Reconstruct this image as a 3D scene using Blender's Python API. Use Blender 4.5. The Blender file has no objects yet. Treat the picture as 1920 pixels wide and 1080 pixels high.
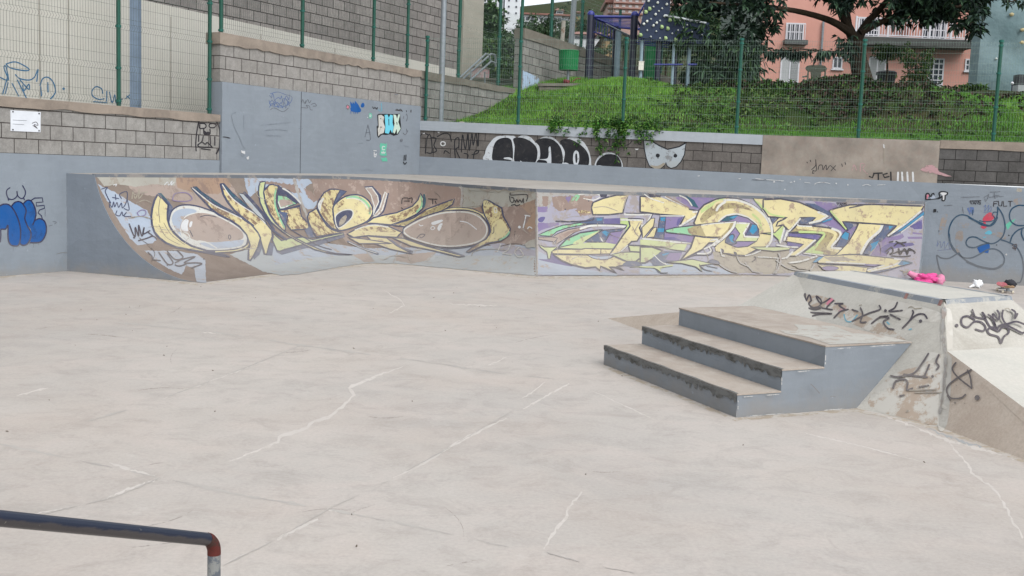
import bpy, bmesh, math, random
from mathutils import Vector, Matrix
from mathutils.bvhtree import BVHTree
from mathutils.geometry import tessellate_polygon
random.seed(7)
SC = bpy.context.scene
COL = SC.collection
PI = math.pi

# ------------------------------------------------------------------ camera
EYE = Vector((0, 0, 1.9))
FPX = 2000.0
PITCH = math.atan(225.0 / FPX)
ROLL = math.radians(2.18)
CF = Vector((0, math.cos(PITCH), -math.sin(PITCH)))
_r0 = Vector((1, 0, 0)); _u0 = Vector((0, math.sin(PITCH), math.cos(PITCH)))
CR = _r0 * math.cos(ROLL) + _u0 * math.sin(ROLL)
CU = _u0 * math.cos(ROLL) - _r0 * math.sin(ROLL)

def ray(x, y):
    return CF + CR * ((x - 960) / FPX) - CU * ((y - 540) / FPX)
def at_z(x, y, z=0.0):
    d = ray(x, y); return EYE + d * ((z - EYE.z) / d.z)
def at_plane(x, y, p0, n):
    d = ray(x, y); return EYE + d * ((p0 - EYE).dot(n) / d.dot(n))
def at_y(x, y, Y):
    d = ray(x, y); return EYE + d * (Y / d.y)

cam_d = bpy.data.cameras.new("camera")
cam_d.sensor_width = 36.0; cam_d.lens = 36.0 * FPX / 1920.0
cam_d.clip_start = 0.1; cam_d.clip_end = 3000
cam = bpy.data.objects.new("camera", cam_d); COL.objects.link(cam)
m = Matrix((( CR.x, CU.x, -CF.x, EYE.x), (CR.y, CU.y, -CF.y, EYE.y), (CR.z, CU.z, -CF.z, EYE.z), (0, 0, 0, 1)))
cam.matrix_world = m
SC.camera = cam

# ------------------------------------------------------------------ materials
def lin(c):
    return tuple(((v / 255.0) / 12.92 if v / 255.0 <= 0.04045 else ((v / 255.0 + 0.055) / 1.055) ** 2.4) for v in c)
KV = 1.0      # photo tone -> base colour, upright surfaces
def C(r, g, b, k=None):
    k = KV if k is None else k
    l = lin((r, g, b)); return (min(l[0] * k, .85), min(l[1] * k, .85), min(l[2] * k, .85), 1)

class NT:
    def __init__(s, name):
        s.m = bpy.data.materials.new(name); s.m.use_nodes = True
        s.t = s.m.node_tree; s.b = s.t.nodes['Principled BSDF']
        s.pos = None
    def n(s, typ, **kw):
        nd = s.t.nodes.new(typ)
        for k, v in kw.items(): setattr(nd, k, v)
        return nd
    def l(s, a, b): s.t.links.new(a, b)
    def P(s):
        if s.pos is None: s.pos = s.n('ShaderNodeNewGeometry').outputs['Position']
        return s.pos
    def noise(s, scale, detail=4, rough=.55, vec=None, dist=0, stretch=None):
        nd = s.n('ShaderNodeTexNoise'); nd.inputs['Scale'].default_value = scale
        nd.inputs['Detail'].default_value = detail; nd.inputs['Roughness'].default_value = rough
        nd.inputs['Distortion'].default_value = dist
        v = vec or s.P()
        if stretch:
            mp = s.n('ShaderNodeMapping'); mp.inputs['Scale'].default_value = stretch
            s.l(v, mp.inputs['Vector']); v = mp.outputs['Vector']
        s.l(v, nd.inputs['Vector'])
        return nd.outputs['Fac']
    def ramp(s, fac, a, b):
        nd = s.n('ShaderNodeMapRange'); nd.inputs['From Min'].default_value = a; nd.inputs['From Max'].default_value = b
        s.l(fac, nd.inputs['Value']); return nd.outputs['Result']
    def mix(s, fac, a, b, typ='MIX'):
        nd = s.n('ShaderNodeMix', data_type='RGBA', blend_type=typ)
        if isinstance(fac, float): nd.inputs[0].default_value = fac
        else: s.l(fac, nd.inputs[0])
        for i, v in ((6, a), (7, b)):
            if isinstance(v, tuple): nd.inputs[i].default_value = v
            else: s.l(v, nd.inputs[i])
        return nd.outputs[2]
    def base(s, c, rough=.85, spec=.3, metal=0):
        if isinstance(c, tuple): s.b.inputs['Base Color'].default_value = c
        else: s.l(c, s.b.inputs['Base Color'])
        s.b.inputs['Roughness'].default_value = rough
        s.b.inputs['Specular IOR Level'].default_value = spec
        s.b.inputs['Metallic'].default_value = metal
    def bump(s, h, strength=.3, dist=.01, prev=None):
        nd = s.n('ShaderNodeBump'); nd.inputs['Strength'].default_value = strength; nd.inputs['Distance'].default_value = dist
        s.l(h, nd.inputs['Height'])
        if prev is not None: s.l(prev, nd.inputs['Normal'])
        s.l(nd.outputs['Normal'], s.b.inputs['Normal']); return nd.outputs['Normal']

def mul(c, k): return (c[0] * k, c[1] * k, c[2] * k, 1)
_mats = {}
DUST = C(176, 168, 160, .62); DUST_AMT = 0
def simple(name, c, rough=.7, var=.15, scale=6, spec=.3, metal=0, bump=0):
    if name in _mats: return _mats[name]
    t = NT(name)
    f = t.ramp(t.noise(scale, 5), .3, .7)
    t.base(t.mix(f, mul(c, 1 - var), mul(c, 1 + var)), rough, spec, metal)
    if bump: t.bump(t.noise(scale * 8, 3), bump, .01)
    _mats[name] = t.m; return t.m

def paint(name, c, under=(.2, .14, .115, 1), wear=.0, scale=3.5, var=.1, rough=.75, dust=None):
    """sprayed paint that has worn through to what lies under it"""
    dust = DUST_AMT if dust is None else dust
    if name in _mats: return _mats[name]
    t = NT(name)
    f1 = t.ramp(t.noise(1.7, 5), .3, .7)
    col = t.mix(f1, mul(c, 1 - var), mul(c, 1 + var * .6))
    if wear > 0:
        w = t.noise(scale * 1.6, 10, .74)
        f = t.ramp(w, .5 + .17 * (.58 - wear), .5 + .17 * (.58 - wear) + .06)
        col = t.mix(f, col, under)
    if dust:                                     # dry dust and scuffs, thickest near the floor
        sep = t.n('ShaderNodeSeparateXYZ'); t.l(t.P(), sep.inputs[0])
        lo = t.n('ShaderNodeMapRange'); lo.inputs['From Min'].default_value = .8; lo.inputs['From Max'].default_value = .02
        lo.inputs['To Min'].default_value = .0; lo.inputs['To Max'].default_value = .75; t.l(sep.outputs[2], lo.inputs['Value'])
        ds = t.noise(2.6, 9, .75); ad = t.n('ShaderNodeMath', operation='ADD'); t.l(ds, ad.inputs[0]); t.l(lo.outputs['Result'], ad.inputs[1])
        f3 = t.n('ShaderNodeMapRange'); f3.inputs['From Min'].default_value = .42; f3.inputs['From Max'].default_value = .95; f3.inputs['To Max'].default_value = dust; t.l(ad.outputs[0], f3.inputs['Value'])
        col = t.mix(f3.outputs['Result'], col, DUST)
    t.base(col, rough, .25)
    _mats[name] = t.m; return t.m

def block_mat(name, c1, c2, mortar, grime, roww=.42, rowh=.222, ms=.007, grime_amt=.5, joint_bump=.6):
    t = NT(name)
    uv = t.n('ShaderNodeUVMap').outputs['UV']
    br = t.n('ShaderNodeTexBrick'); br.offset = .5; br.squash = 1
    br.inputs['Scale'].default_value = 1; br.inputs['Brick Width'].default_value = roww; br.inputs['Row Height'].default_value = rowh
    br.inputs['Mortar Size'].default_value = ms; br.inputs['Mortar Smooth'].default_value = .25; br.inputs['Bias'].default_value = 0
    br.inputs['Color1'].default_value = c1; br.inputs['Color2'].default_value = c2; br.inputs['Mortar'].default_value = mortar
    wob = t.n('ShaderNodeMix', data_type='VECTOR'); wob.inputs[0].default_value = .006
    nz = t.n('ShaderNodeTexNoise'); nz.inputs['Scale'].default_value = 7; t.l(uv, nz.inputs['Vector'])
    t.l(uv, wob.inputs[4]); t.l(nz.outputs['Color'], wob.inputs[5]); t.l(wob.outputs[1], br.inputs['Vector'])
    f = t.ramp(t.noise(1.3, 7, .65), .4, .75)
    col = t.mix(t.mix(f, (0, 0, 0, 1), (grime_amt,) * 3 + (1,)), br.outputs['Color'], grime)
    fine = t.ramp(t.noise(40, 4), .25, .8)
    col = t.mix(.35, col, t.mix(fine, mul(c1, .55), mul(c1, 1.35)), 'MIX')
    col = t.mix(br.outputs['Fac'], col, mortar)
    blot = t.ramp(t.noise(9, 6, .7), .3, .7)
    col = t.mix(.4, col, t.mix(blot, (.5, .5, .5, 1), (1.3, 1.3, 1.3, 1)), 'MULTIPLY')
    strk = t.ramp(t.noise(3.5, 6, .7, stretch=(1, 1, .22)), .5, .8)
    sk2 = t.n('ShaderNodeMath', operation='MULTIPLY'); sk2.inputs[1].default_value = .4; t.l(strk, sk2.inputs[0])
    col = t.mix(sk2.outputs[0], col, grime)
    t.base(col, .92, .15)
    inv = t.n('ShaderNodeMath', operation='SUBTRACT'); inv.inputs[0].default_value = 1; t.l(br.outputs['Fac'], inv.inputs[1])
    b1 = t.bump(inv.outputs[0], joint_bump, .012)
    t.bump(t.noise(60, 4), .35, .006, b1)
    return t.m

def concrete(name, c, c2, c3, s=1.0, bump=.25, rough=.85, stretch=None, fine=.22):
    t = NT(name)
    a = t.ramp(t.noise(.35 * s, 6, .6, stretch=stretch), .35, .68)
    b = t.ramp(t.noise(1.8 * s, 7, .65, stretch=stretch, dist=.6), .42, .72)
    d = t.ramp(t.noise(28 * s, 5, .7), .3, .75)
    col = t.mix(a, c, c2); 
    bb = t.n('ShaderNodeMath', operation='MULTIPLY'); bb.inputs[1].default_value = .6; t.l(b, bb.inputs[0])
    col = t.mix(bb.outputs[0], col, c3)
    col = t.mix(fine, col, t.mix(d, (.55, .55, .55, 1), (1.25, 1.25, 1.25, 1)), 'MULTIPLY')
    t.base(col, rough, .25)
    t.bump(t.noise(45 * s, 5), bump, .006)
    return t.m

# ------------------------------------------------------------------ mesh builder
class MB:
    def __init__(s): s.v = []; s.f = []; s.mi = []; s.uv = []; s.sm = []
    def add(s, vs, fs, mi=0, uv=None, smooth=False):
        o = len(s.v); s.v += [tuple(v) for v in vs]
        for k, f in enumerate(fs):
            s.f.append(tuple(i + o for i in f)); s.mi.append(mi); s.sm.append(smooth)
            s.uv.append(uv[k] if uv else None)
    def quad(s, a, b, c, d, mi=0, uv=None): s.add([a, b, c, d], [(0, 1, 2, 3)], mi, [uv] if uv else None)
    def box(s, lo, hi, mi=0):
        x0, y0, z0 = lo; x1, y1, z1 = hi
        s.add([(x0, y0, z0), (x1, y0, z0), (x1, y1, z0), (x0, y1, z0), (x0, y0, z1), (x1, y0, z1), (x1, y1, z1), (x0, y1, z1)],
              [(0, 3, 2, 1), (4, 5, 6, 7), (0, 1, 5, 4), (1, 2, 6, 5), (2, 3, 7, 6), (3, 0, 4, 7)], mi)
    def prism(s, front, off, mi=0, mside=None):
        """closed slab: polygon front (list of Vector) pushed along off"""
        n = len(front); vs = list(front) + [Vector(p) + off for p in front]
        tris = tessellate_polygon([[Vector(p) for p in front]])
        fs = [tuple(t) for t in tris] + [tuple(n + i for i in reversed(t)) for t in tris]
        s.add(vs, fs, mi)
        s.add(vs, [(i, (i + 1) % n, n + (i + 1) % n, n + i) for i in range(n)], mi if mside is None else mside)
    def tube(s, a, b, r, r2=None, n=8, mi=0, cap=True, smooth=True):
        a = Vector(a); b = Vector(b); r2 = r if r2 is None else r2
        d = (b - a).normalized(); x = d.orthogonal().normalized(); y = d.cross(x)
        vs = [a + (x * math.cos(2 * PI * i / n) + y * math.sin(2 * PI * i / n)) * r for i in range(n)] + \
             [b + (x * math.cos(2 * PI * i / n) + y * math.sin(2 * PI * i / n)) * r2 for i in range(n)]
        s.add(vs, [(i, (i + 1) % n, n + (i + 1) % n, n + i) for i in range(n)], mi, smooth=smooth)
        if cap: s.add(vs, [tuple(range(n - 1, -1, -1)), tuple(range(n, 2 * n))], mi)
    def path(s, pts, r, n=8, mi=0, smooth=True):
        pts = [Vector(p) for p in pts]; rs = r if isinstance(r, (list, tuple)) else [r] * len(pts)
        vs = []; up = None
        for i, p in enumerate(pts):
            d = (pts[min(i + 1, len(pts) - 1)] - pts[max(i - 1, 0)]).normalized()
            if up is None: up = d.orthogonal().normalized()
            up = (up - d * up.dot(d)).normalized(); w = d.cross(up)
            vs += [p + (up * math.cos(2 * PI * k / n) + w * math.sin(2 * PI * k / n)) * rs[i] for k in range(n)]
        fs = []
        for i in range(len(pts) - 1):
            for k in range(n): fs.append((i * n + k, i * n + (k + 1) % n, (i + 1) * n + (k + 1) % n, (i + 1) * n + k))
        s.add(vs, fs, mi, smooth=smooth)
        L = (len(pts) - 1) * n
        s.add(vs, [tuple(range(n - 1, -1, -1)), tuple(range(L, L + n))], mi)
    def blob(s, c, r, seed=0, mi=0, nu=12, nv=8, amp=.15, sc=(1, 1, 1)):
        rnd = random.Random(seed); ph = [(rnd.uniform(0, 6), rnd.uniform(1, 4)) for _ in range(6)]
        c = Vector(c); vs = []
        for j in range(nv + 1):
            th = PI * j / nv
            for i in range(nu):
                a = 2 * PI * i / nu
                d = Vector((math.sin(th) * math.cos(a), math.sin(th) * math.sin(a), math.cos(th)))
                k = 1 + amp * sum(math.sin(p + q * (d.x * (1 + n % 2) + d.y * (2 - n % 2) + d.z * n * .7)) for n, (p, q) in enumerate(ph)) / 3
                vs.append(c + Vector((d.x * sc[0], d.y * sc[1], d.z * sc[2])) * r * k)
        fs = []
        for j in range(nv):
            for i in range(nu): fs.append((j * nu + i, (j + 1) * nu + i, (j + 1) * nu + (i + 1) % nu, j * nu + (i + 1) % nu))
        s.add(vs, fs, mi, smooth=True)
    def build(s, name, mats, parent=None, weld=False):
        me = bpy.data.meshes.new(name); me.from_pydata(s.v, [], s.f)
        if not isinstance(mats, (list, tuple)): mats = [mats]
        for mm in mats: me.materials.append(mm)
        me.polygons.foreach_set('material_index', s.mi)
        me.polygons.foreach_set('use_smooth', s.sm)
        if any(u is not None for u in s.uv):
            ul = me.uv_layers.new(name='UVMap'); k = 0
            for i, f in enumerate(s.f):
                for j in range(len(f)):
                    ul.data[k].uv = s.uv[i][j] if s.uv[i] else (0, 0); k += 1
        if weld:
            bm = bmesh.new(); bm.from_mesh(me); bmesh.ops.remove_doubles(bm, verts=bm.verts, dist=1e-4)
            bmesh.ops.recalc_face_normals(bm, faces=bm.faces); bm.to_mesh(me); bm.free()
        me.update()
        o = bpy.data.objects.new(name, me); COL.objects.link(o)
        if parent is not None:
            o.parent = parent
            if parent.type == 'EMPTY': o.matrix_parent_inverse = Matrix.Translation(parent.location).inverted()
        return o

def tag(o, label=None, cat=None, group=None, kind=None):
    if label: o['label'] = label
    if cat: o['category'] = cat
    if group: o['group'] = group
    if kind: o['kind'] = kind
    return o
def thing(name, loc, label, cat, group=None):
    o = bpy.data.objects.new(name, None); COL.objects.link(o); o.location = loc; o.empty_display_size = .2
    return tag(o, label, cat, group)

# ------------------------------------------------------------------ site lines (plan)
L0 = Vector((-7.63, 15.9, 0)); LD = Vector((.4724, .8814, 0)).normalized(); LN = Vector((LD.y, -LD.x, 0))   # left wall
B0 = Vector((8.87, 22.9, 0)); BD = Vector((.9701, -.2425, 0)).normalized(); BN = Vector((BD.y, -BD.x, 0))    # back wall
def lp(t, z=0, off=0): v = L0 + LD * t + LN * off; return Vector((v.x, v.y, z))
def bp(a, z=0, off=0): v = B0 + BD * a + BN * off; return Vector((v.x, v.y, z))
def t_of(px, py=250): return (at_plane(px, py, L0, LN) - L0).dot(LD)
def a_of(px, py=250): return (at_plane(px, py, B0, BN) - B0).dot(BD)
_k = Vector((LD.x * 1, LD.y, 0))
_den = LD.dot(BN); T_CORNER = (B0 - L0).dot(BN) / _den
CORNER = L0 + LD * T_CORNER
A_CORNER = (CORNER - B0).dot(BD)
# ================================================================== setting: floor and ground
M_floor = concrete('floor concrete', C(206, 199, 191, .78), C(198, 192, 186, .78), C(212, 201, 193, .8), 1.0, .12, .8, stretch=(.55, 1, 1), fine=.13)
def floor_extra():
    t = NT('skate floor')
    a = t.ramp(t.noise(.22, 6, .6), .35, .68)
    b = t.ramp(t.noise(1.5, 8, .68, dist=.8, stretch=(.8, 1.1, 1)), .45, .7)
    c = t.ramp(t.noise(3.2, 9, .78, stretch=(.85, 1, 1), dist=.6), .48, .76)
    d = t.ramp(t.noise(40, 5, .7), .3, .75)
    col = t.mix(a, C(210, 202, 194, .71), C(197, 191, 185, .67))
    h = t.n('ShaderNodeMath', operation='MULTIPLY'); h.inputs[1].default_value = .55; t.l(b, h.inputs[0])
    col = t.mix(h.outputs[0], col, C(215, 203, 195, .71))
    h2 = t.n('ShaderNodeMath', operation='MULTIPLY'); h2.inputs[1].default_value = .6; t.l(c, h2.inputs[0])
    col = t.mix(h2.outputs[0], col, C(172, 165, 158, .62))
    # a scatter of dark specks and a warm stain toward the ramps
    sp = t.n('ShaderNodeTexVoronoi'); sp.inputs['Scale'].default_value = 1.1; t.l(t.P(), sp.inputs['Vector'])
    sf = t.ramp(sp.outputs['Distance'], .010, .005)
    col = t.mix(sf, col, (.12, .1, .09, 1))
    w = t.ramp(t.noise(.5, 5, .6), .45, .75)
    h3 = t.n('ShaderNodeMath', operation='MULTIPLY'); h3.inputs[1].default_value = .3; t.l(w, h3.inputs[0])
    col = t.mix(h3.outputs[0], col, C(196, 176, 160, .64))
    col = t.mix(.22, col, t.mix(d, (.5, .5, .5, 1), (1.25, 1.25, 1.25, 1)), 'MULTIPLY')
    gr = t.ramp(t.noise(110, 3, .6), .66, .74); g2 = t.n('ShaderNodeMath', operation='MULTIPLY'); g2.inputs[1].default_value = .45; t.l(gr, g2.inputs[0]); col = t.mix(g2.outputs[0], col, C(140, 132, 124, .6))
    st = t.ramp(t.noise(.9, 10, .8, dist=1.2), .60, .74); g3 = t.n('ShaderNodeMath', operation='MULTIPLY'); g3.inputs[1].default_value = .5; t.l(st, g3.inputs[0]); col = t.mix(g3.outputs[0], col, C(164, 154, 144, .6))
    wt = t.ramp(t.noise(2.2, 10, .8, stretch=(1, .7, 1)), .60, .72); g4 = t.n('ShaderNodeMath', operation='MULTIPLY'); g4.inputs[1].default_value = .5; t.l(wt, g4.inputs[0]); col = t.mix(g4.outputs[0], col, C(224, 219, 212, .7))
    t.base(col, .82, .25); t.bump(t.noise(70, 6, .7), .3, .006, t.bump(t.noise(3, 6), .25, .02))
    return t.m
M_floor = floor_extra()
def sstep(a, b, x):
    k = min(1, max(0, (x - a) / (b - a))); return k * k * (3 - 2 * k)
def floor_z(x, y): return -.16 * sstep(5.6, 8.2, x) * sstep(16.5, 21, y)
mb = MB()
xs = [-60, -30, -14] + [-9 + .5 * i for i in range(60)] + [30, 60]
ys = [-60, -25, -8] + [4 + .5 * i for i in range(50)]
vs = [(x, y, floor_z(x, y)) for y in ys for x in xs]; nx = len(xs)
mb.add(vs, [(j * nx + i, j * nx + i + 1, (j + 1) * nx + i + 1, (j + 1) * nx + i) for j in range(len(ys) - 1) for i in range(nx - 1)])
floor = mb.build('skate_floor', M_floor); tag(floor, kind='structure')
# the ground beyond the walls
_gp = [(0, 2.78), (.35, 2.80), (1.5, 3.0), (3, 3.45), (4.5, 4.02), (6.0, 4.32), (7.5, 4.45), (12, 4.8), (31, 6.25), (52, 8.7), (76, 13.0), (126, 20.5), (176, 27.5), (276, 44), (360, 62), (396, 68), (470, 62), (640, 40)]
def ground_z(x, y):
    p = Vector((x, y, 0)); s = -(p - B0).dot(BN); a = (p - B0).dot(BD)
    if s <= 0: return _gp[0][1]
    for i in range(len(_gp) - 1):
        if s <= _gp[i + 1][0]:
            k = (s - _gp[i][0]) / (_gp[i + 1][0] - _gp[i][0]); z = _gp[i][1] + k * (_gp[i + 1][1] - _gp[i][1]); break
    else: z = _gp[-1][1]
    z += (.12 * math.sin(a * .9 + s * .4) + .08 * math.sin(a * 2.3 - s)) * sstep(.6, 3, s) * (1 - sstep(8, 14, s))
    if s > 200: z += 5 * math.sin(a * .021 + 1.3) + 3.0 * math.sin(a * .053) + 1.4 * math.sin(a * .13 + s * .05)
    return z
def soil():
    t = NT('ground soil and scrub')
    n1 = t.ramp(t.noise(.5, 7, .65), .4, .65); n2 = t.ramp(t.noise(3, 6, .7), .35, .7)
    col = t.mix(n1, C(52, 74, 30, .8), C(78, 64, 50, .7)); col = t.mix(n2, col, C(48, 56, 32, .6))
    t.base(col, .95, .1); t.bump(t.noise(6, 6), .6, .05); return t.m
mb = MB()
aa = [-300, -200, -120, -70, -40, -26] + [-16 + .5 * i for i in range(76)] + [26, 34, 50, 80, 130, 200, 300]
ss = [.14, .35, .8] + [1.2 + .5 * i for i in range(22)] + [14, 18, 24, 31, 40, 52, 76, 100, 126, 176, 220, 250, 276, 300, 330, 360, 380, 396, 430, 470, 640]
vs = []
for s in ss:
    for a in aa:
        p = bp(a, 0, -s); vs.append((p.x, p.y, ground_z(p.x, p.y)))
na = len(aa)
mb.add(vs, [(j * na + i, j * na + i + 1, (j + 1) * na + i + 1, (j + 1) * na + i) for j in range(len(ss) - 1) for i in range(na - 1)], smooth=True)
ground = mb.build('ground', soil()); tag(ground, kind='structure')
mb = MB()
mb.add([lp(-60, 2.4, -.26), lp(-60, 2.4, -60), lp(T_CORNER + 5, 2.4, -60), lp(T_CORNER + 5, 2.4, -.26)], [(0, 1, 2, 3)])
gl = mb.build('upper_pavement', concrete('pavement concrete', C(150, 146, 140), C(140, 136, 130), C(160, 152, 144))); tag(gl, kind='structure')

# ================================================================== walls
M_blockL = block_mat('pale grey blockwork', C(154, 152, 148, .95), C(144, 142, 139, .92), C(86, 80, 78, .6), C(118, 113, 108, .7), ms=.008)
M_blockB = block_mat('dark stained blockwork', C(120, 115, 111, .85), C(108, 104, 101, .85), C(60, 56, 55, .6), C(76, 73, 71, .7), ms=.008, grime_amt=.8)
M_blockD = block_mat('charcoal blockwork', C(96, 95, 94, .85), C(98, 96, 94, .85), C(54, 52, 51, .6), C(64, 62, 60, .6), ms=.008, grime_amt=.8)
M_blockU = block_mat('tall building blockwork', C(148, 144, 140, .95), C(116, 113, 111, .9), C(64, 60, 60, .5), C(118, 112, 108, .7), ms=.009)
M_blockG = block_mat('weathered grey blockwork', C(146, 145, 140, .95), C(128, 127, 123, .9), C(70, 64, 62, .5), C(96, 95, 90, .66), ms=.009, grime_amt=.8)
M_cap = concrete('rough cap mortar', C(156, 144, 132, .85), C(130, 120, 111, .8), C(170, 158, 145, .88), 2.2, .8, .95)
M_capgrey = concrete('weathered concrete cap', C(140, 135, 124, .7), C(112, 108, 98, .68), C(156, 150, 138, .72), 2.2, .6, .95)
def grey_paint(name, c, c2):
    t = NT(name)
    f = t.ramp(t.noise(.6, 6, .6), .35, .68); g = t.ramp(t.noise(3.2, 8, .72, stretch=(1, 1, .6)), .46, .76)
    col = t.mix(f, c, c2)
    def lay(fac, amt, cc):
        h = t.n('ShaderNodeMath', operation='MULTIPLY'); h.inputs[1].default_value = amt; t.l(fac, h.inputs[0]); return t.mix(h.outputs[0], col, cc)
    vo = t.n('ShaderNodeTexVoronoi'); vo.inputs['Scale'].default_value = .55; vo.inputs['Randomness'].default_value = 1
    wv = t.n('ShaderNodeMix', data_type='VECTOR'); wv.inputs[0].default_value = .12
    nn = t.n('ShaderNodeTexNoise'); nn.inputs['Scale'].default_value = 2.5; t.l(t.P(), nn.inputs['Vector']); t.l(t.P(), wv.inputs[4]); t.l(nn.outputs['Color'], wv.inputs[5]); t.l(wv.outputs[1], vo.inputs['Vector'])
    bw = t.n('ShaderNodeRGBToBW'); t.l(vo.outputs['Color'], bw.inputs[0])          # patches rolled over at different times
    col = lay(t.ramp(bw.outputs[0], .45, .6), .3, mul(c, 1.12)); col = lay(t.ramp(bw.outputs[0], .38, .3), .35, mul(c, .86))
    col = lay(g, .5, mul(c, .78))
    dr = t.ramp(t.noise(5, 6, .7, stretch=(1, 1, .1)), .58, .75); col = lay(dr, .35, mul(c, .74))     # runs
    rl = t.ramp(t.noise(9, 3, .5, stretch=(.3, .3, 1.6)), .5, .62); col = lay(rl, .14, mul(c, 1.2))
    sep = t.n('ShaderNodeSeparateXYZ'); t.l(t.P(), sep.inputs[0])
    zz = t.n('ShaderNodeMath', operation='MULTIPLY_ADD'); t.l(t.noise(4, 7, .7), zz.inputs[0]); zz.inputs[1].default_value = -.55; t.l(sep.outputs[2], zz.inputs[2])
    col = lay(t.ramp(zz.outputs[0], -.06, -.3), .45, C(150, 142, 132, .8))            # dust splashed up from the floor
    sp = t.ramp(t.noise(22, 3, .5), .72, .76); col = t.mix(sp, col, mul(c, 1.25))
    t.base(col, .75, .25); t.bump(t.noise(14, 6), .3, .012); return t.m
GREY = C(130, 138, 146, 1.0); GREY2 = C(122, 130, 139, 1.0)
M_grey = grey_paint('blue grey masonry paint', GREY, GREY2)
M_greyshade = grey_paint('shaded grey masonry paint', C(120, 128, 137, 1), C(112, 120, 130, 1))  # wall grey darkened: shade put into the left end panel's colour
M_greylt = grey_paint('pale grey masonry paint', C(156, 162, 168, 1), C(146, 153, 160, 1))
M_rough = concrete('bare render patch', C(168, 160, 150, .85), C(120, 113, 106, .85), C(150, 134, 124, .85), 3.6, .6, .95)

def wall_seg(mb, fn, u0, u1, z0, z1, off0, off1, mi=0, vref=(0, 0), nseg=1, mtop=None, jag=0):
    """vertical slab along a line fn(u, z, off): front face at off0, back at off1 (off towards the viewer is +)"""
    if not isinstance(z0, tuple): z0 = (z0, z0)
    if not isinstance(z1, tuple): z1 = (z1, z1)
    rnd = random.Random(int(u0 * 100) + 3)
    for i in range(nseg):
        k0, k1 = i / nseg, (i + 1) / nseg
        ua, ub = u0 + (u1 - u0) * k0, u0 + (u1 - u0) * k1
        j0 = rnd.uniform(-jag, jag) if i else 0
        a0 = z0[0] + (z0[1] - z0[0]) * k0; b0 = z0[0] + (z0[1] - z0[0]) * k1
        if jag:
            if i: a0 = last
            b0 += rnd.uniform(-jag, jag); last = b0
        a1 = z1[0] + (z1[1] - z1[0]) * k0; b1 = z1[0] + (z1[1] - z1[0]) * k1
        va = vref[0] + (vref[1] - vref[0]) * k0; vb = vref[0] + (vref[1] - vref[0]) * k1
        vs = [fn(ua, a0, off0), fn(ub, b0, off0), fn(ub, b1, off0), fn(ua, a1, off0), fn(ua, a0, off1), fn(ub, b0, off1), fn(ub, b1, off1), fn(ua, a1, off1)]
        uvf = [(ua, a0 - va), (ub, b0 - vb), (ub, b1 - vb), (ua, a1 - va)]
        mb.add(vs, [(0, 1, 2, 3)], mi, [uvf])
        w = abs(off0 - off1)
        mb.add(vs, [(3, 2, 6, 7)], mi if mtop is None else mtop, [[(ua, 0.05), (ub, 0.05), (ub, w), (ua, w)]])
        mb.add(vs, [(5, 4, 7, 6)], mi, [[(ub, b0 - vb), (ua, a0 - va), (ua, a1 - va), (ub, b1 - vb)]])
        if a0 > -.3: mb.add(vs, [(4, 5, 1, 0)], mi, [[(ua, 0.05)] * 4])
        if i == 0: mb.add(vs, [(4, 0, 3, 7)], mi, [[(ua, a0 - va), (ua + w, a0 - va), (ua + w, a1 - va), (ua, a1 - va)]])
        if i == nseg - 1: mb.add(vs, [(1, 5, 6, 2)], mi, [[(ub, b0 - vb), (ub + w, b0 - vb), (ub + w, b1 - vb), (ub, b1 - vb)]])

T_P = t_of(412)               # where the painted panel begins
T_END = T_CORNER
# --- left low wall
left_wall = thing('block_wall', lp(1, 0), 'low block wall at the left with blue-grey painted base and mortar cap', 'wall')
mb = MB(); wall_seg(mb, lp, -14, T_P - .012, -.2, 1.835, .015, -.26); lw_base = mb.build('painted_base', M_grey, left_wall)
mb = MB(); wall_seg(mb, lp, -14, T_P - .012, 1.836, 2.56, 0, -.255, vref=(1.836, 1.836)); lw_block = mb.build('blockwork', M_blockL, left_wall)
mb = MB(); wall_seg(mb, lp, -14, T_P - .012, 2.53, 2.67, .028, -.27, nseg=60, jag=.02); mb.build('cap', M_cap, left_wall)
# --- tall wall with the flat painted panel
tall_wall = thing('panel_wall', lp(T_P + 1, 0), 'tall block wall with flat blue-grey painted panel full of small tags', 'wall')
mb = MB(); wall_seg(mb, lp, T_P, T_END - .01, 1.4, 3.27, .055, -.3); tp_panel = mb.build('painted_panel', M_grey, tall_wall)
mb = MB(); wall_seg(mb, lp, T_P, T_END + .02, 3.274, 3.985, 0, -.3, vref=(3.272, 3.272)); mb.build('blockwork', block_mat('panel wall blockwork', C(154, 151, 147, .95), C(144, 142, 138, .92), C(80, 73, 72, .6), C(124, 118, 112, .7), rowh=.236, ms=.008), tall_wall)
mb = MB(); wall_seg(mb, lp, T_P - .04, T_END + .03, 3.955, (4.16, 4.11), .03, -.32, nseg=40, jag=.022); mb.build('cap', M_cap, tall_wall)
mb = MB()
ts = t_of(560, 240)
wall_seg(mb, lp, ts - .009, ts + .009, 1.6, 3.268, .0575, .05); mb.build('panel_seam', simple('dark seam grey', C(70, 74, 80)), tall_wall)  # dark line of the panel seam
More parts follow.
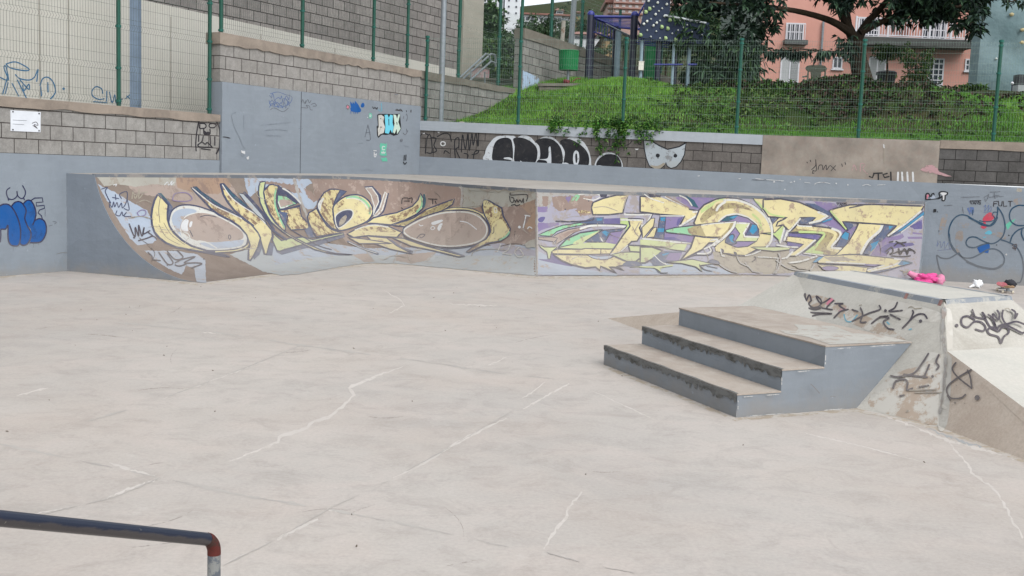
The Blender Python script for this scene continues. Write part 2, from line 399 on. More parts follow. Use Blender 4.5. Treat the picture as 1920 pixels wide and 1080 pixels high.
# --- wall running on beyond the corner
far_wall = thing('ramp_wall', lp(T_END + 2, 2.5), 'weathered block wall running on behind the corner beside the grass', 'wall')
T_F2 = t_of(966, 180)
mb = MB(); wall_seg(mb, lp, T_END + .04, T_F2, 2.2, 3.94, -.02, -.3, vref=(3.94, 3.94)); mb.build('blockwork', M_blockG, far_wall)
mb = MB(); wall_seg(mb, lp, T_END + .04, T_F2, 3.93, (4.12, 4.07), .01, -.32, nseg=16, jag=.015); mb.build('cap', M_capgrey, far_wall)
step_wall = thing('terrace_wall', lp(T_F2 + 3, 4), 'high grey block terrace wall behind the green litter bin', 'wall')
T_F3 = t_of(1300, 150)
mb = MB(); wall_seg(mb, lp, T_F2 + .42, T_F3, 3.0, (5.5, 5.2), -.02, -.3, vref=(5.5, 5.2)); mb.build('blockwork', M_blockG, step_wall)
mb = MB(); wall_seg(mb, lp, T_F2 + .4, T_F3, (5.49, 5.19), (5.78, 5.42), .01, -.32, nseg=20, jag=.015); mb.build('cap', M_capgrey, step_wall)
mb = MB(); wall_seg(mb, lp, T_F2 + .43, t_of(1012, 150), 3.2, (4.62, 4.5), -.012, -.05, nseg=10); mb.build('paint_patch', paint('pale blue wall paint', C(158, 178, 200), C(120, 116, 110), .35), step_wall)

# --- back wall
back_wall = thing('retaining_wall', bp(-4, 0), 'long stained block retaining wall with grey painted bands behind the ramp', 'wall')
A1 = a_of(1430, 260); A2 = a_of(1760, 300); AR = 26
def zl(a, pa, pb): return pa[1] + (pb[1] - pa[1]) * (a - pa[0]) / (pb[0] - pa[0])
bandtop = lambda a: zl(a, (A_CORNER, 2.09), (1.6, 1.9))
mb = MB(); wall_seg(mb, bp, A_CORNER, 1.6, -.4, (2.09, 1.9), .02, -.3); wall_seg(mb, bp, 1.6, AR, -.4, (1.9, 1.85), .02, -.3); bw_base = mb.build('painted_base', M_grey, back_wall)
mb = MB(); wall_seg(mb, bp, A_CORNER, A1, (2.09, bandtop(A1)), (2.72, 2.62), 0, -.28, vref=(2.53, 2.425)); mb.build('blockwork', M_blockB, back_wall)
mb = MB(); wall_seg(mb, bp, A_CORNER, A1, (2.711, 2.613), (2.935, 2.83), .035, -.3); bw_cop = mb.build('painted_coping', M_greylt, back_wall)
mb = MB(); wall_seg(mb, bp, A1 + .005, A2, (bandtop(A1), bandtop(A2)), (2.83, 2.815), .012, -.3); mb.build('render_patch', M_rough, back_wall)
mb = MB(); wall_seg(mb, bp, A2, AR, (bandtop(A2), 1.85), (2.66, 2.6), 0, -.28, vref=(2.655, 2.6)); mb.build('blockwork', M_blockD, back_wall)
mb = MB(); wall_seg(mb, bp, A2 + .004, AR, (2.655, 2.595), (2.83, 2.8), .02, -.3, nseg=50, jag=.012); mb.build('cap', M_cap, back_wall)

# ================================================================== quarter pipe
QC = lp(t_of(125, 400)); Qb0 = at_z(375, 530)
qb = [Qb0, at_z(640, 498), at_z(702, 491), at_z(742, 490), at_z(801, 491), at_z(1005, 516.6)]
cop0 = QC + (Qb0 - QC) * .2205; cop0.z = 1.552
c1 = cop0 + LD * 4.71; c1.z = 1.587
qc = [cop0, c1, at_y(640, 331, 22.2), at_y(750, 337, 22.9), at_y(866, 346, 22.0), at_y(1005, 355, 20.2)]
b_end = at_y(1719, 529, 22.1); c_end = at_y(1735, 378, 22.6)
PHM = math.radians(76)
def prof(base, cop, k):
    ph = PHM * k
    u = math.sin(ph) / math.sin(PHM); v = (1 - math.cos(ph)) / (1 - math.cos(PHM))
    return Vector((base.x + (cop.x - base.x) * u, base.y + (cop.y - base.y) * u, base.z + (cop.z - base.z) * v))
def catmull(P, n, closed=False):
    out = []; N = len(P)
    rng = range(N if closed else N - 1)
    for i in rng:
        if closed: p0, p1, p2, p3 = P[(i - 1) % N], P[i], P[(i + 1) % N], P[(i + 2) % N]
        else: p0, p1, p2, p3 = P[max(i - 1, 0)], P[i], P[i + 1], P[min(i + 2, N - 1)]
        for k in range(n):
            t = k / n
            out.append(.5 * ((2 * p1) + (p2 - p0) * t + (2 * p0 - 5 * p1 + 4 * p2 - p3) * t * t + (3 * p1 - p0 - 3 * p2 + p3) * t ** 3))
    if not closed: out.append(P[-1].copy())
    return out
stb, stc = [], []
for i in range(12): stb.append(qb[0].lerp(qb[1], i / 12)); stc.append(qc[0].lerp(qc[1], i / 12))
stb += catmull(qb[1:5], 6)[:-1]; stc += catmull(qc[1:5], 6)[:-1]
for i in range(8): stb.append(qb[4].lerp(qb[5], i / 8)); stc.append(qc[4].lerp(qc[5], i / 8))
NB = 16
for i in range(NB + 1): stb.append(qb[5].lerp(b_end, i / NB)); stc.append(qc[5].lerp(c_end, i / NB))
for b in stb: b.z = floor_z(b.x, b.y) + .004
NPH = 36
mb = MB(); vs = []
for b, c in zip(stb, stc):
    for k in range(NPH + 1): vs.append(prof(b, c, k / NPH))
W = NPH + 1; ns = len(stb)
fs = [(i * W + k, (i + 1) * W + k, (i + 1) * W + k + 1, i * W + k + 1) for i in range(ns - 1) for k in range(NPH)]
mb.add(vs, fs, 0, smooth=True)
qp = thing('quarter_pipe', (0, 20.5, 0), 'long curved concrete quarter pipe covered in pale yellow graffiti letters', 'skate ramp')
M_qp = concrete('brown ramp concrete', C(178, 162, 150, .48), C(156, 140, 130, .46), C(190, 176, 164, .48), 1.5, .3, .85)
mb.build('transition', M_qp, qp)
# ray target for everything sprayed on the transition (a little larger than it)
eb = [stb[0] + (stb[0] - stb[1]) * 2] + stb + [b_end + (b_end - stb[-2]) * 2]
ec = [stc[0] + (stc[0] - stc[1]) * 2] + stc + [c_end + (c_end - stc[-2]) * 2]
bvv = []
for b, c in zip(eb, ec):
    for k in range(NPH + 1): bvv.append(prof(b, c, k / NPH))
    bvv.append(c + Vector((0, 0, .3)))
W2 = NPH + 2
bvf = [(i * W2 + k, (i + 1) * W2 + k, (i + 1) * W2 + k + 1, i * W2 + k + 1) for i in range(len(eb) - 1) for k in range(W2 - 1)]
QBVH = BVHTree.FromPolygons(bvv, bvf)
# left end panel
mb = MB()
pts = [Vector((QC.x, QC.y, 0)) - LN * -.016, ] 
front = [QC.copy() + LN * .016] + [prof(stb[0], stc[0], k / NPH) for k in range(NPH + 1)] + [Vector((QC.x, QC.y, 1.552)) + LN * .016]
off = (LD * .06)
mb.prism([p - LD * .012 for p in front], LD * .01, 0); mb.build('end_panel', M_greyshade, qp)
# right end panel closes the gap to the wall
mb = MB(); wc = bp(a_of(1735, 400), 0, .02)
front = [Vector((wc.x, wc.y, -.16))] + [prof(stb[-1], stc[-1], k / NPH) for k in range(NPH + 1)] + [Vector((wc.x, wc.y, 1.52))]
mb.prism([p + BD * .004 for p in front], BD * .01, 0); mb.build('end_panel', M_grey, qp)
# deck
def deck_z(px):
    tab = [(125, 1.552), (412, 1.607), (775, 1.656), (1005, 1.634), (1480, 1.536), (1735, 1.522)]
    for i in range(len(tab) - 1):
        if px <= tab[i + 1][0]:
            k = (px - tab[i][0]) / (tab[i + 1][0] - tab[i][0]); return tab[i][1] + k * (tab[i + 1][1] - tab[i][1])
    return tab[-1][1]
def px_of(p):
    d = Vector(p) - EYE; z = d.dot(CF); return 960 + FPX * d.dot(CR) / z, 540 - FPX * d.dot(CU) / z
mb = MB(); vs = []
for i, c in enumerate(stc):
    px = px_of(c)[0]
    bx = 125 + (px - 178) * (775 - 125) / (800 - 178) if px < 800 else 775 + (px - 800) * (1735 - 775) / (1735 - 800)
    w = lp(t_of(bx, 330), deck_z(bx), .056 if bx > 412 else .016) if bx < 775 else bp(a_of(bx, 340), deck_z(bx), .021)
    vs += [c, w]
mb.add(vs, [(2 * i, 2 * i + 2, 2 * i + 3, 2 * i + 1) for i in range(ns - 1)])
M_deck = concrete('deck concrete', C(190, 184, 176, .72), C(172, 166, 158, .72), C(200, 192, 184, .75), 1.5, .2, .85)
mb.build('deck', M_deck, qp)
# coping: a steel angle along the lip
def lip_frame(i):
    d = (stc[min(i + 1, ns - 1)] - stc[max(i - 1, 0)]); d.z = 0; d.normalize()
    n = Vector((d.y, -d.x, 0)); return d, n
mb = MB(); vs = []
for i, c in enumerate(stc):
    d, n = lip_frame(i)
    vs += [c + n * .012 + Vector((0, 0, -.055)), c + n * .012 + Vector((0, 0, .006)), c - n * .06 + Vector((0, 0, .008)), c - n * .06 + Vector((0, 0, -.01))]
mb.add(vs, [(4 * i + k, 4 * i + 4 + k, 4 * i + 5 + k, 4 * i + 1 + k) for i in range(ns - 1) for k in range(3)])
mb.build('coping', paint('worn coping paint', C(116, 121, 128, .8), C(150, 146, 142, .8), .4, 2), qp)

# ================================================================== steps and fun box
S0 = at_z(1380, 783); SD = Vector((-.381, .9246, 0)).normalized()
_e = at_z(1610, 765) - S0; _e.z = 0; SE = _e.normalized(); SLEN = (at_z(1133, 683) - S0).length
RIS = .178; TR = .43
Ttop = 1.80                                   # reach of the top platform along SE
steps = thing('stair_block', S0, 'grey painted three step stair block beside the fun box', 'stairs')
def sp(e, s, z): v = S0 + SE * e + SD * s; return Vector((v.x, v.y, z))
M_tread = concrete('tread concrete', C(188, 176, 164, .72), C(164, 152, 142, .72), C(204, 196, 186, .74), 2.5, .35, .9)
M_stepg = grey_paint('step grey paint', C(128, 135, 142, 1), C(120, 127, 135, 1))
ebot = 1.25
prof_e = [(0, 0), (0, RIS), (TR, RIS), (TR, 2 * RIS), (2 * TR, 2 * RIS), (2 * TR, 3 * RIS), (Ttop, 3 * RIS), (ebot, 0)]
mb = MB()
mb.prism([sp(e, 0, z) for e, z in prof_e], SD * SLEN, 0)
mb.build('body', M_stepg, steps)
for k in range(3):
    e0, e1 = k * TR, ((k + 1) * TR if k < 2 else Ttop)
    mb = MB(); z = RIS * (k + 1)
    a = [sp(e0 - .006, -.006, z + .002), sp(e1 - (.002 if k < 2 else 0), -.006, z + .002), sp(e1 - (.002 if k < 2 else 0), SLEN + .006, z + .002), sp(e0 - .006, SLEN + .006, z + .002)]
    mb.prism(a, Vector((0, 0, .012)), 0); mb.build('tread', M_tread, steps)
def grind_mat():
    t = NT('grime on stair nosing')
    f = t.ramp(t.noise(6, 7, .7, stretch=(1, 1, 3)), .34, .54)
    t.base(t.mix(f, C(70, 69, 65, .8), C(112, 113, 112, .9)), .8, .3); return t.m
M_grind = grind_mat()
for k in range(2):                           # grimy ground-down nosing with a ragged lower edge
    mb = MB(); z1 = RIS * (k + 1); rnd = random.Random(k + 5); n = 90; lowz = []
    for i in range(n + 1):
        base = .044 + .012 * math.sin(i * .11 + k)
        lowz.append(z1 - max(.012, base + rnd.uniform(-.022, .022) + (rnd.random() < .12) * rnd.uniform(-.03, .03)))
    for i in range(n):
        s0, s1 = SLEN * i / n, SLEN * (i + 1) / n
        mb.quad(sp(k * TR - .008, s0, lowz[i]), sp(k * TR - .008, s0, z1 + .011), sp(k * TR - .008, s1, z1 + .011), sp(k * TR - .008, s1, lowz[i + 1]))
    for i in range(n):
        s0, s1 = SLEN * i / n, SLEN * (i + 1) / n
        w0 = .012 + .008 * math.sin(i * .3 + k); w1 = .012 + .008 * math.sin((i + 1) * .3 + k)
        mb.quad(sp(k * TR - .008, s0, z1 + .0165), sp(k * TR + w0, s0, z1 + .0165), sp(k * TR + w1, s1, z1 + .0165), sp(k * TR - .008, s1, z1 + .0165))
    mb.build('worn_nosing', M_grind, steps)
# lighter mortar patch on the top tread
M_patch = paint('pale mortar patch', C(192, 189, 181, .74), C(180, 169, 158, .72), .45, 6)
mb = MB()
fr = [sp(e, q, 3 * RIS + .0165) for e, q in ((.93, .03), (1.2, .02), (1.77, .02), (1.78, .3), (1.58, .52), (1.7, .9), (1.36, 1.06), (1.24, .84), (1.1, .7), (.98, .78), (.92, .62), (1.0, .4))]
mb.add(fr, [tuple(t) for t in tessellate_polygon([fr])]); mb.build('mortar_patch', M_patch, steps)

fb = thing('fun_box', at_z(1700, 760), 'pale concrete fun box with sloped tagged sides and steel edged flat top', 'skate box')
M_fb = concrete('fun box concrete', C(197, 194, 186, .82), C(176, 171, 161, .78), C(206, 202, 194, .82), 1.6, .35, .9, fine=.3)
M_fbd = concrete('fun box brown side', C(186, 173, 160, 1), C(166, 152, 139, 1), C(196, 186, 174, 1), 1.6, .35, .9, fine=.3)
M_fbt = concrete('fun box top concrete', C(206, 203, 194, .78), C(192, 190, 182, .78), C(214, 208, 198, .78), 1.3, .3, .85)
ZT = .88
TN = at_z(1770, 566, ZT); TF = at_z(1492, 512, ZT); TBF = at_z(1600, 510, ZT); TBN = at_z(1894, 558, ZT)
BNr = at_z(1605, 765, 0); BHp = at_z(1760, 800, 0)
K0 = at_z(1776, 658, .536)                     # where the near slope turns into the ramp
K1 = at_z(1935, 649, .536)
R0 = Vector((3.79, 6.72, 0)); R0s = R0 + (BHp - at_z(1920, 862, 0)).normalized() * 0
side_lo = at_z(1920, 862, 0); dlo = (side_lo - BHp).normalized()
Rl = BHp + dlo * 2.2                           # foot of the ramp's side
R1 = R0 + SE * 1.1
QF = at_z(1380, 576, .49); FC = at_z(1140, 597, 0)
Bbn = BNr + SE * 2.75; Bhp2 = BHp + SE * 2.6; K1b = K1 + (K1 - K0) * .3
mb = MB()
def tri(mb, *p, mi=0): mb.add(p, [tuple(range(len(p)))], mi)
Pbase = BNr
tri(mb, BNr, BHp, K0, TN); tri(mb, BNr, TN, TF, QF)                     # long front slope
tri(mb, BNr, QF, FC, mi=1)
tri(mb, TF, TBF, QF + (TBF - TF) * 1.0, QF, mi=3)
farb = FC + SE * 2.6
tri(mb, QF, QF + (TBF - TF), farb, FC, mi=3)
tri(mb, TN, K0, K1, TBN, mi=0)                                           # near slope
tri(mb, K0, Rl, R0, mi=1); tri(mb, BHp, Rl, K0, mi=1)                    # brown side of the ramp
tri(mb, K0, R0, R1, K1, mi=2)                                            # ramp
tri(mb, TBN, K1, Bhp2 + SD * .3, Bbn + SD * .3); tri(mb, TBN, Bbn + SD * .3, farb, TBF); tri(mb, TBF, farb, QF + (TBF - TF)); tri(mb, K1, R1, Bhp2 + SD * .3, mi=1)
mb.build('sloped_body', [M_fb, M_fbd, M_fbt, M_floor], fb)
mb = MB(); top = [TN, TBN, TBF, TF]
mb.prism([p + Vector((0, 0, .002)) for p in top], Vector((0, 0, .012)), 0); mb.build('top', M_fbt, fb)
# steel angle edge
mb = MB()
M_steel = paint('worn grey steel edge', C(142, 148, 155, .85), C(172, 172, 168, .85), .5, 3)
def edge_strip(a, b, out, h=.075, w=.05):
    mb.quad(a + out * .012 + Vector((0, 0, .0165)), b + out * .012 + Vector((0, 0, .0165)), b - out * w + Vector((0, 0, .0165)), a - out * w + Vector((0, 0, .0165)))
    mb.quad(a + out * .05 + Vector((0, 0, -h)), b + out * .05 + Vector((0, 0, -h)), b + out * .012 + Vector((0, 0, .0165)), a + out * .012 + Vector((0, 0, .0165)))
o1 = (TN - TF).normalized(); o1 = Vector((o1.y, -o1.x, 0)); o1 = o1 if o1.y < 0 or o1.x < 0 else -o1
if o1.dot(BNr - TN) < 0: o1 = -o1
d2 = (TBN - TN).normalized(); o2 = Vector((d2.y, -d2.x, 0))
if o2.dot(K0 - TN) < 0: o2 = -o2
o3 = -o1
edge_strip(TF, TN, o1); edge_strip(TN, TBN, o2); edge_strip(TBN, TBF, o3)
mb.build('steel_edge', M_steel, fb)
M_rust = simple('rust', C(146, 112, 106), .9, .3, 20)
for k in (.985, .79):
    mb = MB(); a = TF.lerp(TN, k); b = TF.lerp(TN, k + .018)
    mb.quad(a + o1 * .0535 + Vector((0, 0, -.072)), b + o1 * .0535 + Vector((0, 0, -.072)), b + o1 * .0155 + Vector((0, 0, .015)), a + o1 * .0155 + Vector((0, 0, .015)))
    mb.build('rust_stain', M_rust, fb)

# ================================================================== rail in the foreground
rail = thing('grind_rail', at_y(402, 1100, 3.9) - Vector((0, 0, .6)), 'low round dark blue metal grind rail with rusty red bend', 'rail')
ra = at_y(-60, 966, 2.95); rb = at_y(388, 1011, 3.9); r_ = .0245
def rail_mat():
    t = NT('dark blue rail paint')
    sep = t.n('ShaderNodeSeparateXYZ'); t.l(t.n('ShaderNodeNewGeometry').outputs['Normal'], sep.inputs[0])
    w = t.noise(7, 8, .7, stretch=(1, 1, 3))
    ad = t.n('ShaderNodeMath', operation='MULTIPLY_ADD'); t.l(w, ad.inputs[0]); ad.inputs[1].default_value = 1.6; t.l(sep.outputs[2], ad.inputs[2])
    f = t.ramp(ad.outputs[0], .72, 1.0)           # blue on upward-facing sides, grey-brown on downward-facing ones
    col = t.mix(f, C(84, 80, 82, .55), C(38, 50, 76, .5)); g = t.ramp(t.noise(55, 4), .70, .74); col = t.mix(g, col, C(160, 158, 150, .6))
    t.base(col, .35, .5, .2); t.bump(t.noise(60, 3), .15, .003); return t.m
down = Vector((0, 0, -1)); hd = (rb - ra).normalized(); bend = []
cx = rb - hd * .0
for i in range(9):
    a = PI / 2 * i / 8; bend.append(rb + hd * (.045 * math.sin(a)) + down * (.045 * (1 - math.cos(a))))
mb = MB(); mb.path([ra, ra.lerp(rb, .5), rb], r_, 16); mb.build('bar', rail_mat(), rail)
mb = MB(); mb.path(bend + [bend[-1] + down * .012], r_ + .0012, 16); mb.build('bend', paint('rusty red paint', C(116, 54, 48, .5), C(88, 62, 56, .5), .6, 10), rail)
mb = MB(); mb.path([bend[-1] + down * .01, bend[-1] + down * .2, Vector((bend[-1].x, bend[-1].y, -.02))], r_ + .0004, 16)
mb.build('post', paint('worn grey post paint', C(146, 148, 146, .7), C(104, 110, 118, .7), .55, 8), rail)
# ================================================================== sprayed paint: thin sheets lying on their wall
class Surf:
    def __init__(s, p0=None, n=None, bvh=None, grid=None, lattice=False, ox=0, base=.001, inc=.00007):
        s.ox = ox; s.base = base; s.inc = inc; s.p0 = p0; s.n = n; s.bvh = bvh; s.grid = grid; s.lattice = lattice; s.nodes = {}
    def node(s, i, j):
        """one knot of the facetted sheet that every paint layer on a curved face shares"""
        if (i, j) not in s.nodes:
            if s.lattice and s.ox + i * s.grid[0] == 1006:      # the knot column on the crease between the two halves
                y = j * s.grid[1]; best = min((prof(qb[5], qc[5], k / 400) for k in range(-20, 440)), key=lambda p: abs(px_of(p)[1] - y))
                s.nodes[(i, j)] = best; return best
            x, y = s.ox + i * s.grid[0], j * s.grid[1]; d = ray(x, y); h = s.bvh.ray_cast(EYE, d.normalized())
            s.nodes[(i, j)] = h[0].copy() if h[0] is not None else EYE + d * ((.004 - EYE.z) / d.z)
        return s.nodes[(i, j)]
    def hit(s, x, y, lift):
        d = ray(x, y)
        if s.lattice:
            gx, gy = s.grid; x -= s.ox; i = math.floor(x / gx); j = math.floor(y / gy); u = x / gx - i; v = y / gy - j
            a, b, c_, e = s.node(i, j), s.node(i + 1, j), s.node(i + 1, j + 1), s.node(i, j + 1)
            t = (a, b, c_) if u >= v else (a, c_, e)
            n = (t[1] - t[0]).cross(t[2] - t[0])
            if n.length < 1e-12: n = Vector((0, 0, 1))
            n.normalize()
            if n.dot(d) > 0: n = -n
            den = d.dot(n)
            p = EYE + d * ((t[0] - EYE).dot(n) / den) if abs(den) > 1e-6 else t[0]
            return p + n * lift
        if s.bvh:
            h = s.bvh.ray_cast(EYE, d.normalized())
            if h[0] is None:
                p = EYE + d * ((.004 - EYE.z) / d.z); n = Vector((0, 0, 1))
            else:
                p, n = h[0], h[1]
                if n.dot(d) > 0: n = -n
            return p + n * lift
        p = EYE + d * ((s.p0 - EYE).dot(s.n) / d.dot(s.n)); return p + s.n * lift
S_left = Surf(L0 + LN * .0165, LN); S_leftb = Surf(L0 + LN * .0015, LN); S_leftcap = Surf(L0 + LN * .03, LN)
S_panel = Surf(L0 + LN * .0565, LN)
S_back = Surf(B0 + BN * .0215, BN); S_backb = Surf(B0 + BN * .0015, BN); S_backr = Surf(B0 + BN * .0135, BN); S_cop = Surf(B0 + BN * .0365, BN)
S_qp = Surf(bvh=QBVH, grid=(10, 5), lattice=True, ox=6)
S_floor = Surf(Vector((0, 0, 0)), Vector((0, 0, 1)), base=.0004, inc=.00001)
_n = (TN - BNr).cross(BHp - BNr).normalized()
S_fbs = Surf(bvh=BVHTree.FromPolygons([BNr, BHp, K0, TN, TF, FC, Rl, R0, K0 + (K1 - K0) * 2, TN + (TBN - TN) * 2], [(0, 1, 2), (0, 2, 3), (0, 3, 4), (0, 4, 5), (1, 6, 2), (6, 7, 2), (3, 2, 8), (3, 8, 9)]), grid=(16, 12))

class Decal:
    def __init__(s, name, surf, parent, T=(0, 0, 1), lift0=0):
        s.name = name; s.surf = surf; s.parent = parent; s.T = T; s.mb = MB(); s.mats = []; s.lift = surf.base + lift0 * .1; s.n = 0
    def at(s, T): s.T = T; return s
    def mi(s, mt):
        if mt not in s.mats: s.mats.append(mt)
        return s.mats.index(mt)
    def tp(s, pts): return [Vector((s.T[0] + p[0] / s.T[2], s.T[1] + p[1] / s.T[2], 0)) for p in pts]
    def up(s): s.lift += s.surf.inc
    def fill(s, mt, pts, smooth=False, jag=0, seg=5):
        P = s.tp(pts)
        if smooth: P = catmull(P, seg, True)
        if jag:
            rnd = random.Random(len(pts) + int(pts[0][0])); Q = []
            for i, p in enumerate(P):
                q = P[(i + 1) % len(P)]; n = max(1, int((q - p).length / 3))
                for k in range(n): Q.append(p.lerp(q, k / n) + Vector((rnd.uniform(-jag, jag), rnd.uniform(-jag, jag), 0)))
            P = Q
        s._poly(s.mi(mt), P)
        return s
    def _poly(s, mi, P):
        tris = tessellate_polygon([P])
        s.up()
        if s.surf.grid: s._cut(mi, P, [tuple(t) for t in tris])
        else:
            s.mb.add([s.surf.hit(p.x, p.y, s.lift) for p in P], [tuple(t) for t in tris], mi)
    def _cut(s, mi, P, faces):
        bm = bmesh.new(); vv = [bm.verts.new(p) for p in P]
        for t in faces:
            try: bm.faces.new([vv[i] for i in t])
            except ValueError: pass
        gx, gy = s.surf.grid
        x0 = min(p.x for p in P); x1 = max(p.x for p in P); y0 = min(p.y for p in P); y1 = max(p.y for p in P)
        def cut(co, no): bmesh.ops.bisect_plane(bm, geom=bm.verts[:] + bm.edges[:] + bm.faces[:], plane_co=co, plane_no=no, dist=1e-4)
        y = math.ceil(y0 / gy) * gy
        while y < y1: cut((0, y, 0), (0, 1, 0)); y += gy
        ox = s.surf.ox; x = math.ceil((x0 - ox) / gx) * gx + ox
        while x < x1: cut((x, 0, 0), (1, 0, 0)); x += gx
        if s.surf.lattice:                       # the diagonals of the cells
            q0 = y0 / gy - (x1 - ox) / gx; q1 = y1 / gy - (x0 - ox) / gx; c = math.ceil(q0)
            nn = Vector((-1 / gx, 1 / gy, 0)).normalized()
            while c < q1: cut((ox, c * gy, 0), nn); c += 1
        bm.verts.index_update(); out = []
        if s.surf.lattice:
            for f in bm.faces:                   # nudge each corner toward its face so that it reads the right facet
                c = f.calc_center_median(); k = len(out)
                out.append([s.surf.hit(v.co.x + (c.x - v.co.x) * 1e-3, v.co.y + (c.y - v.co.y) * 1e-3, s.lift) for v in f.verts])
            vs = [p for q in out for p in q]; fs = []; k = 0
            for q in out: fs.append(tuple(range(k, k + len(q)))); k += len(q)
            s.mb.add(vs, fs, mi)
        else:
            s.mb.add([s.surf.hit(v.co.x, v.co.y, s.lift) for v in bm.verts], [tuple(v.index for v in f.verts) for f in bm.faces], mi)
        bm.free()
    def stroke(s, mt, pts, w=2.0, closed=False, smooth=True, taper=0, wob=0):
        P = s.tp(pts)
        if smooth and len(P) > 2: P = catmull(P, 6, closed)
        elif closed: P = P + [P[0]]
        if closed and smooth: P = P + [P[0].copy()]
        Q = [P[0]]
        for p in P[1:]:
            L = (p - Q[-1]).length
            if L < .3: continue
            n = max(1, int(L / 6)); a = Q[-1]
            for k in range(1, n + 1): Q.append(a.lerp(p, k / n))
        if len(Q) < 2: return s
        s.up(); vs = []; N = len(Q); rnd = random.Random(N)
        for i, p in enumerate(Q):
            d = Q[min(i + 1, N - 1)] - Q[max(i - 1, 0)]
            if closed and (i == 0 or i == N - 1): d = Q[1] - Q[N - 2]
            if d.length < 1e-6: d = Vector((1, 0, 0))
            d.normalize(); nn = Vector((-d.y, d.x, 0)); h = w / 2
            if taper:
                k = min(i, N - 1 - i) / max(1, (N - 1) * .5); h *= (1 - taper) + taper * min(1, k * 2)
            h *= 1 + rnd.uniform(-wob, wob)
            vs += [p + nn * h, p - nn * h]
        if s.surf.lattice: s._cut(s.mi(mt), vs, [(2 * i, 2 * i + 1, 2 * i + 3, 2 * i + 2) for i in range(N - 1)])
        else: s.mb.add([s.surf.hit(v.x, v.y, s.lift) for v in vs], [(2 * i, 2 * i + 1, 2 * i + 3, 2 * i + 2) for i in range(N - 1)], s.mi(mt))
        # round ends
        if not closed:
            for e in (0, N - 1):
                r = w / 2 * (1 - taper)
                if r > .7:
                    c = Q[e]; s.up(); cs = [Vector((c.x + r * math.cos(k * PI / 3), c.y + r * math.sin(k * PI / 3), 0)) for k in range(6)]
                    if s.surf.lattice: s._cut(s.mi(mt), cs, [(0, 1, 2, 3, 4, 5)])
                    else: s.mb.add([s.surf.hit(v.x, v.y, s.lift) for v in cs], [(0, 1, 2, 3, 4, 5)], s.mi(mt))
        return s
    def strokes(s, mt, w, *paths, **kw):
        for p in paths: s.stroke(mt, p, w, **kw)
        return s
    def dot(s, mt, x, y, r):
        s.fill(mt, [(x + r * math.cos(k * PI / 4), y + r * math.sin(k * PI / 4)) for k in range(8)]); return s
    def piece(s, mf, ml, pts, w=2.2, smooth=True):
        s.fill(mf, pts, smooth); s.stroke(ml, pts, w, True, smooth); return s
    def text(s, mt, txt, x, y, h, cw, w=1.4, slope=0, lean=0):
        """small hand-drawn capitals; x, y: lower left in the zoomed picture"""
        for i, ch in enumerate(txt):
            for pl in FONT.get(ch, ()):
                s.stroke(mt, [(x + (i * 1.25 + px_) * cw + lean * (1 - py_) * h, y + slope * (i * 1.25 + px_) * cw - (1 - py_) * h) for px_, py_ in pl], w, smooth=False)
        return s
    def done(s, label=None):
        if not s.mb.f: return None
        o = s.mb.build(s.name, s.mats, s.parent)
        if label: o['label'] = label
        return o
FONT = {'A': [[(0, 1), (.5, 0), (1, 1)], [(.2, .62), (.8, .62)]], 'B': [[(0, 1), (0, 0), (.7, .1), (.7, .4), (0, .5), (.9, .6), (.9, .9), (0, 1)]],
 'C': [[(1, .1), (.4, 0), (0, .5), (.4, 1), (1, .9)]], 'D': [[(0, 0), (0, 1), (.8, .8), (.9, .3), (0, 0)]], 'E': [[(1, 0), (0, 0), (0, 1), (1, 1)], [(0, .5), (.8, .5)]],
 'F': [[(1, 0), (.1, .05), (0, 1)], [(.05, .5), (.8, .45)]], 'I': [[(.5, 0), (.5, 1)]], 'J': [[(.9, 0), (.8, .9), (.3, 1), (0, .75)]], 'K': [[(0, 0), (0, 1)], [(.9, 0), (0, .55), (1, 1)]],
 'L': [[(0, 0), (.05, 1), (.9, .95)]], 'M': [[(0, 1), (.1, 0), (.5, .7), (.9, 0), (1, 1)]], 'N': [[(0, 1), (0, 0), (1, 1), (1, 0)]], 'O': [[(.5, 0), (0, .5), (.5, 1), (1, .5), (.5, 0)]],
 'P': [[(0, 1), (0, 0), (.9, .15), (.8, .5), (0, .55)]], 'R': [[(0, 1), (0, 0), (.9, .15), (.8, .5), (0, .55), (.95, 1)]], 'S': [[(.95, .1), (.2, 0), (.05, .35), (.9, .6), (.8, 1), (0, .9)]],
 'T': [[(0, 0), (1, 0)], [(.5, 0), (.5, 1)]], 'U': [[(0, 0), (.1, .9), (.8, .9), (.95, 0)]], 'V': [[(0, 0), (.5, 1), (1, 0)]], 'W': [[(0, 0), (.25, 1), (.5, .3), (.75, 1), (1, 0)]],
 'X': [[(0, 0), (1, 1)], [(1, 0), (0, 1)]], 'Y': [[(0, 0), (.5, .5), (1, 0)], [(.5, .5), (.4, 1)]], 'Z': [[(0, 0), (1, 0), (0, 1), (1, 1)]], '.': [[(.4, .6), (.6, .6)]], '-': [[(.2, .5), (.8, .5)]]}
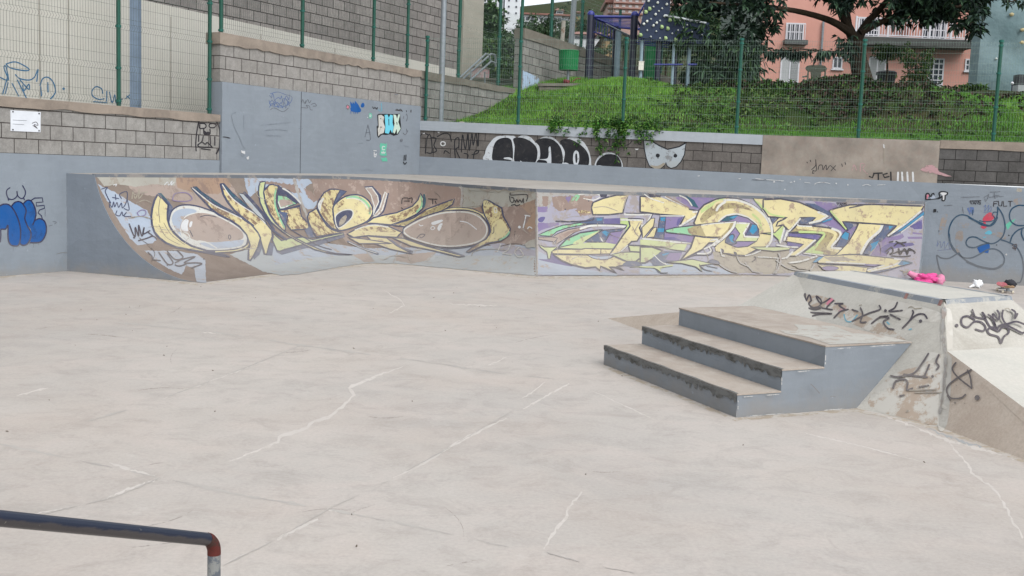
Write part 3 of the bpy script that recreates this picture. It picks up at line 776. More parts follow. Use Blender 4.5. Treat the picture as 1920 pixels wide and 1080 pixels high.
# paints
KV = .70; DUST_AMT = .44
P_cream = paint('cream spray paint', C(226, 214, 164), C(176, 156, 134), .32, 4)
P_creamw = paint('cream spray paint worn to brown', C(222, 208, 156), C(138, 114, 96), .72, 4.5)
P_creamg = paint('cream green spray paint', C(204, 212, 160), C(170, 156, 134), .3, 4)
P_olive = paint('olive brown spray paint', C(176, 164, 122), C(140, 122, 104), .6, 5)
P_green = paint('mint green spray paint', C(150, 206, 164), C(150, 140, 124), .42, 4)
P_lime = paint('pale lime spray paint', C(192, 212, 144), C(180, 170, 140), .3, 4)
P_navy = paint('navy outline spray paint', C(70, 76, 104), C(120, 116, 120), .12, 6)
P_navyf = paint('slate navy spray paint', C(92, 104, 132), C(130, 128, 136), .35, 5)
P_line = paint('dark outline spray paint', C(78, 78, 92), C(140, 132, 124), .2, 8)
P_teal = paint('deep teal spray paint', C(52, 96, 112), C(110, 116, 122), .3, 6)
P_blue = paint('azure spray paint', C(66, 146, 186), C(90, 120, 150), .3, 6)
P_purple = paint('violet spray paint', C(140, 126, 166), C(150, 140, 160), .35, 3)
P_purpled = paint('dark violet spray paint', C(106, 100, 150), C(130, 120, 160), .25, 3)
P_lilac = paint('lilac grey wall paint', C(174, 172, 188), C(166, 158, 156), .5, 2.5)
P_paleblue = paint('pale blue grey paint', C(178, 190, 206), C(176, 160, 148), .2, 2)
P_paleb2 = paint('pale slate bottom paint', C(184, 192, 196), C(182, 172, 160), .25, 2)
P_white = paint('chalky white spray paint', C(226, 228, 230), C(190, 186, 184), .2, 8)
P_whiteo = paint('white outline spray paint', C(222, 222, 216), C(180, 168, 156), .3, 8)
P_brown = paint('bare brown render', C(156, 136, 126), C(178, 160, 150), .35, 3)
P_brownl = paint('light brown render', C(178, 162, 152), C(158, 142, 133), .35, 3)
P_orange = paint('rusty brown render', C(172, 146, 126), C(150, 128, 116), .5, 3)
P_beige = paint('grey beige mortar', C(182, 180, 170), C(168, 158, 146), .3, 3)
P_seam = paint('pale joint mortar', C(178, 176, 172), C(166, 154, 146), .5, 7)
P_taupe = paint('scuffed taupe paint', C(172, 164, 148), C(150, 140, 130), .5, 3)
P_black = paint('black marker paint', C(44, 42, 50), C(96, 92, 92), .12, 10)
P_tag = paint('plum black spray paint', C(72, 66, 78), C(140, 134, 128), .2, 9)
P_bblack = paint('matt black spray paint', C(36, 38, 44), C(60, 60, 62), .2, 6, dust=0.12)
P_bwhite = paint('white throw up outline', C(214, 220, 226), C(140, 138, 136), .22, 7, dust=0.12)
P_cobalt = paint('cobalt blue spray paint', C(22, 96, 172), C(24, 84, 150), .3, 2.5, dust=0.12)
P_navyo = paint('indigo outline paint', C(24, 34, 84), C(40, 50, 90), .1, 6)
P_tealo = paint('petrol blue outline paint', C(36, 78, 106), C(80, 100, 116), .12, 6)
P_pink = paint('bubblegum pink paint', C(226, 140, 160), C(190, 120, 130), .15, 6)
P_cyan = paint('sky cyan paint', C(104, 188, 214), C(130, 170, 190), .15, 6)
P_mint = paint('mint paint', C(110, 206, 176), C(120, 180, 160), .2, 6)
P_ghost = paint('faint pencil grey', C(106, 112, 122), C(126, 134, 143), .55, 12)
P_ghostb = paint('faint biro blue', C(92, 118, 170), C(126, 134, 143), .5, 12)
P_wblue = paint('marker blue', C(48, 122, 168), C(150, 160, 165), .15, 8)
P_rose = paint('faded rose paint', C(200, 160, 164), C(150, 138, 130), .4, 6)
P_red = paint('red spray splash', C(206, 74, 96), C(170, 90, 100), .2, 5)
P_filler = paint('pale crack filler', C(214, 207, 200, .74), C(207, 199, 191, .71), .5, 6, dust=0)
P_scuff = paint('skate scuff', C(172, 164, 157, .64), C(203, 196, 189, .66), .6, 8, dust=0)
P_fillerd = paint('dirty joint filler', C(200, 194, 187, .66), C(203, 196, 189, .64), .45, 5, dust=0)
P_jointd = paint('dark floor joint', C(194, 187, 181, .66), C(203, 196, 189, .64), .5, 5, dust=0)  # thin joint core, slightly darker than the floor
KV = 1.0; DUST_AMT = 0
P_ghost2 = paint('fainter pencil grey', C(116, 123, 132), C(126, 134, 143), .7, 12)
P_palemint = paint('pale mint letter paint', C(200, 220, 206, .85), var=.05)
P_cyanl = paint('light cyan letter paint', C(112, 204, 226, .85), var=.05)
P_stain = paint('brown ground stain', C(172, 157, 142, .8), C(196, 192, 184, .8), .8, 2.2, dust=0)
P_stain2 = paint('pale render smear', C(198, 194, 186, .82), C(190, 185, 176, .8), .7, 3, dust=0)
P_grime_shade = paint('tan grime and contact shade', C(190, 177, 160, .68), C(206, 199, 191, .70), .75, 5, dust=0)
P_dustp = paint('dusty scuff', C(190, 182, 172, .62), C(170, 158, 148, .6), .4, 8, dust=0)
P_scuffd = paint('dark wheel scuff', C(118, 110, 106, .6), C(160, 148, 138, .6), .6, 9, dust=0)
P_stepw = paint('chalky edge wear', C(176, 176, 174), C(128, 135, 142), .5, 9)
ZA = (170, 310, 4.8); ZB = (500, 310, 3.692); ZC = (980, 320, 3.84); ZD = (1400, 320, 3.692); ZE = (0, 270, 4)
ZF = (1420, 500, 3.84); ZG = (760, 200, 4); ZH = (1180, 220, 6); ZI = (1480, 230, 4.364); Z1 = (0, 0, 4)
M7 = (280, 330, 6.354); M8 = (470, 330, 6.352); N1 = (700, 335, 6.171); N2 = (1000, 350, 6.352); N3 = (1200, 355, 6.354); N4 = (1430, 360, 6.194)
PP = (480, 160, 6.39); OO = (1680, 490, 8); WW = (1720, 330, 5.145); LL = (0, 290, 5.684); FF = (340, 200, 8.307); PX = (0, 0, 1)

# ---------------------------------------------------------------- ground colours of the transition
d = Decal('wall_paint_patch', S_qp, qp, ZA)
d.fill(P_brownl, [(250, 100), (1215, 105), (1290, 210), (1400, 420), (1100, 420), (700, 300), (400, 250), (330, 180)], jag=.8)
d.fill(P_orange, [(770, 105), (1215, 105), (1270, 190), (1150, 260), (900, 240), (780, 200)], jag=.8)
d.fill(P_beige, [(60, 105), (770, 108), (760, 180), (560, 170), (400, 195), (250, 170), (120, 190)], jag=.8)
d.fill(P_paleblue, [(62, 165), (110, 195), (215, 240), (330, 310), (440, 370), (510, 410), (540, 480), (560, 600), (600, 660), (560, 700), (420, 720), (352, 655), (270, 530), (180, 380)], jag=.7)
d.fill(P_paleblue, [(480, 765), (600, 770), (760, 770), (960, 800), (1030, 850), (1040, 1060), (950, 1050), (930, 930), (860, 900), (820, 985), (700, 930), (590, 860)], jag=.7)
d.fill(P_paleb2, [(1250, 800), (1400, 760), (1720, 720), (1920, 760), (1920, 960), (1720, 990), (1560, 960), (1400, 880)], jag=.7)
d.at(M8)
d.fill(P_paleblue, [(-80, 18), (690, 36), (740, 80), (650, 130), (700, 220), (800, 300), (760, 380), (680, 400), (580, 330), (520, 250), (400, 160), (250, 110), (100, 160), (-20, 260), (-60, 120)], jag=.9)
d.fill(P_brown, [(100, 60), (260, 70), (420, 90), (560, 110), (620, 200), (500, 200), (300, 100), (120, 110)], jag=1.6)
d.fill(P_brown, [(640, 150), (720, 190), (800, 280), (760, 320), (680, 260)], jag=1.4)
d.at(ZB)
d.fill(P_brown, [(310, 95), (700, 102), (1350, 135), (1365, 220), (1340, 320), (1290, 420), (1180, 560), (1000, 600), (760, 560), (560, 540), (430, 400), (340, 230)], jag=.8)
d.fill(P_brown, [(1340, 300), (1860, 250), (1868, 560), (1600, 540), (1300, 560), (1250, 460)], jag=.8)
d.fill(P_paleblue, [(30, 560), (420, 540), (700, 575), (900, 570), (1200, 570), (1860, 545), (1866, 620), (1300, 640), (900, 640), (640, 640), (300, 650), (60, 700)], jag=.6)
d.fill(P_paleb2, [(-60, 720), (60, 690), (300, 640), (600, 620), (900, 625), (1866, 625), (1868, 765), (1500, 735), (900, 680), (700, 676), (500, 705), (230, 752), (100, 762)], jag=.5)
d.fill(P_brownl, [(590, 620), (700, 610), (745, 668), (680, 672)], jag=.6)
d.fill(P_brownl, [(905, 620), (1160, 600), (1110, 660), (1000, 680), (890, 660)], jag=.6)
d.at(N1)
d.fill(P_beige, [(930, 60), (1050, 70), (1895, 120), (1890, 235), (1790, 300), (1620, 318), (1480, 330), (1250, 320), (1110, 350), (1020, 345), (1050, 240), (1035, 130)], jag=.9)
d.fill(P_orange, [(1690, 310), (1890, 235), (1885, 560), (1820, 620), (1740, 560), (1830, 420)], jag=1)
d.fill(P_orange, [(1110, 350), (1250, 330), (1290, 400), (1180, 370)], jag=.6)
d.fill(P_lilac, [(1330, 760), (1480, 740), (1880, 830), (1880, 900), (1500, 860)], jag=.7)
# right half: lilac ground
d.at(PX)
d.fill(P_lilac, [(1006, 357), (1250, 364), (1490, 372), (1733, 379.5), (1731, 440), (1721, 530), (1600, 522), (1400, 515), (1200, 516), (1007, 517)], jag=.4)
d.at(N2)
d.fill(P_seam, [(40, 30), (200, 40), (700, 70), (1588, 60), (1588, 110), (700, 105), (230, 110), (190, 260), (50, 240)], jag=1.2)
for pg in ([(110, 120), (180, 118), (170, 230), (105, 232)], [(225, 120), (440, 108), (700, 112), (700, 300), (500, 260), (300, 290), (230, 230)]): d.fill(P_brown, pg, jag=1.4)
for pg in ([(48, 240), (170, 240), (172, 300), (50, 304)], [(42, 432), (300, 430), (300, 455), (150, 500), (42, 545)], [(380, 130), (450, 105), (420, 200)]): d.fill(P_purple, pg, jag=.8)
d.fill(P_paleblue, [(45, 760), (300, 900), (600, 985), (1000, 1040), (1000, 1062), (40, 1050)], jag=.5)
d.fill(P_purpled, [(60, 868), (200, 860), (206, 790), (330, 880), (470, 950), (300, 925)], True)
d.fill(P_purpled, [(55, 390), (90, 362), (140, 365), (110, 420), (70, 420)], True)
d.at(N3)
d.fill(P_purple, [(530, 66), (930, 84), (800, 165), (700, 240), (600, 232), (420, 100)], jag=.5)
d.fill(P_taupe, [(860, 740), (1250, 790), (1500, 700), (1779, 690), (1779, 990), (1100, 1000), (900, 900)], jag=1)
d.fill(P_paleblue, [(0, 890), (300, 860), (800, 880), (1000, 960), (1100, 1010), (0, 1012)], jag=.7)
d.at(N4)
d.fill(P_purple, [(590, 108), (830, 130), (870, 170), (770, 225), (640, 160)], jag=.6)
d.fill(P_purple, [(640, 350), (830, 300), (960, 440), (1090, 395), (990, 560), (900, 440)], jag=.4)
d.fill(P_purple, [(1390, 540), (1630, 490), (1640, 520), (1600, 550), (1480, 570), (1480, 640), (1440, 750), (1250, 735)], jag=.7)
d.fill(P_purpled, [(1380, 640), (1480, 590), (1740, 590), (1760, 620), (1500, 660), (1420, 720), (1370, 690)], jag=.6)
d.fill(P_purpled, [(1700, 400), (1850, 320), (1850, 430), (1760, 430)], jag=.6)
for pg in ([(1740, 465), (1850, 480), (1850, 495), (1740, 485)], [(1680, 520), (1850, 518), (1850, 545), (1690, 545)]): d.fill(P_purple, pg)
d.fill(P_taupe, [(0, 660), (300, 730), (640, 760), (720, 920), (400, 935), (0, 960)], jag=1)
d.fill(P_seam, [(0, 40), (600, 70), (1100, 90), (1870, 110), (1860, 160), (1300, 125), (600, 105), (0, 85)], jag=1.3)
d.done()

# ---------------------------------------------------------------- left letters
d = Decal('graffiti_lettering', S_qp, qp, M7, .012)
OW = 3.8
d.fill(P_navyf, [(95, 205), (140, 203), (235, 310), (278, 372), (264, 430), (240, 490), (222, 530), (215, 440), (225, 345), (160, 270)])
d.fill(P_teal, [(110, 210), (140, 203), (215, 290), (200, 300)])
d.fill(P_whiteo, [(240, 500), (270, 420), (340, 370), (440, 352), (560, 365), (700, 410), (820, 460), (960, 540), (1080, 620), (1150, 700), (1160, 770), (1130, 830), (1000, 870), (800, 885), (650, 875), (500, 830), (380, 740), (280, 640), (240, 570)], True)
d.fill(P_paleblue, [(262, 520), (300, 430), (400, 390), (520, 395), (560, 430), (440, 470), (380, 560), (370, 680), (440, 760), (380, 720), (290, 620)], True)
d.fill(P_brownl, [(380, 560), (450, 480), (600, 440), (760, 465), (900, 530), (1050, 620), (1115, 690), (1085, 760), (800, 790), (560, 770), (430, 700), (375, 640)], True)
d.fill(P_paleblue, [(800, 790), (1080, 764), (1125, 770), (1090, 830), (950, 862), (760, 868), (600, 800)], True)
d.fill(P_white, [(376, 590), (395, 545), (430, 516), (466, 532), (455, 600), (460, 655), (420, 660), (385, 640)], True)
d.fill(P_white, [(475, 575), (490, 545), (513, 545), (500, 600), (478, 610)], True)
d.stroke(P_whiteo, [(565, 790), (600, 775), (700, 800), (800, 860)], 2.2)
d.stroke(P_whiteo, [(380, 700), (420, 760), (480, 740), (460, 690), (410, 670)], 2)
d.stroke(P_line, [(600, 490), (680, 470), (800, 490)], 1.4); d.stroke(P_line, [(480, 650), (500, 690), (515, 720)], 1.8)
d.stroke(P_line, [(950, 700), (940, 730), (955, 755), (970, 730), (955, 700)], 1.4)
d.stroke(P_whiteo, [(250, 500), (290, 620), (390, 740), (510, 825), (650, 868), (800, 876), (1000, 860), (1120, 825), (1150, 765), (1140, 700)], 2.4)
d.stroke(P_navy, [(235, 520), (265, 420), (340, 362), (440, 345), (560, 358), (700, 402), (820, 452), (960, 532), (1085, 614), (1158, 700), (1168, 775), (1135, 838), (1000, 878), (800, 893), (640, 882), (490, 836), (370, 745), (270, 645), (235, 575)], 2.6, True)
d.piece(P_cream, P_navy, [(95, 225), (60, 290), (35, 380), (22, 480), (30, 580), (60, 670), (120, 740), (200, 800), (320, 850), (480, 880), (700, 918), (955, 970), (900, 940), (700, 897), (500, 836), (380, 762), (290, 680), (240, 600), (216, 520), (215, 440), (225, 345), (160, 270)], OW, False)
d.stroke(P_line, [(130, 250), (110, 400), (125, 560)], 1); d.stroke(P_line, [(170, 560), (260, 700), (420, 820)], .9); d.stroke(P_line, [(110, 580), (200, 730), (360, 820)], .8)
d.stroke(P_cream, [(790, 905), (1000, 893), (1130, 860), (1195, 800)], 2.6)
d.stroke(P_navy, [(800, 915), (1010, 902), (1140, 868), (1200, 815)], 1.6)
sh = [([(520, 130), (560, 130), (620, 190), (740, 270), (870, 360), (1010, 430), (960, 432), (780, 342), (640, 242), (530, 150)], P_teal), ([(850, 88), (885, 90), (985, 200), (1090, 290), (1170, 365), (1120, 362), (1000, 272), (930, 190)], P_teal)]
for pg, mt in sh: d.piece(mt, P_navy, pg, 1.8, False)
d.fill(P_navyf, [(1235, 960), (1300, 860), (1332, 780), (1350, 840), (1310, 940), (1245, 1000)]); d.fill(P_navyf, [(1392, 945), (1440, 790), (1485, 810), (1462, 950)])
d.piece(P_creamw, P_navy, [(845, 95), (870, 100), (930, 190), (1000, 270), (1120, 360), (1280, 460), (1380, 560), (1450, 650), (1460, 720), (1420, 830), (1392, 940), (1370, 932), (1345, 830), (1310, 700), (1230, 590), (1100, 490), (1010, 410), (930, 310), (880, 220)], OW, False)
d.fill(P_cream, [(1240, 600), (1300, 560), (1380, 570), (1448, 652), (1455, 720), (1418, 820), (1390, 930), (1350, 830), (1316, 700)])
d.stroke(P_whiteo, [(868, 105), (930, 198), (1000, 280), (1120, 370), (1280, 470), (1378, 566)], 1.8)
d.piece(P_creamw, P_navy, [(500, 138), (530, 150), (640, 240), (780, 340), (960, 430), (1100, 500), (1210, 580), (1290, 680), (1320, 740), (1290, 850), (1240, 950), (1200, 1010), (1178, 1000), (1182, 900), (1200, 820), (1160, 700), (1080, 610), (980, 540), (820, 460), (740, 400), (620, 270)], OW, False)
d.fill(P_cream, [(1060, 570), (1110, 530), (1205, 586), (1285, 684), (1312, 742), (1282, 850), (1232, 950), (1198, 1000), (1190, 900), (1206, 820), (1166, 700)])
d.stroke(P_whiteo, [(512, 145), (630, 246), (770, 350), (960, 442), (1096, 510)], 2)
d.piece(P_paleb2, P_line, [(1060, 205), (1120, 215), (1200, 300), (1330, 450), (1400, 560), (1280, 470), (1170, 360)], 1.8, False)
d.stroke(P_navy, [(1130, 200), (1250, 330), (1390, 500), (1480, 640)], 5)
d.at(M8)
d.fill(P_navyf, [(300, 905), (380, 890), (620, 835), (800, 780), (1110, 705), (1120, 730), (800, 830), (620, 870), (370, 940)])
d.piece(P_creamg, P_navy, [(270, 690), (258, 770), (310, 890), (345, 900), (400, 880), (620, 820), (800, 770), (1110, 700), (1100, 680), (900, 720), (740, 760), (620, 730), (480, 740), (365, 772)], 2.6, False)
d.piece(P_creamw, P_navy, [(330, 410), (580, 368), (600, 480), (680, 560), (692, 632), (560, 640), (480, 645), (420, 570), (440, 480)], 2.2, False)
d.fill(P_navy, [(318, 105), (380, 145), (460, 170), (590, 330), (520, 320), (420, 225), (325, 225), (300, 150)])
d.stroke(P_whiteo, [(380, 150), (450, 190), (540, 270), (590, 325)], 2.6)
d.piece(P_green, P_navy, [(320, 230), (420, 240), (545, 330), (430, 375), (345, 400), (315, 320)], 2.0, False)
d.fill(P_brownl, [(340, 290), (420, 285), (500, 330), (400, 360), (350, 370)], True); d.stroke(P_whiteo, [(330, 310), (360, 380), (440, 360)], 2)
d.stroke(P_navy, [(320, 410), (430, 395), (580, 352)], 3)
d.fill(P_navyf, [(330, 420), (440, 440), (420, 500), (415, 640), (400, 600), (370, 520)])
d.piece(P_creamw, P_navy, [(215, 110), (260, 100), (325, 125), (310, 220), (300, 330), (325, 440), (370, 530), (410, 600), (412, 645), (380, 645), (300, 560), (220, 440), (170, 300), (150, 180)], 2.4, False)
d.stroke(P_green, [(300, 150), (282, 260), (296, 380), (350, 520), (398, 620)], 3)
d.piece(P_creamg, P_navy, [(110, 75), (170, 65), (165, 110), (150, 200), (170, 320), (220, 460), (310, 590), (450, 700), (640, 800), (850, 890), (1000, 925), (1210, 942), (1050, 940), (930, 922), (760, 880), (560, 780), (380, 670), (240, 550), (160, 430), (110, 320), (90, 200), (95, 120)], 2.4, False)
d.fill(P_cream, [(230, 500), (310, 600), (450, 710), (640, 810), (850, 900), (930, 915), (760, 872), (560, 772), (390, 664), (260, 545)])
d.stroke(P_navy, [(250, 640), (330, 700), (420, 760)], 4.5); d.stroke(P_navy, [(490, 650), (640, 740), (800, 830), (960, 880)], 1.8)
d.fill(P_navyf, [(640, 650), (700, 600), (740, 690), (770, 735), (690, 740)])
d.piece(P_creamw, P_navy, [(690, 440), (780, 390), (830, 480), (900, 590), (960, 640), (1080, 680), (900, 708), (780, 728), (730, 650), (690, 560), (670, 500)], 2.6, False)
d.stroke(P_creamw, [(700, 470), (760, 430), (780, 440)], 2)
d.piece(P_navyf, P_navy, [(1060, 165), (1140, 185), (1080, 240), (1010, 320), (985, 320), (1030, 230)], 1.5, False)
d.piece(P_creamw, P_navy, [(1062, 170), (1000, 158), (940, 160), (870, 200), (810, 290), (788, 370), (820, 450), (880, 540), (960, 620), (1030, 650), (990, 540), (975, 420), (990, 320), (1030, 230)], 2.6, False)
d.fill(P_whiteo, [(800, 330), (850, 265), (870, 270), (840, 340), (825, 420), (800, 380)], True)
d.piece(P_cream, P_navy, [(985, 360), (1080, 270), (1180, 230), (1300, 232), (1400, 295), (1452, 390), (1442, 470), (1380, 545), (1260, 600), (1120, 645), (1040, 645), (1000, 560), (980, 450)], 2.8)
d.fill(P_creamw, [(1000, 380), (1090, 290), (1110, 330), (1040, 390), (1000, 430)], True)
d.stroke(P_green, [(1140, 262), (1240, 250), (1340, 290), (1410, 370), (1416, 450)], 4)
d.stroke(P_whiteo, [(1145, 270), (1230, 268), (1330, 310), (1390, 390)], 1.8)
d.piece(P_navy, P_whiteo, [(1008, 480), (1080, 420), (1170, 402), (1215, 430), (1200, 500), (1120, 580), (1045, 622), (1012, 570)], 2.0)
d.fill(P_taupe, [(1060, 530), (1120, 470), (1142, 490), (1112, 560), (1055, 595)], True)
d.piece(P_navy, P_navy, [(1355, 130), (1450, 125), (1545, 235), (1550, 310), (1500, 410), (1455, 490), (1475, 360), (1440, 230)], 2.0, False)
d.piece(P_brownl, P_whiteo, [(1365, 145), (1440, 140), (1510, 240), (1522, 310), (1480, 400), (1455, 470), (1470, 360), (1430, 230)], 2.0, False)
d.at(ZB)
d.piece(P_brownl, P_whiteo, [(818, 186), (832, 200), (800, 310), (765, 348), (738, 356), (780, 300), (803, 230)], 2.2, False)
d.stroke(P_navy, [(842, 196), (812, 310), (775, 350), (720, 375)], 2.2)
d.piece(P_creamw, P_navy, [(860, 416), (950, 392), (1020, 366), (1100, 310), (1200, 270), (1302, 233), (1290, 270), (1200, 330), (1100, 365), (980, 430)], 2.4, False)
d.fill(P_olive, [(900, 408), (1030, 372), (1110, 318), (1200, 280), (1290, 245), (1280, 268), (1190, 325), (1090, 360), (980, 420)])
d.piece(P_cream, P_navy, [(690, 402), (740, 365), (820, 345), (900, 330), (1010, 285), (1050, 240), (1065, 195), (1088, 230), (1082, 300), (1040, 340), (960, 380), (860, 415), (760, 405)], 2.6, False)
d.fill(P_creamw, [(840, 360), (1000, 305), (1050, 270), (1060, 310), (960, 370), (870, 400)])
d.stroke(P_green, [(1070, 215), (1075, 280), (1040, 325)], 3); d.stroke(P_teal, [(1092, 205), (1098, 250), (1088, 290)], 3.6)
d.piece(P_cream, P_navy, [(690, 492), (830, 506), (900, 560), (1010, 617), (850, 582), (740, 542)], 2.2, False)
d.piece(P_cream, P_navy, [(870, 505), (945, 508), (1100, 562), (1370, 632), (1330, 636), (1150, 592), (1000, 562)], 2.2, False)
d.stroke(P_navyf, [(1010, 600), (930, 570), (860, 520)], 3); d.stroke(P_navyf, [(1370, 632), (1230, 582)], 3)
d.piece(P_cream, P_navy, [(560, 500), (690, 515), (870, 545), (640, 545)], 2, False)
d.piece(P_cream, P_navy, [(555, 478), (640, 430), (740, 410), (840, 424), (935, 466), (900, 502), (700, 490), (600, 502)], 2.6, False)
d.stroke(P_whiteo, [(610, 450), (680, 425), (750, 416), (840, 430)], 2); d.fill(P_creamw, [(640, 445), (740, 428), (850, 440), (890, 465), (740, 462)], True)
d.stroke(P_navyf, [(560, 530), (660, 575), (770, 615)], 3.4); d.stroke(P_whiteo, [(566, 536), (660, 579), (762, 612)], 1.2)
d.at(N1)
d.stroke(P_cream, [(780, 395), (900, 358), (1000, 348), (1150, 370), (1290, 440), (1375, 540), (1390, 620), (1330, 720)], 7)
d.stroke(P_navy, [(740, 395), (880, 345), (1000, 334), (1150, 352), (1270, 405)], 1.6)
d.fill(P_brownl, [(345, 625), (380, 560), (520, 480), (680, 420), (820, 388), (1000, 375), (1120, 385), (1240, 435), (1320, 530), (1335, 620), (1295, 700), (1180, 760), (1000, 792), (820, 795), (640, 765), (450, 705), (370, 660)], True)
d.stroke(P_whiteo, [(365, 590), (530, 492), (690, 430), (830, 397), (1000, 386), (1120, 398), (1230, 445), (1305, 530), (1318, 620), (1270, 700), (1170, 748), (1000, 780), (820, 785), (650, 756), (460, 695), (375, 645)], 2.6, True)
d.stroke(P_navy, [(345, 610), (370, 560), (520, 474), (680, 412), (820, 378), (1000, 365), (1125, 376), (1248, 425), (1330, 525), (1346, 620), (1308, 708), (1185, 770), (1000, 804), (820, 808), (640, 778), (445, 716), (355, 665)], 2.2, True)
for pg in ([(680, 510), (790, 478), (800, 500), (700, 540)], [(770, 530), (805, 525), (770, 605), (745, 580)]): d.fill(P_white, pg, True)
d.stroke(P_white, [(668, 580), (690, 555), (715, 575), (690, 595)], 1.4, True); d.stroke(P_white, [(1010, 495), (1100, 515), (1200, 590)], 1.6); d.stroke(P_white, [(530, 530), (550, 550), (580, 545)], 1.4)
d.stroke(P_line, [(505, 695), (550, 650), (600, 655), (560, 690), (540, 680)], 1.6)
d.piece(P_creamw, P_navy, [(1290, 250), (1340, 255), (1490, 340), (1510, 440), (1590, 580), (1572, 660), (1480, 722), (1330, 752), (1200, 812), (1110, 858), (1080, 852), (1200, 762), (1310, 702), (1362, 620), (1342, 520), (1290, 420), (1265, 330)], 2.6, False)
d.fill(P_cream, [(1380, 540), (1480, 470), (1560, 580), (1540, 640), (1450, 700), (1340, 735), (1380, 640)], True)
d.fill(P_cream, [(1285, 258), (1340, 262), (1400, 320), (1290, 320)], True)
for x in (1305, 1330, 1352): d.stroke(P_line, [(x + 10, 265), (x, 300)], 1.2)
d.stroke(P_green, [(1580, 620), (1540, 670), (1470, 712)], 3); d.stroke(P_whiteo, [(1405, 340), (1410, 390), (1435, 390), (1430, 345), (1405, 340)], 1.6)
d.stroke(P_line, [(1400, 560), (1400, 620), (1380, 640)], 1.4)
d.done('pale yellow graffiti lettering with navy outlines and two large ovals')

# ---------------------------------------------------------------- right letters
d = Decal('graffiti_lettering', S_qp, qp, N2, .012)
K = P_line; OW = 3.0
d.piece(P_green, K, [(100, 425), (160, 370), (300, 290), (480, 220), (640, 200), (520, 260), (500, 330), (540, 360), (690, 370), (660, 402), (270, 412)], 1.6, False)
d.fill(P_brown, [(500, 280), (600, 230), (700, 150), (710, 330), (560, 350)], jag=1); d.fill(P_creamw, [(540, 290), (620, 280), (680, 310), (560, 320)], True)
d.stroke(K, [(380, 270), (520, 210), (660, 170)], 3); d.stroke(P_green, [(460, 175), (500, 115), (540, 110), (510, 160)], 4)
d.stroke(P_whiteo, [(540, 95), (700, 78), (800, 110), (720, 160), (600, 140)], 1.8); d.fill(P_line, [(790, 80), (880, 85), (870, 120), (800, 130)], jag=.6)
d.piece(P_cream, K, [(710, 190), (830, 140), (990, 100), (1130, 98), (1090, 200), (1065, 315), (900, 335), (710, 335), (690, 250)], OW, False)
d.stroke(P_taupe, [(1130, 105), (1100, 150), (1070, 260)], 2.5); d.stroke(P_taupe, [(720, 250), (850, 240), (1000, 290)], 1.5)
d.piece(P_green, K, [(50, 580), (180, 520), (350, 460), (560, 430), (720, 442), (560, 464), (400, 492), (280, 534), (215, 592)], 1.8, False)
d.piece(P_brownl, K, [(225, 600), (290, 560), (420, 510), (600, 480), (720, 470), (500, 540), (380, 620), (300, 670), (262, 690), (280, 620)], 1.6, False)
d.fill(P_brown, [(300, 590), (430, 530), (560, 500), (640, 500), (440, 560), (330, 640)], jag=.8)
d.stroke(P_whiteo, [(560, 500), (700, 465), (900, 462), (1090, 478)], 4); d.stroke(K, [(600, 452), (760, 445), (980, 450), (1115, 458), (1080, 500)], 2.2)
d.piece(P_brownl, K, [(60, 600), (230, 600), (290, 615), (250, 660), (60, 630)], 1.6, False)
d.piece(P_green, K, [(280, 742), (400, 620), (560, 550), (820, 512), (720, 590), (600, 655), (480, 690), (340, 720)], OW, False)
d.fill(P_creamg, [(480, 660), (600, 600), (800, 520), (640, 640), (580, 680), (470, 690)])
d.fill(P_navyf, [(690, 368), (840, 362), (832, 442), (690, 440), (560, 432)]); d.fill(P_blue, [(750, 374), (822, 370), (818, 402), (760, 406)])
d.fill(P_purpled, [(832, 382), (1032, 374), (1032, 442), (842, 442)])
d.stroke(K, [(270, 414), (500, 418), (690, 400), (720, 372)], 3)
d.fill(P_purple, [(900, 540), (1080, 498), (985, 684), (840, 668)])
d.piece(P_navyf, K, [(610, 655), (820, 520), (1080, 500), (1040, 530), (920, 545), (850, 665), (640, 660)], 1.8, False)
d.fill(P_blue, [(815, 545), (850, 522), (900, 552), (870, 592)]); d.fill(P_whiteo, [(795, 600), (820, 630), (835, 665), (805, 640)])
d.stroke(K, [(290, 740), (570, 742), (610, 735), (940, 742)], 2)
d.fill(P_creamg, [(310, 730), (480, 692), (640, 670), (860, 668), (985, 688), (940, 738), (620, 732), (570, 740)])
d.piece(P_cream, K, [(200, 770), (290, 748), (580, 748), (620, 738), (940, 748), (915, 802), (650, 808), (240, 800)], 1.8, False)
d.stroke(K, [(805, 745), (798, 805)], 1.6)
d.fill(P_lime, [(1035, 375), (1160, 380), (1180, 460), (1120, 560), (1080, 560), (1120, 455), (1035, 440)])
d.piece(P_cream, K, [(1130, 380), (1310, 388), (1290, 450), (1262, 490), (1288, 560), (1235, 650), (1170, 655), (1110, 712), (1020, 790), (905, 812), (965, 730), (1060, 590), (1150, 470)], OW, False)
d.stroke(P_taupe, [(1180, 480), (1220, 560), (1260, 600)], 2); d.stroke(P_taupe, [(1260, 430), (1200, 540)], 2); d.stroke(P_whiteo, [(1120, 700), (1020, 785), (920, 805)], 2)
d.stroke(P_whiteo, [(1090, 330), (1240, 332), (1410, 330), (1360, 430), (1290, 480)], 4, smooth=False); d.stroke(K, [(1100, 316), (1250, 320), (1425, 316), (1370, 445), (1300, 495)], 2, smooth=False)
d.stroke(P_whiteo, [(1040, 395), (1300, 400), (1290, 470)], 3, smooth=False)
d.piece(P_cream, K, [(1400, 380), (1445, 375), (1430, 470), (1330, 590), (1300, 620), (1290, 490)], 1.8, False)
d.piece(P_cream, K, [(1430, 490), (1470, 485), (1440, 600), (1340, 610)], 1.8, False)
d.piece(P_creamg, K, [(60, 690), (130, 722), (285, 722), (215, 780), (196, 862), (175, 862), (160, 782), (90, 730)], 1.8, False)
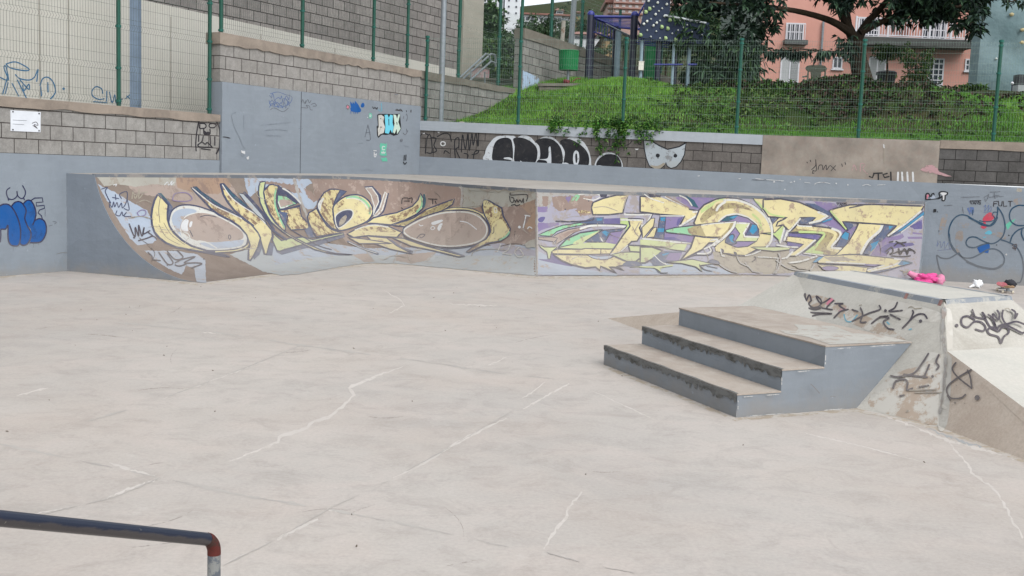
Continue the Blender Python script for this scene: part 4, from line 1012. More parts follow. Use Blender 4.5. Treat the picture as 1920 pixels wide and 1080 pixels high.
d.piece(P_cream, K, [(235, 810), (640, 815), (720, 850), (860, 872), (960, 832), (1110, 900), (1070, 942), (990, 950), (1080, 1005), (980, 965), (900, 960), (990, 1035), (880, 985), (800, 950), (790, 1000), (740, 960), (620, 972), (450, 932), (330, 880)], OW, False)
d.piece(P_paleblue, K, [(650, 812), (760, 830), (930, 825), (900, 860), (800, 872), (700, 852)], 1.4, True)
d.piece(P_creamg, K, [(930, 812), (1050, 785), (1200, 780), (1345, 790), (1215, 892), (1110, 892), (1040, 860)], 1.8, False)
d.piece(P_creamg, K, [(1130, 700), (1390, 710), (1530, 762), (1300, 912), (1225, 895), (1352, 790), (1150, 775)], OW, False); d.fill(P_lime, [(1380, 750), (1470, 770), (1360, 850), (1310, 860)], True)
d.fill(P_navyf, [(1060, 930), (1120, 895), (1240, 900), (1290, 945), (1100, 950)], True)
d.fill(P_navyf, [(1390, 880), (1500, 780), (1588, 770), (1588, 950), (1420, 940)]); d.stroke(P_whiteo, [(1440, 800), (1520, 880), (1588, 930)], 1.6)
d.stroke(P_line, [(1150, 965), (1440, 950), (1588, 955)], 1.6); d.fill(P_creamg, [(1150, 960), (1440, 955), (1588, 960), (1500, 990), (1440, 975)], False)
d.at(N3)
d.fill(P_purple, [(300, 330), (512, 325), (430, 462), (298, 490)]); d.fill(P_purple, [(290, 525), (650, 560), (620, 636), (278, 590)])
d.fill(P_purpled, [(280, 575), (400, 570), (490, 610), (280, 600)]); d.fill(P_purpled, [(430, 420), (450, 350), (510, 330), (450, 440)])
d.piece(P_navyf, K, [(235, 325), (305, 328), (280, 595), (160, 580), (215, 460)], 1.6, False); d.fill(P_blue, [(242, 338), (302, 336), (296, 375), (246, 375)]); d.fill(P_blue, [(208, 465), (288, 468), (278, 510), (205, 510)])
d.fill(P_creamg, [(0, 600), (200, 605), (420, 640), (560, 655), (520, 740), (330, 720), (250, 690), (0, 660)]); d.stroke(P_whiteo, [(30, 590), (200, 605), (420, 630), (600, 650)], 3); d.stroke(K, [(0, 670), (250, 690), (380, 720), (540, 740)], 1.6); d.stroke(P_taupe, [(240, 680), (360, 690), (420, 650), (600, 650)], 2)
d.piece(P_creamg, K, [(0, 690), (140, 690), (262, 735), (200, 800), (60, 880), (0, 880)], OW, False)
d.fill(P_navyf, [(140, 820), (260, 740), (500, 745), (460, 850), (300, 880), (180, 880)]); d.fill(P_purple, [(300, 840), (350, 760), (500, 760), (450, 860)]); d.fill(P_blue, [(260, 775), (350, 755), (330, 775), (270, 800)])
d.stroke(P_whiteo, [(160, 780), (240, 860), (310, 900)], 1.6)
d.piece(P_cream, K, [(0, 85), (200, 90), (420, 200), (600, 242), (742, 262), (640, 342), (460, 450), (530, 320), (240, 300), (0, 268)], OW, False)
d.stroke(P_whiteo, [(630, 270), (735, 265), (640, 335), (470, 440)], 3.5, smooth=False); d.stroke(P_whiteo, [(240, 318), (520, 318)], 2)
d.stroke(P_whiteo, [(50, 60), (130, 110), (280, 160)], 2); d.stroke(P_cream, [(200, 95), (380, 170), (560, 240)], 6); d.stroke(P_whiteo, [(300, 90), (420, 150), (540, 200)], 3); d.fill(P_line, [(90, 50), (250, 70), (240, 100), (120, 85)], jag=.6)
d.stroke(P_brown, [(310, 85), (440, 150), (580, 220)], 2.5)
d.fill(P_teal, [(535, 68), (640, 130), (695, 222), (620, 200), (590, 140)]); d.stroke(P_whiteo, [(470, 75), (560, 120), (615, 195)], 2.4)
d.piece(P_cream, K, [(700, 250), (760, 185), (900, 118), (1040, 98), (1200, 125), (1340, 190), (1470, 280), (1550, 390), (1580, 500), (1560, 610), (1500, 685), (1380, 725), (1250, 795), (1100, 785), (950, 745), (900, 690), (880, 640), (820, 640), (740, 720), (640, 770), (470, 862), (600, 700), (640, 580), (680, 470), (640, 400)], OW, False)
d.fill(P_olive, [(720, 330), (850, 200), (1000, 160), (1200, 180), (1340, 260), (1200, 230), (1000, 240), (850, 320), (740, 400)], True)
d.fill(P_lime, [(720, 245), (800, 185), (940, 118), (1030, 104), (900, 170), (800, 240), (720, 290)])
d.stroke(P_whiteo, [(1000, 130), (1150, 130), (1320, 190), (1450, 285), (1530, 390), (1565, 490)], 4); d.stroke(P_whiteo, [(910, 250), (940, 200), (1010, 150)], 4.5); d.stroke(P_cream, [(870, 220), (900, 170), (960, 140)], 4)
d.stroke(P_lime, [(1340, 300), (1420, 380), (1440, 480)], 4)
d.stroke(P_whiteo, [(935, 382), (1020, 318), (1150, 296), (1280, 336), (1390, 420)], 3)
d.piece(P_purple, K, [(950, 385), (1030, 325), (1150, 308), (1280, 345), (1385, 425), (1418, 555), (1375, 625), (1280, 682), (1150, 696), (1010, 640), (1060, 540), (1130, 420)], 2, False)
d.fill(P_teal, [(960, 378), (1040, 320), (1160, 312), (1120, 355), (1040, 385)]); d.fill(P_blue, [(1060, 340), (1120, 315), (1165, 316), (1110, 352)])
d.piece(P_creamg, K, [(1140, 395), (1315, 402), (1245, 520), (1255, 560), (1410, 568), (1385, 622), (1130, 622), (1185, 530), (1120, 440)], 1.6, False)
d.stroke(P_whiteo, [(1150, 402), (1300, 408), (1230, 525), (1245, 565), (1405, 570)], 3, smooth=False)
d.piece(P_navyf, K, [(1255, 545), (1320, 412), (1382, 420), (1412, 480), (1412, 552)], 1.6, False); d.fill(P_blue, [(1300, 500), (1335, 420), (1388, 435), (1390, 490), (1340, 540)])
d.piece(P_navyf, K, [(1010, 625), (1050, 560), (1095, 535), (1122, 560), (1105, 605), (1150, 640), (1080, 662)], 1.6, True); d.fill(P_blue, [(1060, 570), (1100, 545), (1110, 580), (1095, 610), (1120, 635), (1080, 625)], True)
d.piece(P_olive, K, [(300, 490), (420, 460), (700, 425), (900, 402), (1145, 384), (1110, 475), (1000, 590), (885, 678), (850, 662), (955, 582), (760, 572), (500, 532), (310, 512)], OW, False)
d.fill(P_green, [(305, 490), (420, 464), (640, 440), (560, 475), (575, 520), (620, 548), (500, 528), (315, 510)]); d.fill(P_cream, [(720, 440), (900, 410), (1080, 395), (1040, 480), (960, 560), (780, 560)])
d.stroke(P_whiteo, [(1130, 392), (1095, 470), (990, 580), (870, 670)], 4.5); d.stroke(P_whiteo, [(730, 430), (900, 408), (1130, 392)], 2)
d.stroke(P_whiteo, [(840, 610), (920, 600), (850, 670), (760, 715)], 3); d.stroke(P_whiteo, [(680, 770), (780, 770), (840, 740), (820, 690)], 3); d.stroke(K, [(470, 862), (640, 790), (820, 785), (860, 740), (840, 690)], 1.8)
d.fill(P_cream, [(890, 690), (960, 680), (1250, 710), (1240, 780), (1000, 760), (900, 740)]); 
for x, y in ((975, 735), (1130, 772)): d.fill(P_line, [(x - 20, y - 25), (x + 15, y - 15), (x + 20, y + 15), (x - 5, y + 25)], True)
d.stroke(P_whiteo, [(955, 720), (970, 790), (1000, 800)], 2.4)
d.piece(P_cream, K, [(1345, 110), (1560, 110), (1779, 148), (1779, 340), (1540, 332), (1450, 220)], 1.4, False); d.fill(P_lime, [(1350, 120), (1420, 160), (1540, 300), (1480, 270)])
d.fill(P_navyf, [(1545, 340), (1620, 345), (1575, 400)])
d.piece(P_cream, K, [(1570, 420), (1650, 340), (1779, 345), (1779, 420), (1700, 420), (1640, 500), (1590, 520)], 1.4, False)
d.piece(P_creamg, K, [(1310, 690), (1500, 690), (1779, 690), (1779, 720), (1600, 742), (1400, 720)], 1.6, False)
d.piece(P_lime, K, [(1425, 524), (1600, 520), (1690, 430), (1735, 410), (1690, 560), (1655, 640), (1640, 600), (1580, 545)], 1.8, False)
d.stroke(P_whiteo, [(1725, 430), (1665, 640)], 3); d.stroke(P_whiteo, [(1765, 450), (1715, 610)], 4)
d.stroke(P_whiteo, [(1250, 795), (1340, 775), (1430, 735)], 2.4); d.stroke(K, [(1330, 870), (1375, 830), (1360, 800)], 1.4); d.stroke(P_whiteo, [(1400, 810), (1650, 825)], 2); d.stroke(P_whiteo, [(1690, 830), (1740, 815), (1779, 770)], 3)
for pg in ([(900, 860), (980, 930), (1080, 985), (1150, 1000)], [(1150, 800), (1190, 880), (1290, 930), (1340, 990)], [(1640, 830), (1620, 960), (1590, 1010)], [(1250, 880), (1340, 980), (1420, 1000)]): d.stroke(P_seam, pg, 2.4)
d.piece(P_creamg, K, [(310, 875), (620, 840), (860, 895), (700, 915), (740, 990), (660, 930), (500, 890)], 1.6, False); d.stroke(P_line, [(700, 900), (760, 960), (860, 985)], 1.4); d.stroke(P_line, [(790, 920), (920, 945)], 1.2)
d.piece(P_navyf, K, [(810, 870), (850, 845), (920, 860), (940, 900), (860, 890)], 1.2, True)
d.stroke(P_creamg, [(0, 930), (180, 935), (380, 915)], 3); d.stroke(P_line, [(180, 940), (230, 1000), (330, 1005)], 1.3); d.fill(P_creamg, [(140, 935), (280, 925), (230, 950), (250, 1000), (200, 960)])
d.at(N4)
d.stroke(P_whiteo, [(0, 210), (60, 300), (100, 420), (95, 560), (40, 640)], 4)
d.piece(P_cream, K, [(0, 90), (200, 80), (420, 120), (600, 200), (768, 282), (680, 332), (530, 368), (610, 298), (430, 300), (380, 380), (300, 450), (230, 385), (150, 400), (170, 350), (280, 298), (60, 290), (0, 200)], OW, False)
d.stroke(P_whiteo, [(640, 235), (752, 280), (660, 335), (540, 362)], 4, smooth=False); d.stroke(P_lime, [(10, 190), (90, 260), (240, 290)], 3)
d.fill(P_navyf, [(420, 320), (560, 290), (600, 300), (500, 370), (430, 370)]); d.stroke(P_whiteo, [(430, 310), (330, 430), (290, 460)], 3)
d.fill(P_navyf, [(480, 128), (600, 138), (775, 235), (785, 270), (740, 265), (600, 190)]); d.fill(P_blue, [(680, 345), (810, 296), (790, 325), (680, 362)]); d.fill(P_navyf, [(560, 375), (700, 345), (680, 365), (600, 385)])
d.fill(P_purpled, [(300, 482), (640, 500), (672, 532), (610, 560), (420, 530), (300, 512)]); d.fill(P_purpled, [(280, 580), (480, 600), (420, 640), (280, 625)])
d.piece(P_olive, K, [(310, 470), (400, 375), (600, 398), (780, 420), (880, 450), (905, 510), (850, 580), (805, 640), (925, 655), (830, 748), (465, 715), (600, 600), (690, 500), (610, 478), (400, 470)], OW, False)
d.stroke(P_lime, [(420, 465), (620, 470), (710, 490), (640, 590), (520, 700)], 4); d.stroke(P_cream, [(400, 410), (600, 430), (760, 450), (840, 500), (770, 620), (760, 660), (870, 690)], 6); d.fill(P_lime, [(480, 705), (620, 600), (640, 620), (590, 680), (700, 700), (690, 730)])
d.stroke(P_whiteo, [(800, 430), (880, 460), (895, 510), (845, 575), (795, 645), (905, 660)], 4); d.stroke(P_whiteo, [(470, 715), (650, 735), (830, 745), (910, 665)], 2.4); d.stroke(P_whiteo, [(400, 380), (420, 395), (560, 402)], 2.4)
d.piece(P_cream, K, [(280, 520), (420, 530), (560, 550), (622, 562), (500, 665), (380, 745), (285, 748), (470, 610), (260, 575)], 1.8, False); d.stroke(P_whiteo, [(600, 562), (490, 660), (380, 738)], 3)
d.stroke(P_whiteo, [(160, 620), (290, 640), (400, 645)], 3); d.stroke(P_whiteo, [(340, 700), (270, 770)], 3.5); d.stroke(P_whiteo, [(0, 760), (180, 775)], 2)
d.piece(P_navyf, K, [(840, 640), (900, 520), (950, 458), (1000, 480), (990, 560), (950, 640)], 1.6, False); d.fill(P_blue, [(905, 520), (950, 465), (994, 485), (980, 560), (920, 540)])
d.fill(P_navyf, [(1860, 215), (1866, 270), (1570, 480), (1460, 522), (1430, 505), (1540, 460)]); d.fill(P_blue, [(1866, 230), (1866, 260), (1600, 450), (1560, 460)]); d.stroke(P_whiteo, [(1850, 280), (1600, 470)], 1.6)
d.fill(P_navyf, [(1400, 385), (1545, 388), (1450, 500), (1380, 565), (1240, 605), (1330, 500)]); d.fill(P_blue, [(1455, 392), (1515, 392), (1460, 440)]); d.fill(P_blue, [(1240, 605), (1345, 565), (1300, 645), (1240, 700)]); d.fill(P_navyf, [(1160, 720), (1240, 600), (1260, 640), (1230, 730)])
d.fill(P_navyf, [(930, 345), (1020, 350), (1050, 400), (980, 450), (960, 400)])
d.piece(P_cream, K, [(1108, 365), (1405, 378), (1370, 455), (1240, 570), (1150, 720), (1080, 725), (930, 730), (830, 748), (985, 590), (1080, 430)], 1.8, False)
d.stroke(P_whiteo, [(1380, 385), (1345, 455), (1220, 570), (1135, 715)], 5)
d.piece(P_cream, K, [(768, 215), (870, 180), (1000, 150), (1300, 145), (1865, 165), (1830, 222), (1470, 512), (1430, 505), (1550, 392), (1400, 378), (920, 345), (985, 445), (880, 352), (800, 272)], OW, False)
d.stroke(P_whiteo, [(1830, 222), (1650, 370), (1450, 508)], 3); d.stroke(P_lime, [(785, 225), (830, 280), (960, 430)], 3); d.stroke(K, [(1000, 185), (1160, 152)], 2.6); d.stroke(K, [(850, 188), (960, 158)], 3)
d.piece(P_cream, K, [(710, 745), (1080, 730), (1500, 772), (1620, 800), (1725, 826), (1500, 890), (1225, 942), (1190, 920), (1385, 850), (1160, 852), (640, 830), (620, 790)], 1.8, False)
d.piece(P_cream, K, [(640, 855), (1000, 860), (1210, 885), (1190, 945), (900, 925), (720, 920)], 1.4, False); d.fill(P_taupe, [(700, 760), (900, 750), (1100, 800), (800, 815)], jag=.8)
d.stroke(P_whiteo, [(730, 818), (1100, 836), (1180, 840)], 2.6); d.stroke(P_whiteo, [(1400, 855), (1210, 915)], 2.4); d.stroke(P_whiteo, [(1520, 780), (1610, 800), (1460, 870), (1250, 925)], 3)
d.fill(P_purpled, [(1180, 840), (1360, 845), (1290, 870), (1160, 858)]); d.fill(P_blue, [(1600, 800), (1725, 826), (1600, 855), (1560, 850)]); d.fill(P_navyf, [(1225, 942), (1520, 885), (1640, 848), (1500, 900), (1330, 945)]); d.stroke(P_teal, [(1725, 826), (1610, 798)], 2.4)
d.piece(P_purple, K, [(680, 885), (760, 868), (860, 880), (860, 905), (780, 922), (710, 915)], 1.2, True)
d.stroke(P_whiteo, [(300, 830), (440, 810), (620, 750)], 3.4); d.fill(P_blue, [(570, 825), (640, 760), (700, 755), (620, 822)]); d.stroke(P_seam, [(590, 850), (550, 920)], 3); d.stroke(P_seam, [(180, 720), (200, 820), (150, 960)], 3.4); d.stroke(P_seam, [(150, 800), (300, 900), (520, 930)], 2.4)
d.fill(P_taupe, [(320, 850), (560, 850), (540, 920), (420, 905)], jag=.8)
d.done('pale yellow and violet wild style lettering at the right end of the ramp')

# ---------------------------------------------------------------- seams and tags on the transition
for pts, w in (([(1006, 356), (1006.5, 430), (1007, 517)], 4), ([(551, 335), (560, 365), (573, 399), (586, 425), (603, 443)], 5), ([(671, 410), (676, 440), (681, 462), (702, 490)], 2.5), ([(757, 418), (754, 450), (738, 491)], 3.5), ([(867, 347), (864, 391), (844, 432), (822, 466), (801, 489)], 4)):
    d = Decal('mortar_seam', S_qp, qp, PX, .030); d.stroke(P_seam, pts, w, wob=.4); d.done()
d = Decal('graffiti_tag', S_qp, qp, ZA, .031)
d.strokes(P_navy, 1.8, [(95, 215), (150, 200), (130, 240), (180, 340)], [(130, 240), (160, 310)], [(170, 380), (165, 330), (190, 380), (205, 330), (215, 375), (235, 335), (250, 380), (275, 340), (285, 385), (320, 330), (325, 240), (260, 260), (275, 300)], [(325, 300), (345, 400), (300, 390)], [(235, 410), (225, 445), (260, 455), (280, 420), (290, 455), (320, 425), (300, 460), (360, 460)], [(195, 290), (250, 300)], [(220, 265), (225, 310)])
d.strokes(P_taupe, 2, [(370, 300), (380, 230), (400, 300), (440, 210), (430, 300), (480, 240)], [(410, 340), (480, 315), (540, 335)], [(385, 265), (510, 240)])
d.strokes(P_tag, 2.6, [(345, 530), (380, 620), (400, 640), (400, 560), (430, 640), (430, 540), (460, 640), (480, 560), (470, 620), (530, 590)], [(430, 680), (500, 660), (560, 640), (590, 665)], [(510, 600), (560, 640)]); d.dot(P_tag, 390, 652, 10)
d.strokes(P_tag, 2.4, [(515, 785), (550, 820), (560, 850), (625, 860)], [(612, 785), (690, 890), (740, 880), (690, 800)], [(690, 780), (760, 850), (830, 830), (780, 770)], [(760, 880), (820, 850), (940, 825), (840, 880), (940, 880), (1000, 890), (910, 925)], [(760, 900), (800, 910), (860, 890)]); d.dot(P_tag, 690, 898, 9); d.dot(P_tag, 1018, 845, 8)
d.strokes(P_purple, 1.6, [(735, 300), (760, 255), (860, 250), (910, 300), (860, 325), (750, 320), (735, 300)], [(415, 430), (450, 405), (490, 410), (490, 445), (440, 460), (415, 430)])
d.strokes(P_white, 1.4, [(660, 180), (690, 150), (700, 180), (730, 140), (720, 180), (750, 150)], [(200, 180), (230, 170), (220, 190)])
d.at(N1)
d.strokes(P_black, 1.6, [(330, 290), (340, 230), (400, 225)], [(400, 240), (450, 225), (445, 280)], [(640, 235), (740, 240)], [(690, 240), (690, 295)], [(720, 260), (730, 290)], [(360, 260), (420, 260)], [(325, 340), (340, 350)])
d.strokes(P_black, 1.5, [(1590, 165), (1600, 190), (1780, 185), (1775, 260)], [(1580, 200), (1590, 260), (1620, 275), (1630, 230), (1600, 215)], [(1640, 250), (1650, 275), (1665, 240), (1680, 275), (1700, 245), (1720, 275), (1740, 230), (1740, 280)], [(1600, 310), (1640, 300), (1660, 315), (1700, 300)])
d.strokes(P_white, 2.0, [(1760, 425), (1815, 435)], [(1770, 435), (1740, 570)], [(1790, 580), (1810, 560), (1840, 575)]); d.dot(P_white, 1695, 562, 17)
d.strokes(P_whiteo, 1.6, [(1480, 760), (1440, 850)], [(1590, 760), (1560, 830), (1500, 870), (1600, 880)], [(1690, 800), (1640, 850), (1680, 910), (1740, 890), (1700, 820)])
d.strokes(P_beige, 2.6, [(1110, 125), (1240, 135)], [(1290, 140), (1400, 145)]); d.strokes(P_taupe, 1.6, [(1100, 110), (1130, 150)], [(1240, 120), (1330, 150), (1390, 125), (1450, 155), (1520, 130), (1600, 160), (1680, 140), (1860, 160)])
d.fill(P_beige, [(1760, 760), (1810, 720), (1875, 700), (1880, 800), (1770, 800)], jag=.8)
d.at(ZD)
d.text(P_black, 'VANS', 622, 242, 22, 15, 1.2, .04); d.stroke(P_black, [(618, 222), (690, 224)], 1.2)
d.text(P_black, 'FULT', 922, 268, 26, 26, 1.4, .02); d.text(P_black, 'W.T.F', 1092, 265, 18, 14, 1.4)
d.strokes(P_tag, 3.0, [(750, 300), (780, 300), (770, 270), (800, 260)], [(760, 320), (800, 325), (790, 290)], [(810, 270), (815, 320), (840, 315), (845, 265), (820, 275)], [(850, 320), (870, 270), (880, 320)], [(860, 300), (900, 270)], [(890, 320), (905, 260), (905, 300)], [(800, 345), (860, 335), (900, 330)], [(830, 335), (850, 345), (890, 340)], [(790, 300), (915, 295)]); d.dot(P_tag, 930, 313, 7); d.dot(P_tag, 736, 300, 6)
d.strokes(P_tag, 3.0, [(975, 295), (965, 335)], [(1030, 285), (1010, 330), (1050, 340), (1040, 355), (1005, 358)])
d.strokes(P_black, 2.2, [(960, 560), (1000, 530), (1010, 560), (990, 580), (1050, 560)], [(1020, 520), (1050, 500), (1090, 520)], [(1000, 590), (1080, 595), (1130, 590)], [(1050, 540), (1060, 580), (1090, 540), (1110, 580), (1120, 540), (1160, 560)], [(985, 495), (1010, 490)], [(1030, 490), (1060, 500), (1100, 495)], [(1040, 560), (1140, 550)], [(980, 560), (970, 575)]); d.dot(P_black, 1162, 568, 6)
d.strokes(P_taupe, 1.6, [(1060, 690), (1090, 700), (1080, 715), (1110, 695), (1130, 715), (1150, 690), (1170, 690)], [(1080, 705), (1160, 705)], [(1090, 725), (1120, 715), (1160, 725)])
d.done()

# ---------------------------------------------------------------- left wall: blue bubble letters, face, plaque scribble
d = Decal('bubble_lettering', S_left, lw_base, LL)
d.fill(P_cobalt, [(-60, 590), (-10, 550), (40, 532), (95, 540), (150, 600), (195, 700), (215, 800), (215, 900), (195, 960), (150, 970), (110, 950), (88, 890), (85, 800), (85, 755), (60, 790), (10, 795), (-40, 780), (-70, 700)], True)
d.fill(P_cobalt, [(125, 545), (160, 510), (210, 505), (250, 540), (275, 600), (262, 680), (290, 760), (325, 830), (320, 900), (280, 955), (230, 955), (200, 900), (210, 760), (180, 640)], True)
d.fill(P_cobalt, [(250, 525), (290, 488), (335, 500), (370, 570), (380, 640), (372, 690), (420, 685), (470, 710), (492, 780), (480, 860), (430, 925), (330, 935), (320, 850), (330, 800), (280, 730), (268, 650), (285, 590)], True)
IW = 2.6
d.strokes(P_navyo, IW, [(-60, 590), (-10, 550), (40, 528), (95, 535), (150, 595), (197, 700), (218, 800), (216, 900), (195, 965), (150, 972), (108, 955), (86, 890), (84, 755), (60, 792), (10, 798), (8, 860), (0, 930)], [(125, 545), (160, 508), (210, 502), (252, 538), (278, 600), (264, 680), (292, 760), (328, 830), (322, 900), (282, 958), (232, 962), (210, 940)], [(248, 522), (290, 486), (335, 498), (372, 568), (382, 640), (366, 705), (350, 745)], [(372, 700), (420, 682), (472, 708), (494, 780), (482, 860), (430, 930), (320, 938)])
d.strokes(P_navyo, 2.0, [(330, 488), (370, 462), (450, 460), (458, 505), (385, 510), (388, 548), (470, 540), (475, 570), (420, 590), (405, 620), (440, 650), (452, 690)], smooth=False)
d.strokes(P_navyo, 2.0, [(105, 352), (72, 380), (72, 430), (95, 470), (140, 475), (180, 440), (180, 390), (190, 440), (230, 468), (262, 440), (270, 390), (240, 330)], [(85, 460), (92, 485)], [(250, 455), (258, 480)])
for x, y0, y1 in ((140, 970, 1030), (203, 955, 985), (357, 935, 990), (408, 930, 965), (480, 580, 660), (243, 960, 985), (315, 940, 960)): d.stroke(P_navyo, [(x, y0), (x, y1)], .8, taper=.6)
d.done('blue bubble letters with indigo outline')
d = Decal('scuff_mark', S_left, lw_base, LL)
d.strokes(P_ghost, 1, [(520, 760), (560, 750)], [(560, 710), (600, 720), (580, 740)], [(600, 1060), (660, 1045), (730, 1048)]); d.done()
d = Decal('face_doodle', S_leftb, lw_block, FF)
d.strokes(P_black, 2.2, [(230, 690), (225, 560), (240, 400), (265, 260), (300, 180), (360, 160), (490, 165), (545, 230), (590, 330), (600, 450), (590, 640), (560, 710)], [(280, 270), (285, 335), (360, 335), (385, 300), (360, 265), (280, 262)], [(430, 300), (445, 270), (500, 262), (540, 290), (510, 325), (450, 325), (430, 300)], [(350, 345), (355, 425), (440, 430), (445, 350)], [(340, 460), (320, 540), (260, 590)], [(445, 460), (455, 580)], [(255, 595), (320, 555), (370, 585), (405, 560), (480, 630)], [(260, 590), (280, 625), (480, 632)], [(310, 655), (450, 672)], [(270, 450), (268, 540)], [(520, 470), (520, 600)])
d.fill(P_black, [(355, 370), (400, 400), (410, 385), (438, 400), (438, 432), (356, 428)]); d.stroke(P_black, [(580, 660), (545, 730)], 3)
d.done('black line drawing of a long face')

# ---------------------------------------------------------------- panel: tags, letters (the cartoon bird is left out)
d = Decal('graffiti_tag', S_panel, tp_panel, PP)
rnd = random.Random(3)
for k in range(3):
    pts = []; x = 160
    while x < 410: pts.append((x, 140 + k * 45 + rnd.uniform(-40, 45))); x += rnd.uniform(7, 18)
    d.stroke(P_ghostb, pts, 1.1)
d.strokes(P_ghostb, 1.0, [(170, 100), (260, 80), (350, 110), (430, 140), (400, 220), (300, 260), (170, 240)], [(155, 180), (180, 250)]); d.strokes(P_ghost, 1.0, [(170, 295), (220, 270), (320, 315), (390, 270)])
d.strokes(P_ghost, 1.2, [(545, 210), (560, 170), (580, 215), (600, 180), (590, 220), (620, 170), (640, 210), (660, 180)], [(545, 265), (620, 270), (600, 240), (640, 250), (650, 290), (680, 295)], [(660, 230), (700, 215), (725, 245), (680, 250)])
d.fill(P_cobalt, [(1130, 230), (1128, 190), (1155, 225), (1160, 195), (1180, 225), (1185, 185), (1225, 230), (1245, 270), (1262, 295), (1250, 320), (1200, 325), (1135, 310), (1128, 270), (1140, 265)]); d.fill(P_cobalt, [(1255, 245), (1268, 215), (1290, 212), (1300, 240), (1285, 262), (1262, 262)], True)
for x in (1135, 1170, 1190, 1215): d.stroke(P_cobalt, [(x, 310), (x + 2, 340)], .9)
d.fill(P_pink, [(1085, 260), (1098, 240), (1115, 258), (1100, 280)], True); d.strokes(P_tag, 1, [(1080, 255), (1095, 235), (1118, 258), (1100, 290), (1088, 270)])
d.strokes(P_black, 1.3, [(1395, 255), (1410, 280), (1425, 262), (1440, 285), (1455, 262)], [(1670, 300), (1690, 285), (1710, 300), (1730, 285), (1755, 315)], [(1680, 300), (1750, 305)], [(1800, 300), (1805, 320)]); d.fill(P_black, [(1440, 270), (1460, 265), (1450, 295)]); d.fill(P_black, [(1850, 295), (1862, 292), (1860, 325), (1850, 325)])
d.fill(P_mint, [(1350, 365), (1360, 335), (1380, 335), (1390, 370), (1375, 395), (1355, 392)], True); d.strokes(P_white, 1.2, [(1365, 350), (1362, 375), (1375, 370), (1372, 350)]); d.dot(P_white, 1337, 384, 6)
d.stroke(P_cyan, [(1500, 215), (1505, 310)], 1.4); d.strokes(P_cyan, 1, [(1460, 290), (1495, 315)])
d.strokes(P_ghost, 1.4, [(1340, 470), (1320, 560), (1305, 620)], [(1340, 470), (1360, 560), (1370, 650), (1320, 655)], [(1310, 570), (1370, 560)], [(1800, 340), (1815, 380), (1800, 430)], [(1770, 370), (1765, 400)], [(1800, 520), (1810, 560)], [(1760, 570), (1790, 590), (1820, 540)], [(1660, 110), (1700, 110)])
d.fill(P_ghost, [(1725, 650), (1750, 640), (1755, 670), (1730, 675)], True)
d.fill(P_mint, [(1480, 730), (1490, 690), (1520, 700), (1530, 690), (1545, 705), (1565, 690), (1565, 740), (1555, 780), (1565, 845), (1500, 842), (1480, 830), (1492, 770)]); d.fill(P_mint, [(1495, 870), (1560, 860), (1575, 910), (1510, 910)], jag=1)
d.strokes(P_white, 1.6, [(1540, 735), (1515, 735), (1515, 770), (1540, 770)], [(1505, 800), (1510, 815), (1525, 795), (1530, 815), (1545, 800)], [(1410, 780), (1440, 785)], [(1415, 800), (1415, 850), (1430, 855), (1440, 820)], [(1420, 825), (1440, 830)])
d.strokes(P_bblack, 1.8, [(1775, 840), (1772, 900)], [(1795, 835), (1792, 895)], [(1765, 920), (1780, 945), (1800, 925)])
d.strokes(P_ghost2, .8, [(130, 470), (280, 455), (420, 440)], [(100, 540), (250, 530), (380, 540)], [(120, 600), (300, 605)], [(1760, 720), (1830, 735)], [(1220, 695), (1280, 690)], [(60, 480), (90, 470)], [(510, 515), (560, 515)], [(1260, 1018), (1330, 1012), (1400, 1020)])
d.at(FF)
d.fill(P_white, [(925, 680), (960, 690), (990, 690), (990, 740), (965, 730), (930, 720)]); d.fill(P_white, [(1015, 785), (1050, 770), (1050, 815), (1030, 825), (1010, 805)]); d.strokes(P_ghost2, .7, [(790, 110), (850, 90), (780, 130), (830, 330), (900, 470), (960, 620), (1010, 660)], [(970, 130), (975, 350)], [(920, 740), (950, 770), (980, 745)]); d.stroke(P_black, [(640, 470), (700, 475), (760, 492)], 1.6, taper=.6)
d.done()
d = Decal('block_lettering', S_panel, tp_panel, PP, .004)
d.fill(P_bblack, [(1450, 355), (1470, 340), (1640, 345), (1725, 340), (1740, 520), (1700, 590), (1650, 605), (1610, 585), (1550, 595), (1510, 590), (1465, 630), (1450, 600), (1445, 490), (1460, 480)])
d.fill(P_whiteo, [(1465, 360), (1500, 352), (1535, 380), (1525, 440), (1545, 500), (1530, 570), (1490, 585), (1465, 610), (1458, 520), (1470, 500)]); d.fill(P_cyanl, [(1540, 355), (1575, 350), (1590, 390), (1610, 350), (1640, 360), (1635, 450), (1650, 500), (1630, 575), (1610, 530), (1590, 580), (1545, 570), (1550, 480)])
d.fill(P_palemint, [(1645, 350), (1675, 355), (1690, 400), (1705, 345), (1725, 350), (1705, 440), (1732, 520), (1690, 585), (1685, 520), (1660, 580), (1640, 560), (1660, 460)])
for p_ in ([(1485, 400), (1500, 400)], [(1485, 500), (1510, 500)], [(1590, 400), (1592, 480)], [(1685, 440), (1690, 470)]): d.stroke(P_bblack, p_, 1.4)
d.done('small white, cyan and lime letters reading BMX')

